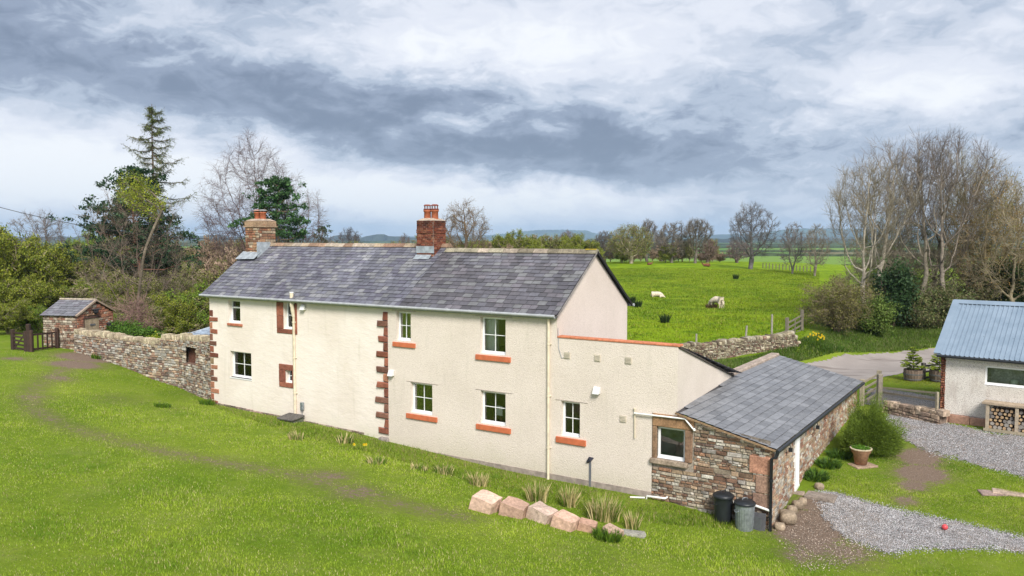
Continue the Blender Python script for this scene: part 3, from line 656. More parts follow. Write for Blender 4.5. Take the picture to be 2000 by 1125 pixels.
# exposed white waste pipes
mb = MB(); a = onv(1241, 798); b = onv(1241, 855); mb.tube([(a[0], -.05, a[1]), (b[0], -.05, b[1])], .022, 8)
mb.tube([(a[0], -.05, a[1] - .02), (a[0], -.05, a[1] + .03)], .04, 8); mb.build('soil_pipe', CREAMPIPE, cot, True)
mb = MB(); P1 = [onv(x_, y_) for x_, y_ in ((1241, 806), (1340, 817), (1357, 838))]; mb.tube([(p[0], -.1, p[1]) for p in P1], .03, 8); mb.tube([(P1[2][0], -.1, P1[2][1] + .04), (P1[2][0] + .03, -.1, P1[2][1] - .03)], .045, 8); mb.build('waste_pipe', WHITEPIPE, cot, True)
mb = MB(); P1 = [onv(x_, y_) for x_, y_ in ((1303, 971), (1268, 966), (1264, 985))]; mb.tube([(P1[0][0], .02, P1[0][1])] + [(p[0], -.16, p[1]) for p in P1], .035, 8)
mb.tube([(P1[2][0], -.2, .22), (P1[2][0] - .45, -.35, .2)], .03, 8); mb.build('waste_pipe', WHITEPIPE, cot, True)
mb = MB(); P1 = [onv(x_, y_) for x_, y_ in ((1089, 640), (1090, 680), (1096, 699), (1106, 697), (1110, 686))]; mb.tube([(p[0] + .03, -.015, p[1]) for p in P1], .012, 6); mb.build('cable', GUTTER, cot, True)
# meter box and drain under the left downpipe
a = onv(592, 793, VL); mb = MB(); mb.box((a[0] - .07, VL - .12, a[1] - .17), (a[0] + .09, VL - .01, a[1] + .17)); mb.tube([(a[0], VL - .08, a[1] - .17), (a[0] + .02, VL - .08, a[1] - .4), (a[0] - .1, VL - .1, .8)], .02, 6); bevel(mb.build('meter_box', GALV, cot), .01)

# chimneys
def chimney(u0, u1, v0, v1, z0, z1, brick, lab=None):
    x = MB(); R = random.Random(int(z1 * 10 + u0))
    x.box((u0, v0, z0), (u1, v1, z1), (.12, .09, .07) if not brick else (.30, .26, .22))
    if brick:
        bh = .075; n = int((z1 - z0) / bh)
        for k in range(n):
            z = z0 + k * bh; o_ = .03 if n - 8 < k <= n - 6 else 0
            for (a, b, fn_) in ((u0, u1, lambda s0, s1: [(s0, v0 - .012 - o_, 0), (s1, v0 - .012 - o_, 0)]), (v0, v1, lambda s0, s1: [(u1 + .012 + o_, s0, 0), (u1 + .012 + o_, s1, 0)]), (v0, v1, lambda s0, s1: [(u0 - .012 - o_, s1, 0), (u0 - .012 - o_, s0, 0)])):
                s_ = a - (.11 if k % 2 else 0)
                while s_ < b:
                    s0, s1 = max(s_, a), min(s_ + .215, b); s_ += .22
                    if s1 - s0 < .02: continue
                    (p, q) = fn_(s0 + .006, s1 - .006); c = np.array([(.16, .05, .03), (.20, .065, .04), (.11, .04, .03), (.24, .10, .06)][R.randrange(4)]) * R.uniform(.7, 1.2) * (.6 if k > n - 4 else 1)
                    p = np.array(p, float); q = np.array(q, float); d_ = np.cross(q - p, (0, 0, 1)); d_ /= np.linalg.norm(d_); zt_ = z + bh - .01
                    x.add([p + (0, 0, z), q + (0, 0, z), q + (0, 0, zt_), p + (0, 0, zt_), p - d_ * .04 + (0, 0, z), q - d_ * .04 + (0, 0, z), q - d_ * .04 + (0, 0, zt_), p - d_ * .04 + (0, 0, zt_)], [(0, 1, 2, 3), (3, 2, 6, 7), (4, 5, 1, 0), (1, 5, 6, 2), (4, 0, 3, 7)], c)
    else:
        pl_ = [(.28, .13, .08), (.34, .20, .12), (.22, .12, .08), (.38, .30, .22)]
        lo = lambda s_: z0; hi = lambda s_: z1 - .18
        stones(x, [(u0, v0), (u1, v0)], lo, hi, pl_, (.1, .17), (1.3, 2.6), (.01, .035), 31); stones(x, [(u1, v0), (u1, v1)], lo, hi, pl_, (.1, .17), (1.3, 2.6), (.01, .035), 32); stones(x, [(u0, v1), (u0, v0)], lo, hi, pl_, (.1, .17), (1.3, 2.6), (.01, .035), 33)
        x.box((u0 - .07, v0 - .07, z1 - .32), (u1 + .07, v1 + .07, z1 - .25), (.34, .24, .16)); x.box((u0 - .03, v0 - .03, z1 - .25), (u1 + .03, v1 + .03, z1 - .02), (.34, .23, .15))
    cx, cy = (u0 + u1) / 2, (v0 + v1) / 2
    x.add([(u0, v0, z1), (u1, v0, z1), (u1, v1, z1), (u0, v1, z1), (u0 + .2, v0 + .2, z1 + .1), (u1 - .2, v0 + .2, z1 + .1), (u1 - .2, v1 - .2, z1 + .1), (u0 + .2, v1 - .2, z1 + .1)], [(4, 5, 6, 7)] + [(k, (k + 1) % 4, 4 + (k + 1) % 4, 4 + k) for k in range(4)], (.42, .33, .26))
    ch_ = x.build('chimney', STONE, cot)
    for k in (-1, 1):
        px_ = cx + k * .2; p = MB(); p.lathe([(.15, 0), (.145, .32), (.175, .34), (.175, .4), (.13, .4), (.12, .1)], 16, (px_, cy, z1 + .04), (.36, .115, .06)); pt = p.build('chimney_pot', REDSTONE, ch_, True)
        c_ = MB(); zt_ = z1 + .44
        if brick:
            for g in range(6): aa = g * math.pi / 3; c_.bar((px_ + .13 * math.cos(aa), cy + .13 * math.sin(aa), zt_), (px_ + .13 * math.cos(aa), cy + .13 * math.sin(aa), zt_ + .2), .02, .02, (.2, .07, .05))
            c_.lathe([(0.001, .25), (.12, .24), (.165, .2), (.165, .18), (.001, .18)], 14, (px_, cy, zt_), (.22, .07, .05)); c_.lathe([(.165, .0), (.18, .03), (.165, .06), (.14, .06)], 14, (px_, cy, zt_), (.16, .05, .04))
        else:
            for g in range(4): aa = g * math.pi / 2; c_.bar((px_ + .1 * math.cos(aa), cy + .1 * math.sin(aa), zt_), (px_ + .1 * math.cos(aa), cy + .1 * math.sin(aa), zt_ + .08), .02, .02, (.2, .2, .2))
            c_.lathe([(0.001, .13), (.12, .12), (.2, .08), (.2, .065), (.001, .07)], 14, (px_, cy, zt_), (.48, .26, .22) if k < 0 else (.3, .3, .3))
        c_.build('cowl', REDSTONE, pt)
    return ch_
cu = onv(847, 485, RV - .4)[0]; cu0 = onv(815, 485, RV - .4)[0]
zc = lambda px_, py_, v: onv(px_, py_, v)[1]
c2 = chimney(cu0, cu, RV - .42, RV + .42, 6.9, zc(846, 430, RV - .42), True)
mb = MB(); mb.box((cu0 - .02, RV - .455, RZ - .12), (cu + .02, RV - .4, RZ + .17)); mb.add([(cu0 - .06, RV - .62, RZ - .37), (cu - .1, RV - .62, RZ - .37), (cu - .1, RV - .43, RZ - .19), (cu0 - .06, RV - .43, RZ - .19)], (0, 1, 2, 3)); mb.build('lead_flashing', LEAD, c2)
L0 = LU + .0; cz = zc(500, 431, RV - .5)
c1 = chimney(L0 - .05, L0 + 1.0, RV - .5, RV + .5, 6.8, cz, False)
mb = MB(); mb.add([(L0 - .25, RV - 1.0, RZ - .52), (L0 + 1.1, RV - .95, RZ - .50), (L0 + 1.1, RV - .5, RZ - .15), (L0 - .25, RV - .5, RZ - .15)], (0, 1, 2, 3)); mb.box((L0 + 1.02, RV - .7, RZ - .5), (L0 + 1.07, RV + .1, RZ + .32)); mb.build('lead_flashing', LEAD, c1)

# things seen inside the windows
def inside(name, a, b, m_, lab, cat):
    x = MB(); x.box(a, b); o = x.build(name, m_); o.location = Vector(O); o.rotation_euler = (0, 0, HR); return tag(o, lab, cat)
inside('wardrobe', (W2[0] - .3, .36, 3.4), (W2[0] + .50, .5, 5.9), PAINTW, 'white panelled door standing inside the larger upper window', 'door')
inside('paper_notice', (W4[0] + .50, .30, W4[2] + .30), (W4[0] + .78, .305, W4[2] + .66), PAINTW, 'white paper sheet propped inside the lower window beside the downpipe', 'paper')
mb = MB(); c_ = (W7[1] - .28, .55, W7[2] + .62); mb.lathe([(.14 * math.sin(math.pi * k / 10) + .001, -.14 * math.cos(math.pi * k / 10)) for k in range(11)], 16, c_); mb.tube([(c_[0], c_[1], W7[2] - .5), (c_[0], c_[1], c_[2] - .13)], .02)
o = mb.build('globe_lamp', PAINTW, None, True); o.location = Vector(O); o.rotation_euler = (0, 0, HR); tag(o, 'white globe lamp behind the lower left window pane', 'lamp')

# ------------------------------------------------------------------ stone outbuilding (lean-to)
PAL_LT = [(.38, .28, .19), (.35, .25, .17), (.30, .17, .11), (.38, .33, .26), (.34, .28, .21), (.31, .22, .15), (.25, .15, .10), (.20, .12, .085), (.33, .28, .22), (.37, .32, .25), (.42, .38, .33), (.15, .10, .08), (.34, .31, .28), (.24, .16, .11), (.27, .21, .16), (.46, .43, .37)]
lt = empty('stone_outbuilding', O, HR, 'low sandstone rubble outbuilding with sloping blue-grey slate roof at the right end of the cottage', 'outbuilding')
LE, LV = 7.42, 13.55; kz = .242; rz_ = lambda u_: 3.27 - kz * (u_ - 4.03); 
WS = op(1283, 832, 1337, 903); top = lambda u_: rz_(u_) - .06
mb = MB(); wallpanel(mb, (3.6, .03, 0), eu, n_, LE - 3.6, -.7, (top(3.6) - .15, top(LE)), [[WS[0] - 3.6, WS[1] - 3.6, WS[2], WS[3], .2]], (.36, .31, .26))
stones(mb, [(3.6, .02), (LE, .02)], lambda s_: -.6, lambda s_: min(top(3.6 + s_) - .02, 3.0), PAL_LT, (.06, .16), (1.1, 3.6), (.01, .06), 21, [(WS[0] - 3.6 - .22, WS[1] - 3.6 + .3, WS[2] - .28, WS[3] + .42)], 1)
mb.build('front_wall', STONE, lt)
# big lintel, jambs, sill
for nm, A_, B_, c_ in (('lintel', (3.61, -.04, WS[3]), (WS[1] + .3, .1, WS[3] + .42), (.30, .18, .10)), ('jamb', (3.61, -.035, WS[2] - .02), (WS[0], .2, WS[3]), (.25, .16, .10)), ('jamb', (WS[1], -.03, WS[2]), (WS[1] + .25, .2, WS[3]), (.24, .15, .10)), ('sill', (3.56, -.12, WS[2] - .17), (WS[1] + .12, .15, WS[2]), (.33, .26, .2)),
        ('corner_stone', (LE - .62, -.045, 1.55), (LE + .02, .1, 2.1), (.42, .22, .15)), ('corner_stone', (LE - .5, -.04, .42), (LE + .02, .1, .95), (.25, .16, .12)), ('corner_stone', (LE - .42, -.045, .97), (LE + .02, .1, 1.52), (.30, .19, .14))):
    x = MB(); x.box(A_, B_, c_); bevel(x.build(nm, STONE, lt), .03, 2)
wf = window(lt, WS, 0, (0, 0), .16, .08); x = MB(); x.box((WS[0] - .1, .22, WS[2] - .1), (WS[1] + .1, .24, WS[3] + .1)); x.build('dark_backing', DARKBACK, wf)  # dark sheet added close behind the glass so the window reads dark
# right wall along v with the door
DO = [onu(1568, 838, LE)[0], onu(1577, 838, LE)[0]]; D0, D1 = 2.9, 3.45; DZ0, DZ1 = .36, 2.28
mb = MB(); wallpanel(mb, (LE, .03, 0), (0, 1, 0), (1, 0, 0), LV, -.7, (top(LE), top(LE)), [[D0, D1, DZ0, DZ1, .12]], (.38, .33, .28))
PAL_L2 = [(.32, .20, .14), (.38, .27, .18), (.42, .36, .28), (.46, .42, .36), (.30, .17, .12), (.40, .31, .22), (.34, .31, .28)]
stones(mb, [(LE, 0), (LE, LV)], lambda s_: -.5, lambda s_: top(LE) - .02, PAL_L2, (.085, .16), (1.2, 2.8), (.01, .035), 22, [(D0 - .0, D1 + .0, DZ0, DZ1)], 1)
mb.box((3.8, .9, -.5), (LE - .3, .95, 2.2), (.05, .06, .05)); mb.box((4.03, LV, -.5), (LE, LV + .05, 2.4), (.36, .31, .26)); mb.build('side_wall', STONE, lt)  # first box: dark panel added indoors to keep the front window dark
x = MB(); x.box((LE - .12, D0, DZ0), (LE - .05, D0 + .08, DZ1)); x.box((LE - .12, D1 - .08, DZ0), (LE + .04, D1, DZ1)); x.box((LE - .12, D0, DZ0 - .06), (LE + .06, D1, DZ0 + .06)); x.box((LE - .1, D0 + .08, DZ0 + .06), (LE - .07, D1 - .08, DZ1)); x.box((LE - .02, D0 - .02, DZ0), (LE + .05, D0 + .1, DZ1)); dr = x.build('door', WHITE, lt)
x = MB(); x.box((LE - .07, D0 + .16, DZ0 + .95), (LE - .02, D0 + .3, DZ0 + 1.0)); x.build('handle', GALV, dr)
mb = MB(); es = np.array([-1, 0, kz]); es = es / np.linalg.norm(es); nr = np.cross((0, 1, 0), es); SL = (7.62 - 4.03) / es[0] * -1
def trimL(a, s_): u_ = 7.62 + es[0] * s_; return u_ > 4.47 - a * (4.47 - 4.02) / 6.9 + .02 if a < 6.9 else True
slates(mb, (7.62, -.12, rz_(7.62)), (0, 1, 0), es, nr, LV + .25, SL, 13, .55, [(.185, .19, .205), (.165, .17, .185), (.20, .205, .22)], 41, .12, 0, .35, trim=lambda a, s_: trimL(a - .12, s_))
mb.add([(7.6, -.1, rz_(7.6) - .01), (7.6, LV + .12, rz_(7.6) - .01), (4.03, LV + .12, rz_(4.03) - .01), (4.03, 6.9, rz_(4.03) - .01), (4.44, -.1, rz_(4.44) - .01)], [(0, 1, 2, 3, 4)], (.03, .03, .035))
lr = mb.build('roof', SLATE, lt)
mb = MB(); mb.bar((4.44, -.14, rz_(4.44) - .045), (7.62, -.14, rz_(7.62) - .045), .04, .05, (.30, .20, .12)); mb.build('verge_fillet', STONE, lr)
mb = MB(); mb.box((3.62, 6.95, 2.0), (4.02, LV + .1, rz_(4.03) + .12), (.38, .31, .26)); bevel(mb.build('coping_wall', STONE, lt), .04)
mb = MB(); mb.tube([(7.68, -.15, rz_(7.62) - .06), (7.68, LV + .1, rz_(7.62) - .06)], .06, 8); mb.build('gutter', BLACKP, lt, True)
mb = MB(); mb.tube([(7.68, -.08, rz_(7.62) - .08), (7.62, -.1, rz_(7.62) - .25), (7.5, -.12, rz_(7.62) - .3), (7.5, -.12, -.25)], .05, 10)
for z_ in (.3, 1.4): mb.tube([(7.5, -.12, z_), (7.5, -.12, z_ + .07)], .062, 10)
mb.build('downpipe', BLACKP, lt, True)
a = onv(1474, 987, -.1); b = onv(1508, 999, -.1); c_ = onv(1433, 981, -.1); mb = MB(); mb.tube([(c_[0], -.1, c_[1]), (a[0], -.1, a[1]), (b[0] - .02, -.1, b[1])], .04, 8); mb.build('waste_pipe', WHITEPIPE, lt, True)
for vv in (1.7, 5.4):
    mb = MB(); mb.tube([(LE + .02, vv, 2.13), (LE + .16, vv, 2.13), (LE + .18, vv, 2.0)], .014, 6, (.02, .02, .02)); mb.box((LE + .12, vv - .05, 1.93), (LE + .23, vv + .05, 2.05), (.02, .02, .02)); mb.build('wall_lantern', BLACKP, lt)
mb = MB(); mb.box((LE, D0 - .15, -.1), (LE + .35, D1 + .15, .3), (.3, .24, .19)); bevel(mb.build('door_step', STONE, lt), .03)
# ------------------------------------------------------------------ rocks and dry stone walls
_ico = None
def rockverts(n=5):
    vs = []; fs = []; idx = {}
    def vid(p):
        k = tuple(np.round(p, 5))
        if k not in idx: idx[k] = len(vs); vs.append(p)
        return idx[k]
    g = np.linspace(-1, 1, n)
    for ax in range(3):
        for sg in (-1, 1):
            for i in range(n - 1):
                for j in range(n - 1):
                    q = []
                    for a, b in ((0, 0), (1, 0), (1, 1), (0, 1)):
                        p = [0, 0, 0]; p[ax] = sg; p[(ax + 1) % 3] = g[i + a]; p[(ax + 2) % 3] = g[j + b]; q.append(vid(tuple(p)))
                    fs.append(q if sg > 0 else q[::-1])
    return np.array(vs, float), fs
RV3 = rockverts(3); RV5 = rockverts(6)
def rock(mb, c, size, col, seed, boxy=.45, rot=None, n=3, jag=.10):
    v, f = RV3 if n == 3 else RV5; v = v.copy(); R = np.random.default_rng(seed)
    nrm = v / np.linalg.norm(v, axis=1, keepdims=True); v = v * boxy + nrm * (1 - boxy) * 1.15
    k = R.normal(0, 1, (3, 3)) * 1.2
    v += np.sin(v @ k + R.uniform(0, 6, 3)) * jag + R.normal(0, jag * .25, v.shape)
    v = v * np.array(size) / 2
    a = R.uniform(0, 6.28) if rot is None else rot; M_ = np.array([[math.cos(a), -math.sin(a), 0], [math.sin(a), math.cos(a), 0], [0, 0, 1]])
    v = v @ M_.T + np.array(c); cc = np.array(col) * R.uniform(.8, 1.2); mb.add(v, f, cc)
def drywall(name, P, top, thick, pal, lab, cap=(.16, .3), ch=(.07, .16), hole=None, seed=5, cappal=None, capstyle='upright', group=None, zb=None, mossy=0):
    P = np.array([np.asarray(p)[:2] for p in P], float); D = np.linalg.norm(np.diff(P, axis=0), axis=1); S = np.r_[0, np.cumsum(D)]
    T = S[-1]; topf = lambda s_: float(np.interp(s_, top[0], top[1])) if top[0][-1] > 1.01 else float(np.interp(s_ / T, top[0], top[1]))
    xy = lambda s_: (np.interp(s_, S, P[:, 0]), np.interp(s_, S, P[:, 1]))
    zbf = (lambda s_: float(h(*xy(s_))) - .15)
    R = random.Random(seed); mb = MB()
    stones(mb, P, zbf, lambda s_: topf(s_) - cap[0] * .6, pal, ch, (1.1, 2.6), (.02, .09), seed, [hole] if hole else (), 1, .18, .008)
    Nn = []
    for i in range(len(P)):
        d = P[min(i + 1, len(P) - 1)] - P[max(i - 1, 0)]; d /= np.linalg.norm(d); Nn.append((-d[1], d[0]))
    PB = P + np.array(Nn) * thick
    stones(mb, PB, lambda s_: zbf(s_), lambda s_: topf(min(s_, T)) - cap[0] * .6, pal, ch, (1.1, 2.6), (.02, .09), seed + 1, (), -1, .18, .008)
    ns = max(8, int(T / .3)); ss = np.linspace(0, T, ns + 1)
    Q = [(np.array(xy(s_)), np.array([np.interp(s_, S, PB[:, 0]), np.interp(s_, S, PB[:, 1])]), zbf(s_) - .3, topf(s_) - cap[0] * .6, s_) for s_ in ss]
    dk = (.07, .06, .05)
    for a, b in zip(Q[:-1], Q[1:]):
        zs = [(min(a[2], b[2]), a[3], b[3])]
        inn = hole and a[4] < hole[1] and b[4] > hole[0]
        off = .02
        for fr, pa, pb in ((0, a[0], b[0]), (1, a[1], b[1])):
            if inn and fr == 0:
                nn = (a[1] - a[0]); nn = nn / np.linalg.norm(nn)
                mb.add([(*pa, zs[0][0]), (*pb, zs[0][0]), (*pb, hole[2]), (*pa, hole[2])], (0, 1, 2, 3), dk); mb.add([(*pa, hole[3]), (*pb, hole[3]), (*pb, b[3]), (*pa, a[3])], (0, 1, 2, 3), dk)
                qa, qb = pa + nn * .3, pb + nn * .3
                mb.add([(*qa, hole[2]), (*qb, hole[2]), (*qb, hole[3]), (*qa, hole[3])], (0, 1, 2, 3), (.15, .07, .05)); mb.add([(*pa, hole[2]), (*pb, hole[2]), (*qb, hole[2]), (*qa, hole[2])], (0, 1, 2, 3), (.2, .13, .1))
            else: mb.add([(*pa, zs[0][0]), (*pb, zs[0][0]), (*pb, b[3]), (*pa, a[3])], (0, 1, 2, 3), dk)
        mb.add([(*a[0], a[3]), (*b[0], b[3]), (*b[1], b[3]), (*a[1], a[3])], (0, 1, 2, 3), dk)
    for e in (Q[0], Q[-1]): mb.add([(*e[0], e[2]), (*e[1], e[2]), (*e[1], e[3]), (*e[0], e[3])], (0, 1, 2, 3), (.2, .15, .12))
    o = mb.build(name, STONE); tag(o, lab, 'wall', group)
    cm = MB(); s_ = 0; cp = cappal or pal; k = 0
    while s_ < T:
        wdt = R.uniform(.12, .26) if capstyle == 'upright' else R.uniform(.25, .45); hh = R.uniform(*cap); m_ = min(s_ + wdt / 2, T); c0 = (np.array(xy(m_)) + np.array([np.interp(m_, S, PB[:, 0]), np.interp(m_, S, PB[:, 1])])) / 2
        i = min(max(np.searchsorted(S, m_) - 1, 0), len(D) - 1); d = P[i + 1] - P[i]
        rock(cm, (*c0, topf(m_) - cap[0] * .6 + hh * .35), (wdt * 1.08, thick * 1.15, hh * 1.2), np.array(cp[R.randrange(len(cp))]), seed * 1000 + k, .6, math.atan2(d[1], d[0]) + R.uniform(-.15, .15), 3, .12); s_ += wdt; k += 1
    cm.build('coping_stones', STONE, o); return o
def fz(px, py, p):           # height at which the pixel row crosses the vertical through ground point p
    d = ray(px, py); t = p[1] / d[1]; return CAM[2] + d[2] * t
PAL_DRY = [(.36, .25, .17), (.28, .18, .13), (.38, .31, .22), (.34, .30, .25), (.40, .36, .30), (.28, .22, .17), (.42, .40, .36), (.24, .16, .13), (.33, .26, .19), (.36, .34, .30), (.30, .27, .23), (.50, .44, .36), (.20, .15, .12)]
GW = [W(LU - .05, .35), gp(352, 757), gp(300, 741), gp(240, 716), gp(180, 696), gp(146, 687)]
_S = np.r_[0, np.cumsum([np.linalg.norm((np.array(b) - np.array(a))[:2]) for a, b in zip(GW[:-1], GW[1:])])]
tops = [fz(405, 664, GW[0]), fz(352, 662, GW[1]), fz(300, 668, GW[2]), fz(240, 660, GW[3]), fz(180, 652, GW[4]), fz(146, 648, GW[5])]
s1 = _S[1]; sx_ = list(_S); tt = list(tops); sx_ = [0, s1 + 1.2, s1 + 1.3] + list(_S[2:]); tt = [tops[0], tops[1] + .02, tops[2] + .06] + tops[2:]
# niche position along the wall
def wall_s(px):
    best = min(((abs(vpx((*(np.array(GW[i][:2]) * (1 - t) + np.array(GW[i + 1][:2]) * t), 2))[0] - px), _S[i] + (_S[i + 1] - _S[i]) * t) for i in range(2) for t in np.linspace(0, 1, 60))); return best[1]
na, nb = sorted((wall_s(363), wall_s(384)))
nm_ = GW[1]; nz1, nz0 = fz(372, 682, (0, (GW[0][1] + GW[1][1]) / 2)), fz(372, 714, (0, (GW[0][1] + GW[1][1]) / 2))
GW_f = GW[::-1]; Tt = _S[-1]     # reversed so that the outward side faces the lawn
drywall('garden_wall', GW_f, ([Tt - x_ for x_ in sx_[::-1]], tt[::-1]), .45, PAL_DRY, 'tall pale dry stone garden wall joining the cottage to the little stone shed, with a niche', hole=(Tt - nb, Tt - na, nz0, nz1), seed=51, cap=(.2, .34), cappal=[(.40, .34, .24), (.46, .40, .28), (.34, .28, .2)])
FWp = [gp(1322, 712), gp(1400, 704), gp(1450, 693), gp(1510, 684), gp(1560, 676)]
drywall('field_wall', FWp, ([0, .3, .52, .78, .97, 1], [fz(1330, 676, FWp[0]), fz(1400, 671, FWp[1]), fz(1450, 664, FWp[2]), fz(1510, 659, FWp[3]), fz(1552, 650, FWp[4]), fz(1560, 668, FWp[4])]), .5,
        [(.30, .26, .18), (.24, .20, .14), (.36, .31, .22), (.20, .13, .10), (.40, .36, .28), (.15, .12, .09)], 'brown dry stone wall between the far field and the road verge', ch=(.06, .14), seed=61, cap=(.14, .26))
DWp = [gp(1724, 806), gp(1780, 818), gp(1835, 830)]
drywall('low_wall', DWp, ([0, 1], [fz(1724, 786, DWp[0]), fz(1835, 806, DWp[2])]), .35, [(.40, .30, .22), (.46, .36, .27), (.34, .26, .2), (.30, .22, .17)], 'low wall of rounded stones under the mesh fence beside the garage', ch=(.12, .2), seed=71, cap=(.14, .2), capstyle='flat')

# ------------------------------------------------------------------ little stone shed
sp_ = aty(150, 617, 47.4); th2 = math.radians(-13); shd = empty('stone_shed', (sp_[0], sp_[1], 0), th2, 'small gabled stone shed with slate roof at the end of the garden wall', 'shed')
se = sp_[2]; sL, sD = 2.35, 3.0; sg = float(h(sp_[0], sp_[1])) - .3; sr = se + .78
Pg = [(.31, .20, .14), (.26, .14, .10), (.38, .32, .25), (.34, .28, .22), (.20, .14, .11), (.42, .37, .3)]
mb = MB(); mb.box((-sL, 0, sg), (0, sD, se - .03), (.12, .09, .07)); mb.add([(0, 0, se - .04), (0, sD, se - .04), (0, sD / 2, sr - .05)], (0, 1, 2), (.12, .09, .07)); mb.add([(-sL, 0, se - .04), (-sL, sD, se - .04), (-sL, sD / 2, sr - .05)], (0, 2, 1), (.12, .09, .07))
stones(mb, [(-sL, 0), (0, 0)], lambda s_: sg, lambda s_: se - .04, Pg, (.09, .17), (1.2, 2.6), (.015, .06), 81)
DH = (.62, 2.0, sg, sg + 2.05)
dh = (.55, 1.75, se - 1.75, se - .18)
stones(mb, [(0, 0), (0, sD)], lambda s_: sg, lambda s_: se - .04 + .74 * (1 - abs(s_ - sD / 2) / (sD / 2)), [(.34, .16, .10), (.28, .12, .08), (.40, .33, .26), (.36, .22, .15)], (.1, .2), (1.2, 2.8), (.015, .05), 82, [dh])
stones(mb, [(0, sD), (-sL, sD)], lambda s_: sg, lambda s_: se - .04, Pg, (.1, .18), (1.2, 2.6), (.015, .05), 83)
mb.build('wall', STONE, shd)
x = MB()
for k in range(7): a = dh[0] + (dh[1] - dh[0]) * k / 7; x.box((.0, a + .006, dh[2]), (.03, a + (dh[1] - dh[0]) / 7 - .006, dh[3] - .06), np.array((.36, .28, .19)) * random.uniform(.85, 1.15))
dd = x.build('door', WOOD, shd); x = MB(); x.box((.03, dh[0] + .45, se - .68), (.06, dh[0] + .85, se - .58), (.12, .12, .13)); x.build('letter_plate', WOOD, dd)
x = MB(); x.box((-.0, dh[0] - .12, dh[3] - .05), (.07, dh[1] + .12, dh[3] + .04), (.10, .05, .04)); x.box((0, dh[0] - .1, dh[2]), (.05, dh[0], dh[3] - .05), (.12, .07, .05)); x.build('lintel', WOOD, shd)
for vv, zz_ in ((1.35, se + .2), (2.55, se - .75)):
    x = MB(); x.lathe([(.02, -.22), (.14, -.1), (.17, .08), (.0, .1)], 10, (.17, vv, zz_), (.03, .03, .035)); x.box((0, vv - .2, zz_ + .06), (.3, vv + .2, zz_ + .11), (.05, .05, .055)); x.build('wall_bracket', WOOD, shd)
for sgn in (1, -1):
    x = MB(); v0 = -.15 if sgn > 0 else sD + .15; a = np.array([0, (sD / 2 - v0), sr - se + .05]); L_ = np.linalg.norm(a); slates(x, (-sL - .1, v0, se), (1, 0, 0), a / L_, np.cross((1, 0, 0), a / L_) * sgn, sL + .16, L_, 7, .45, [(.16, .16, .18), (.19, .19, .21), (.14, .13, .15)], 91, .2)
    x.add([(-sL - .1, v0, se - .02), (.06, v0, se - .02), (.06, sD / 2, sr + .03), (-sL - .1, sD / 2, sr + .03)], (0, 1, 2, 3), (.05, .05, .05)); x.bar((.08, v0, se - .0), (.08, sD / 2, sr + .04), .12, .09, (.34, .26, .2)); x.build('roof', SLATE, shd)
x = MB(); x.tube([(-sL - .12, sD / 2, sr + .06), (.1, sD / 2, sr + .06)], .08, 6, (.36, .31, .25)); x.build('ridge', STONE, shd)
# blue slate porch roof behind the garden wall
px_ = W(LU, 2.35); por = empty('side_porch', (px_[0], px_[1], 0), HR, 'small porch with pale blue slate hipped roof behind the garden wall', 'porch')
x = MB(); zt_ = onv(404, 631, 2.6)[1]; zl = onv(375, 657, 1.2)[1]
slates(x, (-3.75, -1.2, zl), (1, 0, 0), (0, .92, .39), (0, -.39, .92), 3.7, 2.6, 8, .42, [(.30, .36, .45), (.27, .33, .41)], 95, .05, 0, .4, trim=lambda a, s_: a > s_ * 1.0)
x.add([(-3.77, -1.2, zl - .02), (0, -1.2, zl - .02), (0, 1.2, zl + 1.0), (-1.3, 1.2, zl + 1.0)], (0, 1, 2, 3), (.08, .09, .11)); x.add([(-3.77, -1.2, zl - .02), (-1.3, 1.2, zl + 1.0), (-3.77, 3.4, zl - .02)], (0, 1, 2), (.2, .24, .3)); x.bar((-3.77, -1.22, zl), (-1.3, 1.2, zl + 1.03), .1, .05, (.36, .40, .46)); x.build('roof', SLATE, por)
x = MB(); x.box((-3.6, -1.05, 0), (0, 3.2, zl - .03), (.3, .22, .17)); x.build('wall', STONE, por)

# ------------------------------------------------------------------ garage with blue metal roof
g0 = aty(1839, 690, 32.5); gth = math.radians(-40.3); gz = g0[2]
gar = empty('garage', (g0[0], g0[1], 0), gth, 'white roughcast garage with blue-grey corrugated metal roof and a log store at the right edge', 'garage')
GU = np.array([math.cos(gth), math.sin(gth), 0]); GVv = np.array([-math.sin(gth), math.cos(gth), 0])
def ong(px, py, v=0.0):
    d = ray(px, py); o0 = np.array([g0[0], g0[1], 0]); t = (v - (CAM - o0) @ GVv) / (d @ GVv); q = CAM + t * d - o0; return q @ GU, q[2]
GL, GD = 8.0, 5.6; WL = simple('white_roughcast', (.62, .58, .54), .9, .1, 3, 0, .012)
def garr(t, pos):
    vo = t.n('ShaderNodeTexVoronoi', {'Vector': pos, 'Scale': 38.0}).outputs[0]; b = t.noise(pos, .8, 5)
    c = t.mix(t.ramp(b, .35, .7), (.80, .76, .71), (.66, .62, .57)); c = t.mix(t.ramp(vo, .4, .8), c, (.5, .46, .42))
    st = t.noise(t.n('ShaderNodeMapping', {0: pos, 3: (2.5, 2.5, .5)}).outputs[0], 1.6, 4); c = t.mix(t.m('MULTIPLY', t.ramp(st, .5, .75), .4), c, (.40, .33, .29))
    return c, .9, (t.m('MULTIPLY', vo, -1.0), .018), {}
WL = mat('garage_roughcast', garr)
wa, wd = ong(1924, 714); wb, wc = ong(2003, 759); wb = wa + 1.55
pzl = ong(1841, 806)[1]; gq = [wa, wb, wc, wd]
x = MB(); wallpanel(x, (.16, 0, 0), (1, 0, 0), (0, -1, 0), GL - .16, pzl, (gz - .12, gz - .12), [[wa - .16, wb - .16, wc, wd, .14]], (.6, .6, .6))
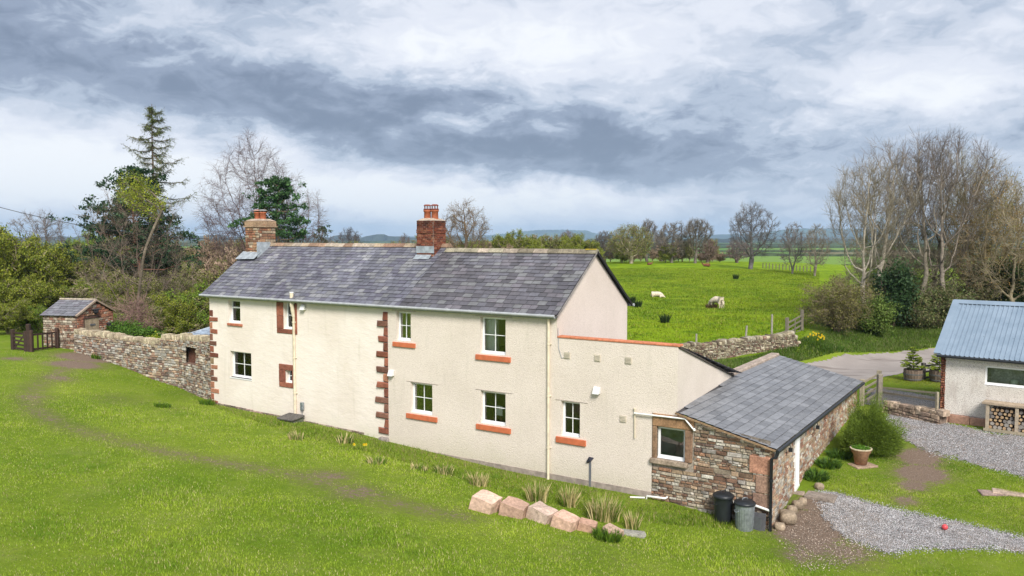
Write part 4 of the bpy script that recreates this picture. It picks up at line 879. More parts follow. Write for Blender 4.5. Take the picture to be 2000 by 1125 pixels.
x.box((.02, .02, .3), (GL, GD, pzl - .01)); x.build('roughcast_wall', WL, gar)
x = MB(); x.add([(0, 0, .3), (0, GD, .3), (0, GD, gz), (0, GD / 2, gz + 1.85), (0, 0, gz)], [(0, 4, 3, 2, 1)]); x.add([(GL, 0, .3), (GL, GD, .3), (GL, GD, gz), (GL, GD / 2, gz + 1.85), (GL, 0, gz)], [(0, 1, 2, 3, 4)]); x.add([(0, GD, .3), (GL, GD, .3), (GL, GD, gz), (0, GD, gz)], (0, 3, 2, 1)); x.box((0, .6, .3), (GL, .64, gz)); x.build('end_wall', STONE, gar)
x = MB(); stones(x, [(0, -.005), (.18, -.005)], lambda s_: pzl, lambda s_: gz - .1, PAL_RED, (.07, .12), (1.2, 2), (.01, .03), 44); stones(x, [(0, 1.0), (0, 0)], lambda s_: .9, lambda s_: gz - .1, PAL_RED, (.07, .12), (1.6, 3), (.01, .03), 45); x.build('corner_bricks', STONE, gar)
x = MB(); s_ = 0; 
for ww in (.35, .75, 1.35, 1.0, 1.2, 1.5, 1.8): x.box((s_ + .01, -.1, .5), (s_ + ww - .01, .05, pzl + random.uniform(-.04, .02)), np.array((.46, .27, .20)) * random.uniform(.85, 1.1)); s_ += ww
bevel(x.build('plinth_blocks', REDSTONE, gar), .02)
window(gar, gq, 0, (0, 0), .1, .07)
x = MB(); x.box((0, -.02, gz - .13), (GL, .1, gz - .01), (.22, .15, .10)); x.build('wall_plate', WOOD, gar)
def metal(t, pos):
    n = t.noise(pos, 1.5, 5); c = t.mix(t.ramp(n, .3, .7), (.20, .265, .34), (.25, .32, .40)); c = t.mix(t.ramp(t.noise(pos, 9, 5, .7), .62, .75), c, (.30, .36, .43))
    return c, .42, None, {'Metallic': .15}
BLUE = mat('blue_coated_steel', metal)
for sgn in (1, -1):
    x = MB(); v0, z0 = (-.28, gz - .02) if sgn > 0 else (GD + .28, gz - .02); v1, z1 = GD / 2, gz + 1.93; dv = np.array([0, v1 - v0, z1 - z0]); dv /= np.linalg.norm(dv); nn = np.cross((1, 0, 0), dv) * sgn
    prof = []; u_ = -.1
    while u_ < GL: prof += [(u_, 0), (u_ + .10, 0), (u_ + .118, .032), (u_ + .152, .032)]; u_ += .17
    A_ = [np.array((p[0], v0, z0)) + nn * p[1] for p in prof]; B_ = [np.array((p[0], v1, z1)) + nn * p[1] for p in prof]; n = len(prof)
    x.add(A_ + B_, [(k, k + 1, n + k + 1, n + k) for k in range(n - 1)])
    for k in range(0, n - 4, 8):
        for t_ in (.12, .37, .63, .88):
            c_ = (A_[k] * (1 - t_) + B_[k] * t_) + np.array((.05, 0, 0)) + nn * .005; x.box(c_ - .011, c_ + .011)
    rf = x.build('roof_sheets', BLUE, gar)
    x = MB(); x.bar((-.1, v0, z0 + .04), (-.1, v1, z1 + .04), .26, .05); x.build('verge_flashing', BLUE, gar)
x = MB(); x.add([(-.2, GD / 2 - .2, gz + 1.86), (GL, GD / 2 - .2, gz + 1.86), (GL, GD / 2, gz + 2.01), (-.2, GD / 2, gz + 2.01), (-.2, GD / 2 + .2, gz + 1.86), (GL, GD / 2 + .2, gz + 1.86)], [(0, 1, 2, 3), (3, 2, 5, 4)]); x.build('ridge_flashing', BLUE, gar)
x = MB(); x.tube([(-.1, -.32, gz - .07), (GL, -.32, gz - .09)], .055, 8); x.build('gutter', BLACKP, gar, True)
# window-sill clutter of the garage
x = MB(); x.lathe([(.1, 0), (.16, .1), (.14, .22), (.001, .24)], 14, (wa + .95, .35, wc + .02)); o = x.build('plastic_jug', simple('pale_plastic', (.55, .62, .55), .4), None, True); o.location = (g0[0], g0[1], 0); o.rotation_euler = (0, 0, gth); tag(o, 'pale plastic jug standing inside the garage window', 'jug')
# log store
ls0, lz1 = ong(1922, 787, -.6); gnd = float(h(*(np.array([g0[0], g0[1]]) + GU[:2] * (ls0 + 1) - GVv[:2] * .6)))
lst = empty('log_store', (g0[0], g0[1], 0), gth, 'timber log store with plank top standing against the garage wall', 'log store')
LS = 2.6
x = MB()
for k in range(3): x.box((ls0 - .05, -.72 + k * .22, lz1 - .02 - .012 * k), (ls0 + LS, -.72 + k * .22 + .2, lz1 + .05 - .0 * k), np.array((.42, .33, .24)) * random.uniform(.85, 1.1))
x.build('top_planks', WOOD, lst)
for u_ in (ls0 + .08, ls0 + 1.05, ls0 + 2.4): x = MB(); x.box((u_, -.68, gnd - .1), (u_ + .11, -.58, lz1 - .03), (.40, .33, .25)); x.build('post', WOOD, lst)
x = MB(); x.box((ls0 + .02, -.70, gnd + .02), (ls0 + LS, -.6, gnd + .12), (.34, .29, .21)); x.build('base_rail', WOOD, lst)
R = random.Random(9); lg = []
for k in range(5):
    x = MB(); r = (.065, .08, .055, .09, .07)[k]; nn = 9; rr = [r * R.uniform(.85, 1.1) for _ in range(nn)]
    ring = lambda y, q: [(q * rr[g] * math.cos(6.283 * g / nn), y, q * rr[g] * math.sin(6.283 * g / nn)) for g in range(nn)]
    fr, bk = ring(-.24, 1), ring(.24, 1); inn = ring(-.245, .85); bc = (.16, .12, .09); fc = [(.40, .27, .16), (.33, .30, .27), (.48, .34, .2), (.26, .24, .22), (.20, .18, .17)][k]
    x.add(fr + bk, [(g, nn + g, nn + (g + 1) % nn, (g + 1) % nn) for g in range(nn)], bc); x.add(fr + inn, [(g, (g + 1) % nn, nn + (g + 1) % nn, nn + g) for g in range(nn)], np.array(fc) * .6); x.add(inn, [tuple(range(nn))], fc)
    lg.append(x.build('log', WOOD)); 
first = set(); z = gnd + .18; row = 0
while z < lz1 - .12:
    u_ = ls0 + .24 + (.06 if row % 2 else 0)
    while u_ < ls0 + LS - .1:
        k = R.randrange(5) if z < gnd + .5 else R.choice((0, 2, 0, 4)); p = g0 * 0 + np.array([g0[0], g0[1], 0]) + GU * u_ - GVv * (.36 + R.uniform(-.03, .03)) + np.array([0, 0, z])
        if not (ls0 + 1.0 < u_ < ls0 + 1.0): 
            o = lg[k] if k not in first else lg[k].copy()
            if k in first: COL.objects.link(o)
            first.add(k); o.location = Vector(p); o.rotation_euler = (0, R.uniform(0, 6), gth); o.rotation_mode = 'XYZ'
            o.rotation_euler = (0, 0, gth); tag(o, ('yellowish split log in the upper part of the log store' if z > gnd + .5 else 'grey round log in the lower part of the log store'), 'log', 'logs stacked in the log store')
        u_ += .155
    z += .135; row += 1

# ------------------------------------------------------------------ gates, fences
def local(p, ang): return empty, p, ang
DKW = (.045, .028, .022); GRW = (.30, .26, .19)
def railgate(name, A, B, hgt, nr_, col, lab, cat='gate', vert=0, brace=True, posts=True, ph=None, lean=0):
    A = np.asarray(A, float); B = np.asarray(B, float); L_ = float(np.linalg.norm((B - A)[:2])); ang = math.atan2(B[1] - A[1], B[0] - A[0]); dz = B[2] - A[2]
    g = empty(name, A, ang, lab, cat); ph = ph or hgt + .15
    for k in range(nr_): z = .12 + (hgt - .14) * k / max(1, nr_ - 1); x = MB(); x.bar((.06, 0, z), (L_ - .06, 0, z + dz), .035, .1, np.array(col) * random.uniform(.85, 1.2)); x.build('rail', WOOD, g)
    for k in range(vert): u_ = .12 + (L_ - .24) * k / (vert - 1); x = MB(); zz_ = dz * u_ / L_; x.box((u_ - .06, -.05, .05 + zz_), (u_ + .06, -.02, hgt + .04 + zz_), np.array(col) * random.uniform(.85, 1.2)); x.build('picket', WOOD, g)
    if brace: x = MB(); x.bar((.1, .03, .12), (L_ - .1, .03, hgt + dz), .03, .08, col); x.build('brace', WOOD, g)
    if posts:
        for u_, z_ in ((0, 0), (L_, dz)): x = MB(); x.box((u_ - .09, -.09, z_ - .3), (u_ + .09, .09, z_ + ph), np.array(col) * 1.1); bevel(x.build('post', WOOD, g), .015)
    return g
p0, p1, p2 = gp(26, 683), gp(57, 687), gp(112, 680)
railgate('field_gate', p0, p1 - np.array([.15, 0, 0]), 1.0, 5, DKW, 'dark five bar gate beside the tall post left of the stone shed', posts=True, ph=1.15)
railgate('picket_gate', p1 + np.array([.12, 0, 0]), p2, .95, 2, (.06, .035, .027), 'dark timber picket gate between tall post and stone shed', vert=6, brace=False, ph=1.2)
x = MB(); x.box((-.1, -.1, -.3), (.1, .1, 1.55), DKW); o = bevel(x.build('gate_post', WOOD), .02); o.location = Vector(p1); tag(o, 'tall dark gate post between the two dark gates', 'post')
q0, q1 = gp(1683, 793), gp(1717, 790)
ga_ = aty(1683, 790, 36.2); gb_ = aty(1716, 768, 38.2); ga_[2] = h(ga_[0], ga_[1]); gb_[2] = h(gb_[0], gb_[1])
railgate('wooden_gate', ga_, gb_, 1.05, 4, GRW, 'weathered pale wooden gate at the corner of the outbuilding', posts=True, brace=False)
pw = gp(1717, 796); x = MB(); x.box((-.1, -.1, -.3), (.1, .1, 1.5), (.24, .21, .17)); o = bevel(x.build('gate_post', WOOD), .02); o.location = Vector(pw); tag(o, 'thick weathered grey post where the wooden gate meets the mesh fence', 'post')
# mesh fence above the low wall
fa, fb = DWp[0] + np.array([.1, .25, 0]), DWp[2] + np.array([0, .25, 0]); Lf = np.linalg.norm((fb - fa)[:2]); af = math.atan2(fb[1] - fa[1], fb[0] - fa[0]); za, zb_ = fz(1724, 757, fa) - fa[2], fz(1834, 768, fb) - fa[2]; la, lb = fz(1724, 786, fa) - fa[2], fz(1834, 806, fb) - fa[2]
mf = empty('mesh_fence', fa, af, 'grey wire mesh fence with timber rails on top of the low wall', 'fence')
x = MB(); x.bar((0, 0, za), (Lf, 0, zb_), .03, .07, GRW); x.build('rail', WOOD, mf); x = MB(); x.bar((0, 0, (za + la) / 2 + .12), (Lf, 0, (zb_ + lb) / 2 + .1), .03, .07, (.2, .17, .13)); x.build('rail', WOOD, mf)
x = MB(); x.box((Lf - .04, -.05, -.1), (Lf + .05, .05, zb_ + .05), GRW); x.build('post', WOOD, mf)
x = MB(); nw = int(Lf / .075)
for k in range(nw): u_ = Lf * k / nw; t_ = k / nw; x.bar((u_, .02, la * (1 - t_) + lb * t_ - .1), (u_, .02, za * (1 - t_) + zb_ * t_), .007, .007, (.35, .34, .33))
for k in range(9): f_ = k / 9; x.bar((0, .02, la * (1 - f_) + za * f_), (Lf, .02, lb * (1 - f_) + zb_ * f_), .007, .007, (.35, .34, .33))
x.build('wire_mesh', WOOD, mf)
# dark rails behind the barrels
ra, rb = gp(1803, 742), gp(1850, 738); railgate('rail_fence', ra, rb, .75, 3, (.09, .08, .075), 'low dark rail fence between the two barrel planters', 'fence', brace=False)
# field boundary posts
FP = []
for px1, py0, py1, lab in ((1367, 652, 672, 'thin grey fence post nearest the cottage gable, behind the field wall'), (1464, 636, 662, 'leaning grey fence post in the middle of the field wall'), (1517, 614, 656, 'tall grey fence post behind the right part of the field wall')):
    i = gp(px1, py1 + 12); x = MB(); hh = fz(px1, py0, i + np.array([0, 1, 0])) - i[2]; ln = .1 if px1 == 1464 else 0; x.bar((0, 0, -.2), (ln, 0, hh), .1, .1, (.28, .26, .22)); o = x.build('fence_post', WOOD); o.location = (i[0], i[1] + 1.0, i[2]); tag(o, lab, 'post', 'fence posts along the field wall')
ja, jb = gp(1545, 668), gp(1577, 650); jb = ja + (jb - ja) / np.linalg.norm(jb - ja) * 2.6; jb[2] = h(jb[0], jb[1]); railgate('field_fence', ja + np.array([0, .8, 0]), jb + np.array([0, .8, 0]), 1.1, 4, (.17, .15, .12), 'weathered rail fence climbing beside the hawthorn at the wall end', 'fence', vert=3, brace=False, ph=1.45)
fa_ = [gp(px_, py_) for px_, py_ in ((1490, 524), (1540, 527), (1590, 532))]
x = MB(); c0 = None
fl = empty('wire_fence', fa_[0], 0, 'distant thin wire fence at the top of the sheep field beside the big oak', 'fence')
for k in range(16): t_ = k / 15; p = fa_[0] * (1 - t_) + fa_[2] * t_; p[2] = h(p[0], p[1]); q = p - fa_[0]; x = MB(); x.box((q[0] - .06, q[1] - .06, q[2] - .2), (q[0] + .06, q[1] + .06, q[2] + .85), (.15, .14, .09)); x.build('post', WOOD, fl)
x = MB(); q = fa_[2] - fa_[0]; x.bar((0, 0, .9), (q[0], q[1], q[2] + .9), .015, .015, (.2, .2, .2)); x.bar((0, 0, .5), (q[0], q[1], q[2] + .5), .02, .02, (.3, .3, .3)); x.build('wire', WOOD, fl)
# overhead cable
ca, cb, cc_ = aty(-60, 388, 58), aty(480, 467, 62), aty(160, 441, 59.4); x = MB(); tt_ = np.linspace(0, 1, 24)
L2 = [((t_ - 0) / 1) for t_ in tt_]; pts = [ca * (1 - t_) + cb * t_ + np.array([0, 0, -3.2 * t_ * (1 - t_)]) for t_ in tt_]; x.tube(pts, .022, 5, (.04, .04, .045)); tag(x.build('overhead_cable', WOOD), 'thin dark overhead cable sagging past the pine trees', 'cable')

# ------------------------------------------------------------------ small things round the house
def put(o, p, lab, cat, group=None, rz=0): o.location = Vector(p); o.rotation_euler = (0, 0, rz); return tag(o, lab, cat, group)
# bins
def bin_(px, py, r, hh, ribbed, m_, lab):
    p = gp(px, py); root = empty('dustbin', p, .4, lab, 'dustbin', 'bins against the stone outbuilding')
    n = 48; prof = [(.0, .0), (r * .86, .0), (r * .86, .03)] + [(r * (.87 + .13 * k / 8), .03 + (hh - .13) * k / 8) for k in range(9)] + [(r * 1.04, hh - .09), (r * 1.04, hh - .05)]
    x = MB(); V_ = []
    for rr, z in prof:
        for k in range(n): a = 2 * math.pi * k / n; q = rr * (1 + (.03 if ribbed and k % 2 and .05 < z < hh - .12 else 0)); V_.append((q * math.cos(a), q * math.sin(a), z))
    x.add(V_, [(i * n + k, i * n + (k + 1) % n, (i + 1) * n + (k + 1) % n, (i + 1) * n + k) for i in range(len(prof) - 1) for k in range(n)]); x.build('body', m_, root, not ribbed)
    x = MB(); x.lathe([(r * 1.1, hh - .07), (r * 1.12, hh - .02), (r * 1.07, hh), (r * .8, hh + .05), (r * .3, hh + .075), (.001, hh + .08)], 32); ld = x.build('lid', BLACKP, root, True); x = MB(); x.tube([(-.1, 0, hh + .05), (-.08, 0, hh + .12), (.08, 0, hh + .12), (.1, 0, hh + .05)], .012, 6); x.build('handle', m_, ld, True)
    for s_ in (-1, 1): x = MB(); x.tube([(s_ * r * 1.0, -.08, hh * .72), (s_ * (r * 1.0 + .05), -.06, hh * .68), (s_ * (r * 1.0 + .05), .06, hh * .68), (s_ * r, .08, hh * .72)], .012, 6); x.build('side_handle', m_, root, True)
bin_(1412, 1019, .29, .86, False, BLACKP, 'black plastic dustbin with lid, left of the galvanised one'); bin_(1454, 1033, .29, .84, True, GALV, 'galvanised ribbed dustbin with black lid, right of the plastic one')
x = MB(); x.box((-.22, -.03, -.1), (.22, .03, .5), (.08, .08, .09)); x.box((-.3, -.09, -.1), (.12, -.05, .38), (.07, .075, .08)); o = bevel(x.build('spare_slates', SLATE), .01); put(o, W(7.15, -.2, float(h(*W(7.15, -.2)[:2]))), 'dark spare slates leaning on the outbuilding wall by the downpipe', 'slates', rz=HR); o.rotation_euler = (-.15, 0, HR)
# row of sandstone boulders
for k, (px_, py_, a, b, c_, col, lab) in enumerate(((946, 996, .92, .8, .62, (.56, .36, .27), 'first and tallest pink sandstone boulder, at the upper left end of the row'), (1003, 1006, .95, .75, .55, (.54, .33, .24), 'broad pink boulder second from the upper left, with darker front edge'),
        (1056, 1016, .95, .7, .55, (.60, .42, .33), 'pale pink boulder in the middle of the row'), (1102, 1030, .85, .7, .5, (.54, .33, .24), 'pink boulder right of the palest one'), (1146, 1036, .68, .5, .36, (.47, .27, .19), 'smaller reddish boulder near the lower end of the row'), (1195, 1045, .68, .5, .3, (.52, .34, .25), 'last low pink boulder half sunk in the grass'))):
    p = gp(px_, py_); x = MB(); rock(x, (0, 0, c_ * .16), (a * .77, b * .8, c_ * 1.1), np.array(col) * (1.0, 1.08, 1.12), 300 + k, .9, -.5 + .22 * math.sin(k * 2), 6, .06); o = x.build('boulder', REDSTONE); put(o, p, lab, 'boulder', 'sandstone boulders in a row'); o.rotation_euler = (.12, .18 + .08 * math.sin(k * 3), 0)
x = MB(); rock(x, (0, 0, .03), (.75, .35, .14), (.3, .29, .25), 320, .7, -.3, 6, .05); put(x.build('flat_stone', STONE), gp(1235, 1045), 'flat grey stone in the grass below the boulder row', 'stone')
# rocks at the outbuilding corner
for k, (px_, py_, s_, lab) in enumerate(((1523, 1034, .3, 'lowest small rock beside the black downpipe'), (1540, 1020, .5, 'largest rounded rock in the heap by the wall'), (1532, 1008, .3, 'grey rock behind the largest of the heap'), (1547, 1003, .34, 'brownish rock in the middle of the heap'), (1558, 992, .34, 'rounded rock high in the heap near the door step'), (1568, 984, .28, 'last rock of the heap, closest to the door step'), (1600, 955, .28, 'round stone lying right of the door'))):
    x = MB(); rock(x, (0, 0, s_ * .3), (s_, s_ * .9, s_ * .8), (.33, .26, .19), 340 + k, .3, None, 6, .06); put(x.build('rock', STONE, None, True), gp(px_, py_), lab, 'rock', 'rocks heaped at the outbuilding wall')
def slab(px_, py_, a, b, t, col, lab, rz, name='paving_slab', tilt=0):
    x = MB(); x.box((-a / 2, -b / 2, -.05), (a / 2, b / 2, t), col); o = bevel(x.build(name, STONE), .02); put(o, gp(px_, py_), lab, 'slab', rz=rz); o.rotation_euler = (0, tilt, rz); return o
slab(1603, 971, .95, .62, .07, (.27, .225, .19), 'stone slab lying on the gravel in front of the outbuilding door', HR); slab(1941, 963, .85, .5, .03, (.30, .22, .19), 'darker left flagstone of the pair in the right lawn', -.2); slab(1976, 963, 1.1, .55, .03, (.42, .32, .25), 'paler right flagstone of the pair in the right lawn', -.5)
sl_o = slab(567, 826, .98, .75, .03, (.13, .12, .11), 'slate slab over the drain at the foot of the left downpipe', HR, 'drain_cover', 0); p = W(onv(566, 820, -.45)[0], -.4); sl_o.location = (p[0], p[1], .92); sl_o.rotation_euler = (.12, 0, HR)
x = MB(); x.box((-.42, -.3, -.4), (.42, .32, -.06), (.12, .13, .10)); x.build('drain_box', STONE, sl_o)
# plant pot
pp = gp(1681, 909); pot = empty('plant_pot', pp, 0, 'large terracotta coloured plant pot with low green plants beside the bush', 'plant pot')
x = MB(); x.lathe([(.0, 0), (.2, 0), (.27, .38), (.32, .42), (.345, .52), (.37, .54), (.36, .57), (.31, .56), (.29, .48), (.0, .48)], 28, (0, 0, .06), (.46, .25, .17)); x.build('pot', REDSTONE, pot, True)
x = MB(); x.lathe([(.29, .5), (.27, .535), (.0, .55)], 20, (0, 0, .06), (.05, .09, .02)); x.lathe([(.37, .54), (.375, .575), (.33, .58), (.31, .56)], 28, (0, 0, .06), (.6, .5, .36)); x.build('rim', REDSTONE, pot)
x = MB(); R = np.random.default_rng(5); n = 900; r = .3 * np.sqrt(R.random(n)); a = R.random(n) * 6.283; c_ = np.stack([r * np.cos(a), r * np.sin(a), .6 + .06 * R.random(n)], 1); d1 = R.normal(0, .035, (n, 3)); d2 = R.normal(0, .035, (n, 3)); x.add(np.stack([c_, c_ + d1, c_ + d2], 1).reshape(-1, 3), np.arange(3 * n).reshape(-1, 3), np.repeat(np.array([(.10, .22, .02)]) * R.uniform(.6, 1.4, (n, 1)), 3, 0)); x.build('plants', LEAF, pot)
x = MB(); x.box((-.45, -.3, -.03), (.45, .3, .06), (.35, .25, .18)); put(bevel(x.build('paving_slab', STONE), .02), pp + np.array([.05, 0, -.02]), 'brown slab underneath the terracotta plant pot', 'slab', rz=.3)
x = MB(); x.lathe([(.085 * math.sin(math.pi * k / 10) + .0005, -.085 * math.cos(math.pi * k / 10)) for k in range(11)], 18); o = x.build('ball', simple('red_rubber', (.62, .07, .08), .4, .2, 12), None, True); p = gp(1845, 1036); put(o, p + np.array([0, 0, .1]), 'small red ball on the lower gravel drive', 'ball')
# post light
pl = gp(1153, 950); lp = empty('garden_light', pl, HR, 'black spotlight on a grey post in front of the cottage wall', 'garden light')
hp = fz(1153, 900, pl) - pl[2]; x = MB(); x.box((-.035, -.035, -.1), (.035, .035, hp), (.14, .15, .17)); x.build('post', SLATE, lp)
x = MB(); x.add([(-.13, -.09, hp - .05), (.0, -.12, hp + .17), (.14, 0, hp + .12), (.05, .1, hp - .02), (-.13, .02, hp - .12), (.03, -.1, hp + .0)], [(0, 1, 5), (1, 2, 5), (2, 3, 5), (3, 4, 5), (4, 0, 5), (0, 4, 1), (4, 3, 1), (3, 2, 1)], (.03, .03, .05)); x.build('lamp_head', SLATE, lp)
# barrel planters with little conifers
def conifer(mb, c, hh, r, seed, c1=(.26, .33, .03), c2=(.08, .13, .02)):
    R = np.random.default_rng(seed); c = np.asarray(c, float); mb.tube([c, c + (0, 0, hh)], [.03, .006], 5, (.12, .08, .05), 0)
    P0, P1, cl = [], [], []; lv = int(9)
    for k in range(lv):
        z = .08 + .9 * k / lv; L_ = r * (1 - z) ** .8 + .03; nb_ = 9 if k < 6 else 6
        for g in range(nb_):
            a = R.uniform(0, 6.28); d = np.array([math.cos(a), math.sin(a), .12 + R.uniform(-.1, .15)]); b0 = c + (0, 0, z * hh); e = b0 + d * L_ * R.uniform(.8, 1.1)
            for m_ in range(90):
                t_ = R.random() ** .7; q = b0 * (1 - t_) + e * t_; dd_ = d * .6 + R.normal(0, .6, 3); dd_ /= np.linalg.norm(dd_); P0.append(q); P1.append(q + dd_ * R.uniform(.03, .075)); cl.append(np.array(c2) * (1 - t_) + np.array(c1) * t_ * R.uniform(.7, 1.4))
    mb.segs(P0, P1, np.full(len(P0), .014), np.full(len(P0), .003), 3, np.array(cl), 0)
def barrel(px_, py_, hc, lab1, lab2):
    p = gp(px_, py_); br = empty('barrel_planter', p, 0, lab1, 'barrel', 'barrel planters'); x = MB(); n = 20
    for k in range(n):
        a0, a1 = 6.283 * (k + .04) / n, 6.283 * (k + .96) / n; cc = np.array((.15, .11, .085)) * random.uniform(.7, 1.3); V_ = []
        for z, r in ((0, .40), (.28, .47), (.58, .46)):
            for a in (a0, a1): V_.append((r * math.cos(a), r * math.sin(a), z))
        x.add(V_, [(0, 1, 3, 2), (2, 3, 5, 4)], cc)
    x.lathe([(.0, .5), (.44, .5), (.44, .58), (.46, .58)], 20, (0, 0, 0), (.06, .045, .03)); x.lathe([(.39, 0), (.44, .3), (.42, .5)], 20, (0, 0, 0), (.05, .04, .03)); x.build('staves', WOOD, br)
    x = MB()
    for z, r in ((.1, .44), (.36, .485)): x.lathe([(r - .01, z - .03), (r, z - .03), (r, z + .03), (r - .01, z + .03)], 24, (0, 0, 0), (.10, .10, .10))
    x.build('hoops', WOOD, br)
    x = MB(); conifer(x, (0, 0, 0), hc, .62, int(px_)); o = x.build('small_conifer', LEAF); put(o, p + np.array([0, 0, .5]), lab2, 'conifer', 'conifers in barrels')
barrel(1783, 743, 1.35, 'half barrel planter standing clear of the garage on mossy grass', 'little bright green conifer in the barrel left of the garage'); barrel(1834, 745, 1.2, 'half barrel planter partly hidden by the garage corner', 'little green conifer partly hidden behind the garage corner')
# picnic bench, trellis, sheds and tarps in the garden beyond
pb = gp(290, 652); pb = aty(290, 646, 50); pb[2] = h(pb[0], pb[1]); bn = empty('picnic_bench', pb, .2, 'pale wooden bench rails in the garden behind the wall', 'bench')
for z, y in ((.75, 0), (.45, .5), (.45, -.5), (.95, .3)): x = MB(); x.box((-.9, y - .1, z), (.9, y + .1, z + .05), (.34, .30, .14)); x.build('plank', WOOD, bn)
for u_ in (-.7, .7): x = MB(); x.box((u_ - .05, -.5, 0), (u_ + .05, -.4, .9), (.26, .22, .12)); x.box((u_ - .05, .4, 0), (u_ + .05, .5, .9), (.26, .22, .12)); x.build('leg', WOOD, bn)
def frame_tunnel():
    p = aty(100, 545, 92); p[2] = h(p[0], p[1]); g = empty('polytunnel_frame', p, .15, 'bare hooped polytunnel frame among the bushes on the left', 'polytunnel')
    for k in range(6): x = MB(); x.tube([(-2.3 + k * 1.1, 1.6 * math.cos(a), 2.1 * math.sin(a)) for a in np.linspace(0, math.pi, 12)], .035, 5, (.42, .46, .45)); x.build('hoop', WOOD, g)
    x = MB(); x.tube([(-2.3, 0, 2.1), (3.2, 0, 2.1)], .03, 5, (.45, .48, .46)); x.build('ridge_pole', WOOD, g); x = MB(); x.box((-3.3, -1, 0), (-2.5, .6, 1.9), (.45, .47, .48)); x.build('end_panel', WOOD, g)
frame_tunnel()
def hut(px_, py_, Y, w_, d_, hh, colw, colr, name, lab, cat, rz=.2, gable=.35):
    p = aty(px_, py_, Y); p[2] = h(p[0], p[1]); g = empty(name, p, rz, lab, cat); x = MB(); x.box((-w_ / 2, -d_ / 2, 0), (w_ / 2, d_ / 2, hh), colw); x.build('walls', WOOD, g); x = MB(); a = w_ / 2 + .2; b = d_ / 2 + .2
    x.add([(-a, -b, hh - .03), (a, -b, hh - .03), (a, 0, hh + gable), (-a, 0, hh + gable), (a, b, hh - .03), (-a, b, hh - .03)], [(0, 1, 2, 3), (3, 2, 4, 5)], colr); x.add([(-a, -b, hh), (-a, 0, hh + gable), (-a, b, hh)], (0, 1, 2), colw); x.add([(a, -b, hh), (a, 0, hh + gable), (a, b, hh)], (0, 1, 2), colw); x.build('roof', WOOD, g)
    x = MB(); x.box((-.4, -d_ / 2 - .03, .05), (.4, -d_ / 2, hh * .85), np.array(colw) * .6); x.build('door', WOOD, g); return g
hut(88, 585, 66, 2.4, 1.8, 1.7, (.10, .11, .11), (.17, .18, .19), 'garden_shed', 'small dark shed with grey felt roof among the left bushes', 'shed'); hut(300, 560, 84, 4.4, 2.6, 1.9, (.28, .38, .38), (.46, .60, .58), 'pale_shed', 'pale turquoise roofed shed glimpsed through the thicket', 'shed'); hut(248, 562, 86, 3.4, 2.4, 1.9, (.32, .44, .44), (.40, .56, .55), 'pale_shed', 'smaller turquoise shed left of the other, behind bare branches', 'shed', -.1)
hut(100, 592, 63, 1.5, 1.0, .8, (.38, .43, .46), (.42, .5, .58), 'cold_frame', 'pale glass cold frame in front of the small dark shed', 'cold frame')
# ------------------------------------------------------------------ trees
def skel(seed, lv=4, trunk=.25, nb=(5, 6, 6, 5), ang=(38, 42, 45, 45), ratio=(.62, .55, .5, .5), up=.12, wig=.16, seg=4, lean=0.0, droop=0.0, clear=.25, r0=1.0, multi=1, leader=True):
    R = np.random.default_rng(seed); P0, P1, RA, RB, LV = [], [], [], [], []; ends = []
    def grow(p, d, L, r, lev):
        n = seg if lev < lv - 1 else 2; st = L / n; ch = []
        for k in range(n):
            d = d + R.normal(0, wig, 3) * (1 if lev else .5) + np.array([0, 0, up if lev < 3 else up * .4 - droop * (lev >= 2)]) ; d /= np.linalg.norm(d); q = p + d * st; ra = r * (1 - .8 * k / n); rb = r * (1 - .8 * (k + 1) / n)
            P0.append(p); P1.append(q); RA.append(ra); RB.append(rb); LV.append(lev); ch.append((p, q, d.copy(), rb)); p = q
        if lev >= lv - 1: ends.append(p); return
        m = nb[min(lev, len(nb) - 1)]; ph = R.uniform(0, 6.28)
        for j in range(m):
            t_ = (clear if lev == 0 else .18) + (1 - (clear if lev == 0 else .18)) * (j + R.uniform(.1, .9)) / m; i = min(int(t_ * n), n - 1); a, b, dd, rr = ch[i]; f = t_ * n - i; o_ = a * (1 - f) + b * f
            ph += 2.4; an = math.radians(ang[min(lev, len(ang) - 1)] * R.uniform(.7, 1.3)); s1 = np.cross(dd, R.normal(0, 1, 3)); s1 /= np.linalg.norm(s1)
            if lev == 0: e1 = np.array([math.cos(ph), math.sin(ph), 0]); s1 = e1 - dd * (e1 @ dd); s1 /= np.linalg.norm(s1)
            nd = dd * math.cos(an) + s1 * math.sin(an); grow(o_, nd, L * ratio[min(lev, len(ratio) - 1)] * R.uniform(.75, 1.15) * (1.05 - .45 * t_ * (lev > 0)), max(rr, r * .25) * .62, lev + 1)
    for k in range(multi):
        a = R.uniform(0, 6.28); tl = .0 if multi == 1 else .28; grow(np.zeros(3), np.array([math.cos(a) * tl + lean, math.sin(a) * tl, 1.0]), 1.0 * (1 if multi == 1 else R.uniform(.8, 1)), r0, 0)
    return [np.array(v) for v in (P0, P1, RA, RB, LV)] + [np.array(ends)]
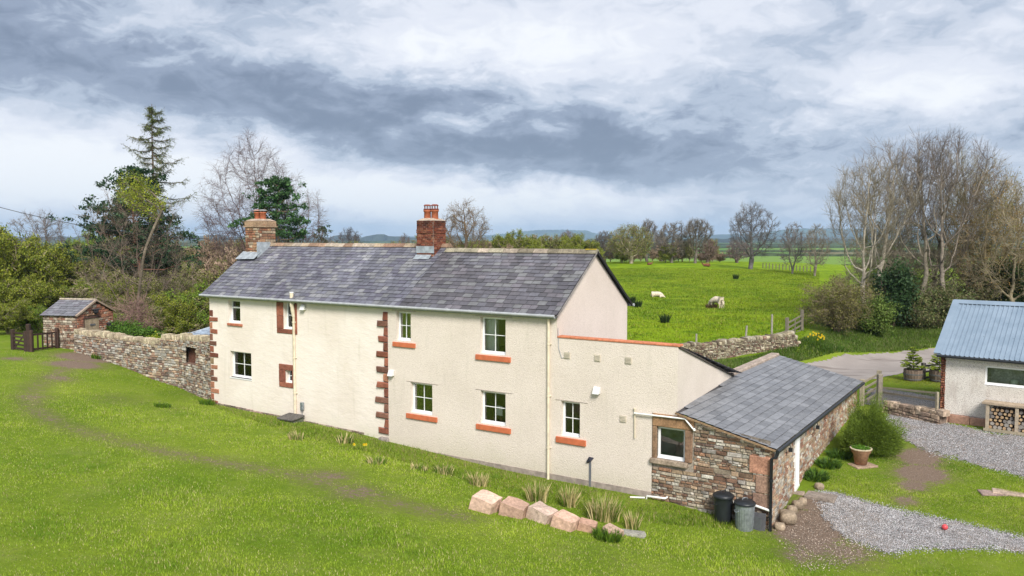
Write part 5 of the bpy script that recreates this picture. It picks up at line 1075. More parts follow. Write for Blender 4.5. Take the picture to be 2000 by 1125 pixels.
def colon(seed, wl, wr, hh, shape='oak', clear=.22, n=900, D=None, tw=4, twl=.05, lean=0.0, multi=1, yd=None, droop=0.0, up=.25):
    """crown grown towards points spread through the crown's own envelope (space colonisation)"""
    R = np.random.default_rng(seed); yw = (wl + wr) / 2 if yd is None else yd; A = []
    while len(A) < n:
        q = R.uniform(-1, 1, (n, 2)); t_ = R.uniform(0, 1, n)
        if shape == 'oak': w_ = np.sin(np.pi * np.clip(t_ * .86 + .14, 0, 1)) ** .55
        elif shape == 'ash': w_ = np.clip(.28 + 1.15 * t_, 0, 1) * np.sqrt(np.clip(1.02 - t_ ** 5, 0, 1))
        elif shape == 'egg': w_ = np.sin(np.pi * np.clip(t_ ** .8 * .9 + .08, 0, 1)) ** .8
        else: w_ = np.sqrt(np.clip(1 - t_ ** 2.5, 0, 1))
        ang = np.arctan2(q[:, 1], q[:, 0]); w_ = w_ * (1 + .16 * np.sin(ang * 3 + seed) * np.cos(t_ * 5 + seed) + .1 * np.sin(ang * 7 + t_ * 9))
        k = (q ** 2).sum(1) < w_ ** 2; q, t_ = q[k], t_[k]; z = clear + (1 - clear) * t_
        A += list(np.stack([np.where(q[:, 0] < 0, q[:, 0] * wl, q[:, 0] * wr) , q[:, 1] * yw, z * hh], 1))
    A = np.array(A[:n]); D = D or hh * .028; di = D * 9; dk = D * 2.0; N = []; par = []
    for m in range(multi):
        off = np.array([R.uniform(-1, 1), R.uniform(-1, 1), 0]) * (0 if multi == 1 else .05 * hh); ht = hh * clear * (1.0 if multi == 1 else R.uniform(.5, .9)); k0 = len(N); p_ = off * 0; dv = np.array([lean + (0 if multi == 1 else off[0] / hh * 4), 0 if multi == 1 else off[1] / hh * 4, 1.0]); j = 0
        while p_[2] < ht or j < 2: N.append(p_.copy()); par.append((-1 if m == 0 else 0) if j == 0 else len(N) - 2); dv = dv + R.normal(0, .06, 3); dv /= np.linalg.norm(dv); p_ = p_ + dv * D; j += 1
    N = np.array(N); par = list(par); best = np.full(len(A), 1e9); bi = np.zeros(len(A), int); new0 = 0; alive = np.ones(len(A), bool)
    for it in range(90):
        d_ = np.linalg.norm(A[:, None] - N[None, new0:], axis=2); m_ = d_.min(1); im = d_.argmin(1) + new0; u_ = m_ < best; best[u_] = m_[u_]; bi[u_] = im[u_]; alive &= best > dk
        s_ = alive & ((best < di) | (it < 25))
        if not s_.any(): break
        new0 = len(N); add = []
        for nd in np.unique(bi[s_]):
            v = A[s_ & (bi == nd)] - N[nd]; v = (v / np.linalg.norm(v, axis=1, keepdims=True)).sum(0); v /= np.linalg.norm(v) + 1e-9
            pd = N[nd] - N[par[nd]] if par[nd] >= 0 else np.array([0, 0, D]); v = v + .35 * pd / D + np.array([0, 0, up * .3]) + R.normal(0, .16, 3); v /= np.linalg.norm(v); q = N[nd] + v * D
            add.append(q); par.append(int(nd))
        N = np.concatenate([N, add]); 
        if len(N) > 7000: break
    par = np.array(par); cnt = np.zeros(len(N)); wgt = np.zeros(len(N)); 
    for i in range(len(N) - 1, -1, -1):
        if wgt[i] == 0: wgt[i] = 1
        if par[i] >= 0: wgt[par[i]] += wgt[i]; cnt[par[i]] += 1
    rad = (wgt / wgt.max()) ** .58; i = np.where(par >= 0)[0]; P0, P1, RA, RB = N[par[i]], N[i], rad[par[i]], rad[i]; RA = np.minimum(RA, RB * 1.9); lv = np.where(RB > .12, 0, 3)
    # twigs
    tips = np.where(wgt <= 3)[0]; T = np.repeat(tips, tw); dv = (N[T] - N[par[T]]) / D + R.normal(0, .55, (len(T), 3)) + np.array([0, 0, up - droop * .5]); dv /= np.linalg.norm(dv, axis=1, keepdims=True); b = N[T] * 1.0 - (N[T] - N[par[T]]) * R.random((len(T), 1)); L_ = hh * twl * R.uniform(.5, 1.2, (len(T), 1)); m1 = b + dv * L_ * .5; dv2 = dv + R.normal(0, .25, dv.shape) - np.array([0, 0, droop]); dv2 /= np.linalg.norm(dv2, axis=1, keepdims=True); e1 = m1 + dv2 * L_ * .6
    s3 = np.repeat(m1, 2, 0); dv3 = np.repeat(dv, 2, 0) + R.normal(0, .6, (len(s3), 3)) - np.array([0, 0, droop]); dv3 /= np.linalg.norm(dv3, axis=1, keepdims=True); e3 = s3 + dv3 * np.repeat(L_, 2, 0) * .5; z_ = lambda k, v_: np.full(k, v_)
    P0 = np.r_[P0, b, m1, s3]; P1 = np.r_[P1, m1, e1, e3]; k1, k3 = len(b), len(s3); RA = np.r_[RA, z_(k1, 0), z_(k1, 0), z_(k3, 0)]; RB = np.r_[RB, z_(k1, 0), z_(k1, 0), z_(k3, 0)]; lv = np.r_[lv, z_(2 * k1 + k3, 4)]
    return [P0, P1, RA, RB, lv, np.r_[e1, e3]]
def fit(sk, wl, wr, hh, ydep=None):
    """scale a skeleton so that it spans [-wl, wr] sideways and hh in height, base at 0"""
    P0, P1 = sk[0], sk[1]; a = np.r_[P0, P1]; x0, x1 = np.percentile(a[:, 0], 1), np.percentile(a[:, 0], 99); z1 = np.percentile(a[:, 2], 99.6)
    def T(p):
        q = p.copy(); f = np.where(p[:, 0] < 0, wl / max(-x0, .02), wr / max(x1, .02)); q[:, 0] = p[:, 0] * f; q[:, 1] = p[:, 1] * (wl + wr) / (x1 - x0 + 1e-6) if ydep is None else p[:, 1] * ydep / max(np.abs(a[:, 1]).max(), .02); q[:, 2] = p[:, 2] * hh / z1; return q
    return [T(P0), T(P1), sk[2], sk[3], sk[4], T(sk[5])]
def leaves(mb, C, n, spread, size, cols, seed, mi=1, squash=1.0, aim=None):
    R = np.random.default_rng(seed); C = np.repeat(np.asarray(C), n, 0); m = len(C); c = C + R.normal(0, 1, (m, 3)) * spread * np.array([1, 1, squash])
    a = R.normal(0, 1, (m, 3)); a /= np.linalg.norm(a, axis=1, keepdims=True); b = np.cross(a, R.normal(0, 1, (m, 3))); b /= np.linalg.norm(b, axis=1, keepdims=True); s_ = size * R.uniform(.5, 1.4, (m, 1))
    v = np.stack([c - a * s_, c + b * s_ * .5, c + a * s_, c - b * s_ * .5], 1).reshape(-1, 3)
    cols = np.array(cols); cl = cols[R.integers(0, len(cols), m)]; cg = np.repeat(R.uniform(.7, 1.25, (m // n, 1)), n, 0); cl = cl * cg * R.uniform(.75, 1.25, (m, 1)); mb.add(v, np.arange(4 * m).reshape(-1, 4), np.repeat(cl, 4, 0), mi)
def rel(px, Y): return aty(px, 500, Y)[0]
def treebuild(name, sk, p, lab, cat, group=None, rt=.2, rmin=.012, col=(.16, .13, .10), tcol=None, cut=2, leaf=None, crownname='crown', bothcol=None):
    P0, P1, RA, RB, LV, E_ = sk; root = empty(name, p, 0, lab, cat, group); ra, rb = np.maximum(RA * rt, rmin), np.maximum(RB * rt, rmin * .8)
    tw_ = LV >= 4; ra = np.where(tw_, rmin * .5, ra); rb = np.where(tw_, rmin * .28, rb); m = LV < cut; tcol = tcol or col; mb = MB()
    zc_ = P0[:, 2:3] / max(P1[:, 2].max(), .1); cc = np.array(tcol) * (1 + .15 * np.sin(zc_ * 40))
    mb.segs(P0[m], P1[m], ra[m], rb[m], 6, cc[m]); mb.build('trunk', BARK, root, True); mb = MB()
    if (~m).any(): mb.segs(P0[~m], P1[~m], ra[~m], rb[~m], 3, np.array(col) * np.random.default_rng(3).uniform(.75, 1.25, ((~m).sum(), 1)), 0)
    if leaf:
        for L_ in leaf: leaves(mb, E_ if L_.get('sel') is None else E_[L_['sel'](E_)], L_['n'], L_['spread'], L_['size'], L_['cols'], L_.get('seed', 1), 1, L_.get('squash', 1))
    mb.build(crownname, [BARK, LEAF], root); return root
def tree(px, Y, top, l, r, lab, seed, name='bare_tree', cat='tree', group=None, sink=.2, **k):
    x = rel(px, Y); z = float(h(x, Y)) - sink; hh = aty(px, top, Y)[2] - z; sk_ = dict(k.pop('sk', {})); yd_ = k.pop('yd', None); f = colon(seed, (px - l) * Y / F, (r - px) * Y / F, hh, yd=yd_, **sk_)
    return treebuild(name, f, (x, Y, z), lab, cat, group, **k)
GREY = (.20, .17, .14); BRN = (.15, .11, .085); PALE = (.36, .32, .26)
G1, G2, G3 = (.10, .19, .02), (.16, .25, .025), (.06, .12, .02)
OAK = dict(shape='oak', clear=.2, n=620, tw=4, twl=.085)
ASH = dict(shape='ash', clear=.26, n=720, tw=4, twl=.10, up=.8)
BIR = dict(shape='egg', clear=.16, n=1200, tw=6, twl=.085, droop=.5, up=.5)
# left group
tree(505, 84, 256, 398, 585, 'tall purplish bare birch rising behind the left chimney', 3, 'birch_tree', sk=BIR, rt=.22, rmin=.017, col=(.12, .085, .08), leaf=[dict(n=1, spread=.05, size=.03, cols=[(.18, .11, .09)])])
tree(566, 86, 338, 528, 652, 'arching bare birch leaning right of the middle pine', 8, 'birch_tree', sk=dict(BIR, clear=.1, n=700), rt=.2, rmin=.016, col=(.14, .10, .085))
tree(85, 125, 405, 20, 134, 'round bare tree standing alone at the far left horizon', 12, sk=OAK, rt=.25, rmin=.02, col=(.16, .13, .11))
tree(262, 60, 352, 158, 372, 'bare grey brown tree with spreading branches in front of the dark pine', 15, sk=dict(OAK, multi=4, clear=.12, n=520, tw=3), rt=.12, rmin=.011, col=(.17, .13, .105))
def pine(px, Y, top, l, r, lab, seed, clear=.3, cols=((.03, .07, .03), (.05, .10, .04), (.02, .05, .022)), n=150, spread=.42, rt=.22, name='pine_tree', nb=16, tc=(.12, .09, .07), flat=.5, lean=0):
    x = rel(px, Y); z = float(h(x, Y)) - .2; hh = aty(px, top, Y)[2] - z; R = np.random.default_rng(seed); root = empty(name, (x, Y, z), 0, lab, 'pine tree'); tb = MB(); ks = np.linspace(0, 1, 12)
    ctr = np.stack([lean * ks ** 2 + .2 * np.sin(ks * 7), .15 * np.sin(ks * 5 + 1), ks * hh * .97], 1); tb.tube(ctr, rt * (1 - .8 * ks), 7, tc); C = []
    for k in range(nb):
        t_ = clear + (1 - clear) * (k + .5) / nb; c0 = np.array([np.interp(t_, ks, ctr[:, i]) for i in range(3)]); a = k * 2.4 + R.uniform(-.4, .4); sx = math.cos(a); W_ = ((r - px) if sx > 0 else (px - l)) * Y / F
        L_ = W_ * (1 - .75 * max(0, (t_ - clear) / (1 - clear)) ** 1.5) * R.uniform(.65, 1.05); e = c0 + np.array([sx * L_, math.sin(a) * L_ * .8, L_ * R.uniform(.05, .3)]); mid = (c0 + e) / 2 + (0, 0, -.1 * L_)
        tb.tube([c0, mid, e], [rt * .32, rt * .22, .03], 5, tc); 
        for q in np.linspace(.45, 1, max(2, int(L_ / .8))): C.append((c0 * (1 - q) + e * q) + R.normal(0, .3, 3) + (0, 0, .15))
    C.append(ctr[-1]); tb.build('trunk', BARK, root, True); cb = MB(); C = np.array(C); cc = np.repeat(C, 5, 0) + R.normal(0, spread, (len(C) * 5, 3)) * (1.3, 1.3, flat); leaves(cb, cc, n // 5, spread * .38, .13, cols, seed, 0, .6); cb.build('crown', LEAF, root); return root
pine(268, 74, 332, 150, 362, 'broad dark Scots pine left of the tall larch', 5, .32, n=215, spread=.6, nb=32, tc=(.20, .10, .07))
pine(547, 80, 345, 460, 602, 'dark green pine with bent trunk beside the left chimney', 9, .52, cols=((.045, .12, .035), (.08, .17, .05), (.03, .07, .025)), n=210, spread=.5, nb=17, tc=(.16, .12, .08))
pine(630, 92, 441, 612, 648, 'small young pine peeping over the roof ridge', 10, .3, n=90, spread=.35, nb=8)
# larch
def larch(px, Y, top, l, r, lab, seed):
    x = rel(px, Y); z = float(h(x, Y)) - .2; hh = aty(px, top, Y)[2] - z; R = np.random.default_rng(seed); root = empty('larch_tree', (x, Y, z), 0, lab, 'larch tree'); tb = MB(); ks = np.linspace(0, 1, 10); tb.tube(np.stack([.1 * np.sin(ks * 6), 0 * ks, ks * hh], 1), .2 * (1 - .93 * ks) + .012, 7, (.13, .10, .08)); P0, P1, RA, RB = [], [], [], []; T0, T1 = [], []; E_ = []
    nb = 50
    for k in range(nb):
        t_ = .38 + .61 * (k / nb); a = k * 2.4 + R.uniform(-.3, .3); sx = math.cos(a); W_ = ((r - px) if sx > 0 else (px - l)) * Y / F; L_ = W_ * min(1, (1.03 - t_) * 3.4) * R.uniform(.3, 1.08) * (1.25 if k % 5 == 0 else 1); p = np.array([0, 0, t_ * hh]); n = 7
        for j in range(n):
            u_ = j / n; d = np.array([sx, math.sin(a) * .9, R.uniform(-.15, .1) - .3 * (1 - t_) - .1 + .9 * u_ ** 1.5]) + R.normal(0, .12, 3); d /= np.linalg.norm(d); q = p + d * L_ / n; P0.append(p); P1.append(q); RA.append(.05 * (1 - u_) + .012); RB.append(.05 * (1 - u_ - 1 / n) + .01)
            for m_ in range(9):
                o_ = p * (1 - m_ / 6) + q * m_ / 6; dd = np.array([R.normal(0, .6), R.normal(0, .6), -.35 + R.normal(0, .35)]) + d * .5; dd /= np.linalg.norm(dd); l_ = R.uniform(.3, 1.0) * (1.25 - t_ * .6); T0.append(o_); T1.append(o_ + dd * l_)
                for w_ in range(3): E_.append(o_ + dd * l_ * R.uniform(.2, 1))
            p = q
    tb.segs(P0, P1, np.array(RA), np.array(RB), 5, (.13, .10, .08)); tb.build('trunk', BARK, root, True); cb = MB(); cb.segs(T0, T1, np.full(len(T0), .013), np.full(len(T0), .006), 3, (.14, .12, .08), 0); leaves(cb, np.array(E_), 2, .06, .05, [(.10, .15, .03), (.15, .19, .04), (.08, .11, .03)], seed, 1); cb.build('crown', [BARK, LEAF], root)
larch(305, 76, 203, 242, 392, 'tall thin larch with sparse drooping twigs, tallest tree on the left', 4)
tree(264, 57.5, 334, 232, 302, 'bright yellow green willow crown against the dark pine', 31, 'willow_tree', sk=dict(shape='oak', clear=.78, n=130, tw=3), rt=.1, leaf=[dict(n=9, spread=.16, size=.06, cols=[(.28, .32, .03), (.36, .38, .04), (.20, .26, .03)])])
# horizon and field trees
bg = 'bare trees on the far side of the sheep field'
tree(907, 108, 388, 858, 956, 'gnarled bare tree rising right of the brick chimney', 22, sk=OAK, rt=.4, rmin=.02, col=(.17, .125, .09), leaf=[dict(n=1, spread=.2, size=.05, cols=[(.25, .18, .05)])])
tree(684, 165, 443, 655, 710, 'small rounded bare tree over the roof ridge near the young pine', 23, sk=OAK, rt=.4, rmin=.03, col=(.10, .09, .09)); tree(790, 165, 456, 772, 808, 'faint bare treetop just left of the brick chimney', 24, sk=OAK, rt=.3, rmin=.025, col=(.16, .13, .12))
tree(1233, 140, 437, 1186, 1272, 'pale trunked tree with drooping yellow green leaves by the gable', 25, sk=dict(OAK, droop=.4), rt=.34, rmin=.025, col=(.22, .18, .12), tcol=(.42, .36, .27), group=bg, leaf=[dict(n=1, spread=.2, size=.09, cols=[(.20, .22, .05), (.25, .27, .05)])])
tree(1180, 150, 449, 1158, 1206, 'low dark bare tree closest to the white gable', 26, sk=OAK, rt=.4, rmin=.025, col=(.12, .11, .10), group=bg); tree(1264, 150, 431, 1250, 1284, 'narrow ivy flecked tree between pale trunked tree and wide bare tree', 27, sk=ASH, rt=.3, rmin=.025, col=(.15, .13, .11), group=bg)
tree(1312, 142, 430, 1276, 1348, 'wide dense bare tree in the middle of the field edge', 28, sk=OAK, rt=.3, rmin=.028, col=(.16, .14, .12), group=bg); tree(1358, 140, 429, 1334, 1394, 'upright bare tree right of the wide dense one', 29, sk=ASH, rt=.26, rmin=.026, col=(.15, .13, .11), group=bg)
tree(1382, 146, 466, 1364, 1402, 'short brownish bare tree left of the big lone oak', 30, sk=OAK, rt=.3, rmin=.024, col=(.18, .13, .11), group=bg); tree(1466, 124, 395, 1421, 1514, 'large lone bare oak with wide crown in the field', 35, sk=dict(OAK, n=800), rt=.36, rmin=.024, col=(.13, .12, .12))
tree(1440, 150, 468, 1418, 1470, 'small reddish bare tree behind the lone oak', 36, sk=OAK, rt=.3, rmin=.024, col=(.20, .15, .14), group=bg); tree(1548, 116, 433, 1522, 1572, 'bare grey tree left of the last pair before the roadside trees', 37, sk=dict(OAK, multi=2), rt=.16, rmin=.022, col=(.17, .15, .14), group=bg)
tree(1592, 112, 434, 1570, 1622, 'thin bare tree next to the roadside row', 38, sk=OAK, rt=.17, rmin=.02, col=(.20, .17, .14), group=bg); tree(1108, 170, 450, 1085, 1132, 'bare purplish tree beyond the right end of the ridge', 39, sk=OAK, rt=.35, rmin=.03, col=(.17, .14, .14)); tree(1292, 160, 452, 1270, 1300, 'little bare tree half hidden behind the wide dense one', 41, sk=OAK, rt=.3, rmin=.025, col=(.18, .15, .13), group=bg)
# roadside row
rg = 'roadside bare trees'
for k, (px, Y, top, l, r, lab, sk_, col, tc, lf) in enumerate(((1692, 56, 325, 1600, 1780, 'white trunked bare ash at the left end of the roadside row', dict(ASH, lean=-.05), (.19, .165, .12), PALE, None), (1728, 59, 288, 1650, 1800, 'tall thin bare ash behind the ivy covered trunk', ASH, (.20, .17, .14), PALE, None), (1790, 60, 272, 1722, 1868, 'tall bare tree with pale trunk in the centre of the roadside row', ASH, (.17, .145, .125), (.30, .26, .2), None),
        (1838, 58, 266, 1775, 1942, 'tallest roadside tree with dark fanned twigs', dict(ASH, lean=.1, n=800), (.14, .115, .10), (.2, .17, .14), None), (1868, 62, 300, 1820, 1975, 'right leaning bare tree with olive branches', dict(ASH, lean=.25), (.24, .21, .13), (.22, .2, .14), None), (1925, 60, 322, 1850, 2010, 'tangled bare tree with a few orange leaves near the right edge', dict(OAK, lean=.1), (.25, .2, .12), None, [dict(n=1, spread=.08, size=.05, cols=[(.36, .2, .05), (.28, .2, .07)])]),
        (1985, 58, 338, 1900, 2080, 'wide leaning bare tree over the blue roof at the right edge', dict(OAK, lean=.15), (.26, .22, .15), None, [dict(n=1, spread=.08, size=.05, cols=[(.3, .22, .06), (.2, .2, .05)])]), (1765, 62, 470, 1640, 1900, 'low spreading grey thorn with arching branches in front of the row', dict(OAK, multi=3, n=800), (.24, .21, .15), (.24, .21, .15), None), (1815, 64, 330, 1700, 1930, 'dark broad bare tree set back behind the middle of the roadside row', OAK, (.13, .11, .085), None, None), (1905, 66, 345, 1800, 2010, 'olive tinted bare tree set back behind the blue roof', OAK, (.19, .18, .10), None, [dict(n=1, spread=.1, size=.05, cols=[(.22, .24, .06)])]), (1745, 66, 400, 1660, 1830, 'low olive bare tree set back left of the ivy trunk', OAK, (.18, .16, .10), None, [dict(n=1, spread=.1, size=.05, cols=[(.22, .26, .05)])]), (1955, 63, 400, 1860, 2070, 'golden brown low tree just over the blue roof', OAK, (.24, .19, .10), None, [dict(n=1, spread=.1, size=.06, cols=[(.34, .25, .06)])]))):
    tree(px, Y, top, l, r, lab, 50 + k, sk=sk_, rt=.16, rmin=.015, col=col, tcol=tc or col, group=rg, leaf=lf, yd=3.2)
# ivy column, evergreens
def shrub(mbname, px, Y, top, l, r, lab, seed, cols, n=60, size=.07, nst=60, col=BRN, group=None, name='shrub', rt=.05, sink=.2, yd=None, py=None, lv=4, spread=.16, dens=1.0, cat='shrub', p=None, hh=None, wl=None, wr=None):
    if p is None:
        x = rel(px, Y); z = float(h(x, Y)) - sink; hh = aty(px, top, Y)[2] - z; p = (x, Y, z); wl, wr = (px - l) * Y / F, (r - px) * Y / F
    sk = skel(seed, lv=lv, nb=(7, 6, 5, 4), ang=(45, 45, 50, 50), ratio=(.6, .55, .5, .5), up=.1, wig=.22, clear=.15, multi=6); f = fit(sk, wl, wr, hh, yd)
    return treebuild(name, f, p, lab, cat, group, rt=rt, rmin=.010, col=col, cut=2, leaf=[dict(n=n, spread=spread, size=size, cols=cols, seed=seed)] if n else None, crownname='foliage')
shrub('', 1746, 55.5, 524, 1722, 1774, 'dark ivy clad trunk standing in the roadside hedge', 61, [(.025, .055, .018), (.045, .09, .03)], n=30, size=.11, name='ivy_column', yd=1.2, lv=3, spread=.3, cat='ivy'); shrub('', 1962, 61, 520, 1905, 2050, 'dark yew like evergreen behind the blue roof', 62, [(.05, .09, .02), (.03, .06, .015)], n=34, size=.12, name='evergreen_shrub', yd=2.5, spread=.3, lv=4)
shrub('', 1640, 53.5, 542, 1574, 1706, 'dense brown hawthorn at the end of the field wall', 63, [(.20, .19, .05), (.16, .15, .06)], n=3, size=.05, name='hawthorn_shrub', col=(.20, .16, .11), yd=2.2, lv=5)
for k, (px, Y, top, l, r, lab, cl) in enumerate(((1700, 54.5, 585, 1660, 1738, 'olive green bramble bush left of the ivy trunk', 0), (1795, 55.5, 575, 1765, 1840, 'brownish undergrowth bush between ivy trunk and garage', 1), (1852, 56, 560, 1815, 1900, 'darker undergrowth bush just left of the blue roof', 1), (1660, 55.5, 600, 1620, 1700, 'green bush growing at the foot of the hawthorn', 0), (1830, 63, 540, 1780, 1900, 'pale scrub behind the roadside row', 2), (1735, 62, 520, 1690, 1790, 'yellow green scrub seen between the roadside trunks', 0), (1900, 60, 545, 1850, 1950, 'twiggy brown scrub above the garage verge', 2))):
    shrub('', px, Y, top, l, r, lab, 70 + k, [[(.11, .18, .03), (.16, .22, .05)], [(.17, .16, .07), (.10, .14, .04)], [(.24, .22, .11), (.18, .20, .08)]][cl], n=(14, 8, 3)[cl], size=.07, name='hedge_bush', yd=1.6, group='bushes along the road bank', col=(.17, .14, .10), spread=.2)
# big bush by the outbuilding: many fine upright shoots
p = gp(1697, 886); wsc = p[1] / F
R = np.random.default_rng(88); root = empty('broom_bush', p, 0, 'large feathery dark green bush beside the outbuilding and plant pot', 'bush'); n = 3400
a = R.uniform(0, 6.28, n); th_ = np.arccos(R.uniform(.05, 1, n)); d = np.stack([np.sin(th_) * np.cos(a), np.sin(th_) * np.sin(a), np.cos(th_)], 1); Lr = (1.0 + .32 * np.sin(a * 3) * np.sin(th_ * 4)) * R.uniform(.62, 1.0, n)
E_ = d * Lr[:, None] * np.array([62 * wsc, 1.0, 100 * wsc]) + np.array([0, 0, .1]); B_ = E_ * R.uniform(.35, .7, (n, 1)); mb = MB(); mb.segs(B_ * .0 + E_ * .0, E_[:n] * .55, np.full(n, .006), np.full(n, .004), 3, (.10, .08, .04)) if False else None
m60 = 160; mb.segs(np.zeros((m60, 3)), B_[:m60], np.full(m60, .02), np.full(m60, .01), 4, (.12, .09, .06)); mb.build('stems', BARK, root); mb = MB(); C_ = np.repeat(E_, 16, 0); t_ = R.uniform(.45, 1.0, (len(C_), 1)) ** .6; C_ = C_ * t_ + R.normal(0, .035, C_.shape); dd = np.repeat(d, 16, 0) + R.normal(0, .35, C_.shape); dd /= np.linalg.norm(dd, axis=1, keepdims=True); sd = np.cross(dd, R.normal(0, 1, C_.shape)); sd /= np.linalg.norm(sd, axis=1, keepdims=True)
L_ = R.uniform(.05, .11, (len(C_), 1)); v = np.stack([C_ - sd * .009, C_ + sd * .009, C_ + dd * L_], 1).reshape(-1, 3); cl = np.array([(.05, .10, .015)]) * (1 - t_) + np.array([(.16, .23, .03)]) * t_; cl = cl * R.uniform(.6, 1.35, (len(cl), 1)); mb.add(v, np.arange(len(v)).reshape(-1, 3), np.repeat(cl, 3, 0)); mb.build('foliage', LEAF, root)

# thicket left: prototypes copied
proto = []
specs = [(['yellow-green'], [(.20, .235, .025), (.28, .30, .04), (.13, .17, .022)], 26, (.22, .19, .12)), (['olive'], [(.24, .25, .07), (.18, .20, .05)], 9, (.26, .21, .15)), (['brown'], [(.28, .21, .12), (.22, .19, .10)], 3, (.28, .20, .15)), (['fresh green'], [(.20, .29, .03), (.14, .22, .03)], 18, (.12, .1, .06))]
LB = ['yellow-green leafing shrub in the thicket on the left', 'olive twiggy shrub in the thicket behind the garden', 'brown still leafless shrub in the thicket behind the garden', 'fresh green shrub in the thicket behind the garden']
def place_shrub(k, px, Y, top, wd, lab=None, grp='shrubs of the left thicket', proto=proto, seed=[0]):
    x = rel(px, Y); z = float(h(x, Y)) - .15; hh = max(.8, aty(px, top, Y)[2] - z); wm = wd * Y / F
    key = [q for q in proto if q[0] == k]
    if len(key) < 2:
        o = shrub('', 0, 0, 0, 0, 0, lab or LB[k], 200 + len(proto), specs[k][1], n=specs[k][2], size=.017, nst=0, col=specs[k][3], group=grp, p=(x, Y, z), hh=1.0, wl=.5, wr=.5, name='shrub', rt=.012, spread=.03, lv=4)
        # prototype is built 1 m high in its own space, then scaled; leaf size follows
        proto.append((k, o))
    else:
        seed[0] += 1; o = copy_tree(key[seed[0] % len(key)][1]); tag(o, lab or LB[k], 'shrub', grp)
    o.location = (x, Y, z); o.scale = (wm, wm * .9, hh); o.rotation_euler = (0, 0, random.uniform(0, 6.28)); return o
def shrub_proto_fix():
    for k, o in proto: pass
R = random.Random(77)
for px, Y, top, wd, k in ((20, 60, 470, 150, 0), (-30, 58, 450, 120, 0), (75, 62, 520, 90, 0), (35, 56, 545, 110, 0), (110, 70, 560, 60, 0), (60, 80, 470, 110, 0), (130, 86, 480, 90, 0), (-20, 70, 455, 120, 0), (10, 52, 590, 70, 0), (65, 53.5, 600, 50, 3)):
    place_shrub(k, px, Y, top, wd, 'bright yellow-green bush in the mass at the left edge', 'yellow-green bushes at the left edge')
for i in range(46):
    Y = (58, 63, 70, 80, 95, 115)[i % 6] + R.uniform(-2, 2); px = 140 + 360 * ((i * .618) % 1); top = {58: 590, 63: 560, 70: 530, 80: 505, 95: 480, 115: 465}[(58, 63, 70, 80, 95, 115)[i % 6]] + R.uniform(-18, 22)
    if px < 240 and Y < 64: px += 110
    k = R.choice((0, 1, 1, 3) if px < 250 or Y < 66 else (1, 2, 2, 1, 0)); place_shrub(k, px, Y, top, R.uniform(70, 115))
for px, Y, top, wd, k in ((395, 57, 560, 100, 3), (440, 60, 540, 110, 0), (350, 56, 585, 80, 0), (300, 55, 600, 60, 1), (450, 72, 490, 110, 2), (480, 88, 460, 90, 2), (420, 92, 468, 100, 2)): place_shrub(k, px, Y, top, wd)
for i in range(26): Y = 118 + R.uniform(-8, 20); place_shrub(R.choice((1, 2, 2, 0)), 850 + 310 * ((i * .618) % 1), Y, 468 + R.uniform(-8, 14) , R.uniform(45, 80), 'low scrubby bush along the hedge line beyond the roof ridge', 'hedge line bushes beyond the ridge')
for i in range(18): Y = 140 + R.uniform(-10, 20); place_shrub(R.choice((1, 2)), 480 + 340 * ((i * .618) % 1), Y, 478 + R.uniform(-6, 6), R.uniform(50, 80), 'low dark bush in the hedge just visible over the left ridge', 'hedge line bushes left of the brick chimney')
for i in range(18): place_shrub(R.choice((1, 2)), 1170 + 250 * ((i * .618) % 1), 152 + R.uniform(-4, 8), 482 + R.uniform(-14, 14), R.uniform(22, 45), 'twiggy undergrowth between the trees at the far edge of the sheep field', 'undergrowth at the field edge')
for px, Y, top, wd in ((1215, 142, 470, 26), (1300, 142, 480, 30), (1000, 118, 455, 60)): place_shrub(0, px, Y, top, wd, {1215: 'pale green bush beside the white trunk', 1300: 'green bush below the wide dense bare tree', 1000: 'green domed bush above the middle of the right ridge'}[px], None)
# purple bare shrub in the garden, near the shed
shrub('', 262, 50.5, 565, 225, 305, 'purplish bare shrub right behind the stone shed', 66, [], n=0, col=(.22, .14, .12), name='bare_shrub', yd=1.0, lv=4)

# ------------------------------------------------------------------ flowers, tussocks, rushes
def blades(mb, c, n, rad, hh, cols, seed, wd=.012, flop=.5, gnd=True):
    R = np.random.default_rng(seed); a = R.uniform(0, 6.28, n); r = rad * np.sqrt(R.random(n)); x = c[0] + r * np.cos(a); y = c[1] + r * np.sin(a); z = h(x + mb.ox, y + mb.oy) - mb.oz if gnd else np.full(n, c[2])
    b = np.stack([x, y, z], 1); L = hh * R.uniform(.5, 1.1, n); d = np.stack([np.cos(a) * flop * R.random(n) + R.normal(0, .12, n), np.sin(a) * flop * R.random(n) + R.normal(0, .12, n), np.ones(n)], 1); d /= np.linalg.norm(d, axis=1, keepdims=True)
    s_ = np.stack([-np.sin(a * 3), np.cos(a * 3), 0 * a], 1) * wd; m_ = b + d * L[:, None] * .55; t = b + d * L[:, None] + np.stack([np.cos(a), np.sin(a), -.6 + 0 * a], 1) * (L * flop * .25)[:, None]
    v = np.stack([b - s_, b + s_, m_ + s_ * .7, m_ - s_ * .7, t], 1).reshape(-1, 3); k = np.arange(n)[:, None] * 5; cols = np.array(cols); cl = np.repeat(cols[R.integers(0, len(cols), n)] * R.uniform(.75, 1.25, (n, 1)), 5, 0)
    nv = mb.nv; mb.add(v, k + np.array([[0, 1, 2, 3]]), cl); mb.q.append(k + np.array([[3, 2, 4]]) + nv); mb.mi.append(np.full(n, 0))
DRY = [(.66, .54, .30), (.54, .44, .22), (.40, .37, .14)]; GRN = [(.10, .19, .015), (.14, .23, .02), (.07, .14, .012)]
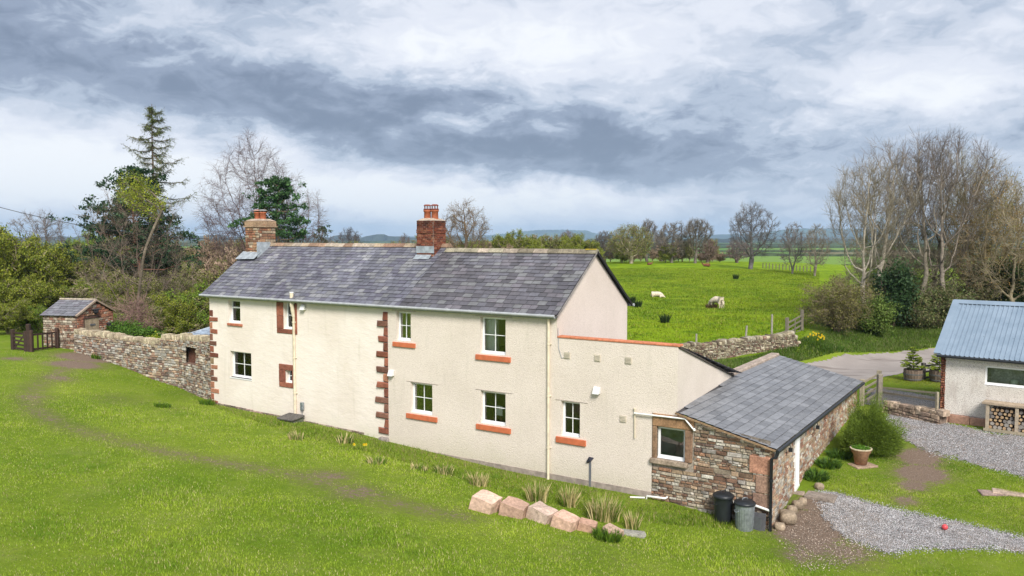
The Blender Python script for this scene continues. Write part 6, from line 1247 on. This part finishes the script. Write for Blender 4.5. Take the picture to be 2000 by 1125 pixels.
def tussock(name, px, py, rad, hh, n, cols, lab, seed, group='rush tussocks', wd=.016, flop=.35, cat='grass tussock', p=None):
    p = gp(px, py) if p is None else p; mb = MB(); mb.ox, mb.oy, mb.oz = p[0], p[1], p[2]; blades(mb, (0, 0, 0), n, rad, hh, cols, seed, wd, flop); o = mb.build(name, LEAF); o.location = Vector(p); return tag(o, lab, cat, group)
for k, (px, py, rad, hh, n, lab) in enumerate(((1048, 978, .32, .55, 260, 'tall straw coloured rush tussock behind the boulders, left of the post light'), (1110, 988, .26, .55, 220, 'narrow straw rush tussock directly left of the post light'), (1178, 1012, .5, .6, 420, 'widest straw rush tussock below the post light'), (935, 948, .3, .4, 200, 'straw tussock above the first boulder'), (868, 925, .35, .3, 180, 'low dry tussock in the ditch below the lower middle window'),
        (675, 865, .3, .35, 150, 'dry grass tussock near the stone footing of the house'), (578, 858, .28, .3, 150, 'grey green tussock below the drain cover'), (1235, 1032, .22, .45, 110, 'sparse rush tuft beside the flat grey stone'), (735, 905, .35, .25, 130, 'pale flattened tussock on the lawn edge'), (820, 918, .3, .2, 110, 'small pale tuft on the lawn edge'))):
    tussock('rush_tussock', px, py, rad, hh * 1.2, n, DRY + GRN[:2] if hh > .35 else DRY[:2] + GRN, lab, 400 + k)
for k, (px, py, rad, hh, n, lab) in enumerate(((1187, 1052, .4, .28, 420, 'dark green grass mound in front of the last boulders'), (318, 795, .35, .22, 260, 'dark green tuft on the lawn near the garden wall'), (190, 700, .3, .3, 200, 'green weed clump at the garden wall foot'), (405, 790, .35, .3, 220, 'green weeds at the corner of garden wall and cottage'), (1588, 660 + 12, .3, .3, 200, 'rough grass clump at the end of the field wall'))):
    tussock('grass_clump', px, py, rad, hh, n, GRN + [(.05, .11, .01)], lab, 430 + k, 'grass clumps')
for k, (px, py, lab) in enumerate(((1437, 545, 'dark rush clump high in the sheep field'), (1233, 592, 'dark rush clump just right of the gable'), (1245, 600, 'smaller rush clump lower right of the gable'), (1299, 630, 'dark rush clump low in the field near the wing'), (1390, 602, 'reddish brown rush clump beside the standing sheep'))):
    tussock('field_rush', px, py, .3 if k != 4 else .5, .7 if k != 4 else .5, 160, [(.02, .04, .01), (.04, .07, .015)] if k != 4 else [(.12, .07, .03), (.08, .06, .03)], lab, 450 + k, 'rush clumps in the sheep field', .03)
def daff(px, py, n, lab, seed, rad=.3, Y=None, hh=.38):
    p = gp(px, py) if Y is None else np.array([rel(px, Y), Y, 0.]); p[2] = float(h(p[0], p[1])); root = empty('daffodils', p, 0, lab, 'daffodils', 'daffodil clumps'); mb = MB(); mb.ox, mb.oy, mb.oz = p; blades(mb, (0, 0, 0), n * 14, rad, hh, GRN, seed, .012, .3); mb.build('leaves', LEAF, root)
    R = np.random.default_rng(seed); mb = MB()
    for k in range(n):
        a = R.uniform(0, 6.28); r = rad * 1.3 * math.sqrt(R.random()); c = np.array([r * math.cos(a), r * math.sin(a), float(h(p[0] + r * math.cos(a), p[1] + r * math.sin(a))) - p[2] + hh * R.uniform(.8, 1.3)])
        for g in range(6): b = g * 1.047 + a; mb.add([c, c + (.06 * math.cos(b), -.01, .06 * math.sin(b)), c + (.05 * math.cos(b + .6), .0, .05 * math.sin(b + .6))], (0, 1, 2), (.80, .62, .02))
        mb.lathe([(.022, 0), (.028, .04)], 6, c, (.85, .5, .01))
    mb.build('flowers', LEAF, root)
daff(1594, 668, 22, 'yellow daffodils on the verge at the end of the field wall', 1, .42); daff(328, 650, 26, 'tall clump of yellow daffodils behind the garden wall', 2, .4, 48.5, .9); daff(298, 650, 5, 'few daffodils by the garden bench', 3, .4, 49.5, .7); daff(690, 878, 3, 'three small daffodils below the left wing', 4, .5, None, .2)
for k, (px, Y, cl, lab) in enumerate(((255, 48, 0, 'low green garden plants behind the wall near the shed'), (310, 47, 1, 'yellow green ground plants behind the garden wall'), (285, 48.5, 0, 'leafy green plants in the garden bed'), (348, 46, 1, 'yellow leaved low shrub by the porch'), (235, 50, 0, 'green climber at the right side of the shed'))):
    x = rel(px, Y); p = (x, Y, float(h(x, Y))); shrub('', 0, 0, 0, 0, 0, lab, 480 + k, [[(.10, .2, .02), (.07, .15, .02)], [(.3, .34, .03), (.24, .3, .03)]][cl], n=22, size=.07, p=p, hh=1.45 if cl == 0 else 1.3, wl=.9, wr=.9, yd=.6, name='garden_plant', cat='plant', lv=3, rt=.02, spread=.12)
for k, (u_, v_, lab) in enumerate(((7.65, 4.3, 'low herb clump at the outbuilding wall right of the door'), (7.8, 5.6, 'green leafy clump along the outbuilding wall'), (7.9, 6.8, 'dark green leaves against the wall behind the pot'))):
    q = W(u_ + .15, v_); tussock('wall_plant', 0, 0, .4, .3, 380, [(.07, .15, .02), (.10, .19, .02), (.05, .10, .02)], lab, 490 + k, 'plants along the outbuilding wall', .018, .9, 'plant', p=np.array([q[0], q[1], float(h(q[0], q[1]))]))

# ------------------------------------------------------------------ lawn blades, verge grass, loose gravel
def vno(x, y):
    """several octaves of value noise, 0..1"""
    T_ = np.random.default_rng(99).random((64, 64)); o = 0; w_ = 0
    for f, a in ((.22, .3), (.6, .3), (1.7, .25), (4.5, .2)):
        u, v = x * f + f * 13, y * f + f * 7; i, j = np.floor(u).astype(int), np.floor(v).astype(int); u, v = u - i, v - j; u = u * u * (3 - 2 * u); v = v * v * (3 - 2 * v); g = lambda p_, q_: T_[p_ % 64, q_ % 64]
        o = o + a * (g(i, j) * (1 - u) * (1 - v) + g(i + 1, j) * u * (1 - v) + g(i, j + 1) * (1 - u) * v + g(i + 1, j + 1) * u * v); w_ += a
    return np.clip((o / w_ - .5) * 1.9 + .5, 0, 1)
def scatter_blades(name, P, n, hh, seed, wd=.009, lab='short green lawn grass', dens=None, cols=None, avoid=(), wpen=True):
    R = np.random.default_rng(seed); P = np.array([tuple(q)[:2] for q in P]); x0, y0 = P.min(0); x1, y1 = P.max(0); x = R.uniform(x0, x1, n * 3); y = y0 + (y1 - y0) * R.random(n * 3) ** (1.35 if dens is None else dens)
    k = inpoly(x, y, P)
    for A_ in avoid: k &= ~inpoly(x + R.normal(0, .12, len(x)), y + R.normal(0, .12, len(x)), A_)
    wv = worn(x, y) if wpen else np.zeros(len(x)); k &= R.random(len(x)) > wv * 1.15; x, y, wv = x[k][:n], y[k][:n], wv[k][:n]; n = len(x); z = h(x, y)
    a = R.uniform(0, 6.28, n); gust = np.sin(x * 1.3 + np.sin(y * .9) * 2) + np.sin(y * 1.7 + x * .6); L = hh * R.uniform(.45, 1.2, n) * (1 - .5 * np.clip(wv, 0, 1)) * (1 + .18 * gust); fl = R.uniform(.2, 1.1, n)
    b = np.stack([x, y, z - .01], 1); s_ = np.stack([-np.sin(a), np.cos(a), 0 * a], 1) * wd; t = b + np.stack([np.cos(a) * fl, np.sin(a) * fl, np.ones(n)], 1) * L[:, None]; v = np.stack([b - s_, b + s_, t], 1).reshape(-1, 3)
    pn = vno(x, y); L = L * (.55 + .9 * vno(x + 50, y + 9)); t = b + np.stack([np.cos(a) * fl, np.sin(a) * fl, np.ones(n)], 1) * L[:, None]; v = np.stack([b - s_, b + s_, t], 1).reshape(-1, 3); pf = R.random(n); A0, A1, A2 = (np.array(c) for c in (cols or ((.14, .255, .014), (.37, .47, .04), (.58, .52, .24)))); cl = A0 + (A1 - A0) * np.clip(pn * 1.05 + pf * .45 - .28, 0, 1)[:, None]; dry = (pf > .93 - .10 * pn - .35 * np.clip(wv, 0, 1)); cl[dry] = A2 * .8; cl *= R.uniform(.7, 1.3, (n, 1)); mb = MB(); mb.add(v, np.arange(3 * n).reshape(-1, 3), np.repeat(cl, 3, 0)); o = mb.build(name, LEAF); return tag(o, lab, 'grass', kind='stuff')
LT_FOOT = [W(3.5, -.02)[:2], W(7.5, -.02)[:2], W(7.5, 13.6)[:2], W(3.5, 13.6)[:2]]; HOUSE = [W(LU - .1, -.03)[:2], W(3.62, -.05)[:2], W(3.62, 6)[:2], W(LU - .1, 6)[:2]]
lawnP = [(-17.5, 13), (12, 13), (15.5, 20.5), gp(1640, 1110), gp(1530, 1050), gp(1514, 1042), W(3.6, -.05), W(LU, -.05), gp(352, 757), gp(300, 741), gp(240, 716), gp(180, 696), gp(110, 685), gp(-40, 680), gp(-60, 820)]
AV = (GR1, GR2, GR3, RD, LT_FOOT, HOUSE)
scatter_blades('lawn_grass', lawnP, 520000, .055, 1, avoid=AV)
scatter_blades('right_lawn_grass', [gp(1600, 958), gp(1640, 900), gp(1730, 880), gp(1790, 880), gp(1860, 897), gp(2040, 940), gp(2060, 1062), gp(1860, 1020), gp(1700, 985)], 110000, .05, 2, lab='short green grass between the two gravel areas', avoid=AV)
scatter_blades('near_right_grass', [gp(1540, 1120), gp(1640, 1075), gp(1740, 1088), gp(1900, 1074), gp(2060, 1090), (17, 13), (7, 13)], 70000, .05, 3, lab='short green grass below the lower gravel drive', avoid=AV)
scatter_blades('gateway_grass', [gp(1690, 745), gp(1760, 732), gp(1838, 730), gp(1838, 778), gp(1700, 758)], 14000, .05, 4, lab='mossy yellow green grass round the barrels', avoid=AV, cols=((.17, .21, .02), (.28, .30, .03), (.3, .26, .1)))
scatter_blades('ditch_grass', [W(LU, -.1), W(3.6, -.1), W(7.3, -.1), gp(1360, 1030), gp(1240, 1020), gp(1000, 965), gp(850, 920), gp(700, 880), gp(560, 845), gp(430, 800)], 60000, .13, 5, .010, 'longer rough grass in the ditch along the house', avoid=AV, dens=1, cols=((.10, .19, .012), (.20, .28, .02), (.42, .34, .16)))
scatter_blades('verge_grass', [gp(1590, 700), gp(1700, 688), gp(1850, 674), gp(1990, 665), (32, 58), (24, 57), gp(1560, 668), gp(1380, 712), gp(1420, 722)], 70000, .26, 6, .016, 'long rough grass on the road bank', avoid=AV, dens=1, cols=((.07, .14, .015), (.14, .22, .03), (.32, .30, .14)), wpen=False)
def gravel_stones(name, P, n, seed, lab):
    R = np.random.default_rng(seed); P = np.array(P); x0, y0 = P.min(0); x1, y1 = P.max(0); x = R.uniform(x0, x1, n * 2); y = R.uniform(y0, y1, n * 2); k = inpoly(x + R.normal(0, .15, len(x)), y + R.normal(0, .15, len(x)), P); x, y = x[k][:n], y[k][:n]; n = len(x); z = h(x, y) + .022; s_ = R.uniform(.006, .018, n)
    T_ = np.array([(-1, -1, -.5), (1, -.8, -.5), (.1, 1.1, -.5), (0, 0, .8)]); a = R.uniform(0, 6.28, n); c_, sn = np.cos(a), np.sin(a); v = T_[None] * s_[:, None, None]; v = np.stack([v[..., 0] * c_[:, None] - v[..., 1] * sn[:, None], v[..., 0] * sn[:, None] + v[..., 1] * c_[:, None], v[..., 2]], -1) + np.stack([x, y, z], 1)[:, None]
    g = R.choice([.12, .22, .34, .48, .6], n)[:, None] * (np.array([[1, .98, 1.0]]) if seed < 4 else np.array([[1, .82, .68]])); mb = MB(); k4 = np.arange(n)[:, None, None] * 4; mb.add(v.reshape(-1, 3), (k4 + np.array([[0, 1, 3], [1, 2, 3], [2, 0, 3]])[None]).reshape(-1, 3), np.repeat(g, 4, 0)); return tag(mb.build(name, STONE), lab, 'gravel', kind='stuff')
scatter_blades('field_grass', [gp(1225, 668), gp(1330, 700), gp(1560, 682), gp(1600, 620), gp(1600, 530), gp(1400, 525), gp(1180, 525)], 120000, .13, 7, .03, 'tufty bright grass of the sheep field', dens=1.0, cols=((.11, .19, .008), (.28, .36, .015), (.34, .34, .06)), wpen=False)
gravel_stones('loose_gravel', GR1, 60000, 1, 'loose grey stone chippings on the lower drive'); gravel_stones('loose_track_stones', np.array([gp(*c)[:2] for c in ((1530, 1040), (1560, 1000), (1610, 975), (1680, 1030), (1720, 1080), (1640, 1110), (1560, 1115))]), 2500, 4, 'scattered small stones on the bare earth by the outbuilding corner'); gravel_stones('loose_yard_gravel', GR2, 40000, 2, 'loose grey stone chippings in front of the garage')

# ------------------------------------------------------------------ sheep and cattle
def animal(name, p, rz, lab, cat, col, scale=1.0, lying=False, graze=True, legs=True, group=None):
    V_ = [(-.45, 0, .62), (-.2, 0, .66), (.15, 0, .66), (.42, 0, .62)]; Rr = [(.2, .22), (.27, .27), (.27, .27), (.2, .22)]; E_ = [(0, 1), (1, 2), (2, 3)]
    if graze: V_ += [(.58, 0, .5), (.70, 0, .28), (.80, 0, .12)]
    else: V_ += [(.56, 0, .78), (.66, 0, .95), (.82, 0, .92)]
    Rr += [(.12, .13), (.085, .09), (.05, .055)]; E_ += [(3, 4), (4, 5), (5, 6)]; b = len(V_)
    V_ += [(-.54, 0, .62), (-.58, 0, .42)]; Rr += [(.07, .07), (.03, .03)]; E_ += [(0, b), (b, b + 1)]
    if not lying:
        for sx, root in ((-.38, 0), (.36, 3)):
            for sy in (-1, 1):
                n = len(V_); kx = -.05 if sx < 0 else .02
                V_ += [(sx, sy * .13, .42), (sx + kx, sy * .13, .22), (sx, sy * .13, .0)]; Rr += [(.08, .08), (.04, .04), (.035, .035)]; E_ += [(root, n), (n, n + 1), (n + 1, n + 2)]
    V_ = [tuple(c * scale for c in (x, y, z - (.36 if lying else 0))) for x, y, z in V_]
    me = bpy.data.meshes.new(name); me.from_pydata(V_, E_, []); o = bpy.data.objects.new(name, me); COL.objects.link(o); md = o.modifiers.new('skin', 'SKIN'); md.use_smooth_shade = True
    for k, sv in enumerate(me.skin_vertices[0].data): sv.radius = (Rr[k][0] * scale, Rr[k][1] * scale); sv.use_root = k == 1
    sb = o.modifiers.new('subdivision', 'SUBSURF'); sb.levels = sb.render_levels = 1; me.materials.append(col); o.location = Vector(p); o.rotation_euler = (0, 0, rz); tag(o, lab, cat, group)
    eb = MB(); hx = V_[5]
    for sy in (-1, 1): eb.add([(hx[0], sy * .06 * scale, hx[2] + .03 * scale), (hx[0] - .05 * scale, sy * .18 * scale, hx[2] + .06 * scale), (hx[0] + .05 * scale, sy * .16 * scale, hx[2] - .01 * scale)], (0, 1, 2), (.6, .5, .45))
    eb.build('ear', WOOD, o) if scale > .6 else None; return o
WOOL = simple('cream_wool', (.66, .56, .44), .95, .15, 9, 0, .03)
animal('sheep', gp(1283, 580), -.3, 'cream sheep lying on the left with its lamb tucked at its nose', 'sheep', WOOL, .95, lying=True, group='sheep in the field'); animal('lamb', gp(1293, 581), -.2, 'small white lamb lying right of the left sheep', 'lamb', WOOL, .42, lying=True)
animal('sheep', gp(1399, 602), 2.2, 'cream sheep grazing beside the brown rush clump', 'sheep', WOOL, 1.1, group='sheep in the field'); animal('lamb', gp(1410, 602), .9, 'standing white lamb right of the grazing sheep', 'lamb', WOOL, .55, graze=False)
COW = simple('red_brown_hide', (.17, .06, .03), .9, .2, 5)
p = aty(1380, 513, 128); p[2] = h(p[0], p[1]); animal('cow', p, 3.0, 'red brown cow lying by the tree at the far field edge', 'cow', COW, 1.0, lying=True, graze=False); p = aty(1269, 513, 133); p[2] = h(p[0], p[1]); animal('cow', p, .3, 'distant orange brown calf lying near the pale trunked tree', 'cow', COW, .75, lying=True, graze=False)

# ------------------------------------------------------------------ distance: hedges, woods, hills, haze
def hedgeline(pxa, pxb, Y, dy, hh, seed, colr=(.05, .07, .03), name='hedgerow', lab='thin dark hedgerow crossing the far green fields', kind=None):
    R = np.random.default_rng(seed); n = 90; xs = np.linspace(rel(pxa, Y), rel(pxb, Y), n); ys = Y + dy * np.linspace(0, 1, n) + R.normal(0, Y * .004, n); tp = hh * (1 + .45 * np.abs(np.convolve(R.normal(0, 1, n + 4), np.ones(5) / 3, 'valid'))); zb_ = h(xs, ys); w_ = hh * .8
    rows = [np.stack([xs, ys - w_, zb_ - .5], 1), np.stack([xs + R.normal(0, hh * .2, n), ys - w_ * .6, zb_ + tp * .75], 1), np.stack([xs, ys, zb_ + tp], 1), np.stack([xs, ys + w_ * .6, zb_ + tp * .7], 1), np.stack([xs, ys + w_, zb_ - .5], 1)]
    v = np.stack(rows, 1).reshape(-1, 3); i = np.arange(n - 1)[:, None] * 5; f = np.concatenate([i + np.array([[k, k + 5, k + 6, k + 1]]) for k in range(4)]); c = np.array(colr) * R.uniform(.6, 1.4, (len(v), 1)); mb = MB(); mb.add(v, f, c); o = mb.build(name, BARK); return tag(o, lab, 'hedge', 'far hedgerows', kind)
for k, (a, b, Y, dy, hh) in enumerate(((880, 1700, 290, 12, 1.0), (850, 1300, 360, 40, 1.1), (1150, 2100, 420, -30, 1.1), (900, 1500, 560, 60, 1.3), (1200, 2100, 700, -60, 1.6), (850, 2100, 900, 0, 1.8), (-50, 700, 900, 50, 3), (850, 2100, 1250, 80, 2.5), (-50, 2100, 1800, 0, 4), (-50, 2100, 3000, 100, 7))): hedgeline(a, b, Y, dy, hh, 600 + k)
def hill(prof, Y, seed, zbase=-12, dep=1500, col=(.035, .07, .085)):
    px = np.array([q[0] for q in prof]); py = np.array([q[1] for q in prof]); n = 140; xs = np.linspace(px[0], px[-1], n); tp = np.array([aty(a, b, Y)[2] for a, b in zip(xs, np.interp(xs, px, py))]); X = np.array([rel(a, Y) for a in xs]); R = np.random.default_rng(seed); tp = tp + R.normal(0, 1.5, n); rows = []
    for t_ in np.linspace(-1, 1, 13): rows.append(np.stack([X * (1 + t_ * dep / Y), np.full(n, Y + t_ * dep), zbase + (tp - zbase) * math.cos(t_ * math.pi / 2) ** 1.2], 1))
    v = np.stack(rows, 1).reshape(-1, 3); i = np.arange(n - 1)[:, None] * 13; f = np.concatenate([i + np.array([[k, k + 13, k + 14, k + 1]]) for k in range(12)]); mb = MB(); mb.add(v, f, col); return tag(mb.build('hills', HILL, smooth=True), kind='structure')
def hill_fn(t, pos):
    a = t.n('ShaderNodeAttribute', attribute_name='Col').outputs[0]; n = t.noise(t.n('ShaderNodeMapping', {0: pos, 3: (.004, .002, .01)}).outputs[0], 1.0, 4); return t.mix(t.ramp(n, .4, .6), a, t.mix(1.0, a, (1.7, 1.6, 1.2), 'MULTIPLY')), .95, None, {}
HILL = mat('far_moorland', hill_fn)
hill([(880, 466), (945, 461), (1000, 454), (1050, 449), (1100, 448.5), (1145, 450), (1163, 456), (1180, 463), (1240, 467)], 6500, 1); hill([(1180, 466), (1350, 460), (1470, 456), (1540, 447.5), (1600, 446), (1700, 447), (1850, 451), (2150, 456)], 5200, 2, dep=1100); hill([(-300, 464), (0, 462.5), (200, 463), (420, 462), (640, 466), (700, 464), (800, 461), (950, 459), (1120, 456), (1300, 455), (1420, 462)], 10500, 3, dep=1800, col=(.04, .07, .09))
hedgeline(-60, 900, 4200, 0, 22, 650, (.04, .05, .04), 'distant_woodland', 'dark line of distant woodland on the left horizon', 'stuff'); hedgeline(1150, 2150, 3000, 300, 14, 651, (.04, .05, .04), 'distant_woodland', 'dark line of distant woodland on the right horizon', 'stuff')
hm = bpy.data.materials.new('haze_air'); hm.use_nodes = True; t = NT(hm.node_tree); pvn = t.n('ShaderNodeVolumePrincipled', {'Color': (.52, .74, 1, 1), 'Density': 1.1e-4, 'Anisotropy': .0}); t.n('ShaderNodeOutputMaterial', {1: pvn.outputs[0]})
HAZE = True
if HAZE:
    mb = MB(); mb.box((-15900, -100, -17), (15900, 13000, 190)); ho = mb.build('haze', hm); tag(ho, kind='stuff')
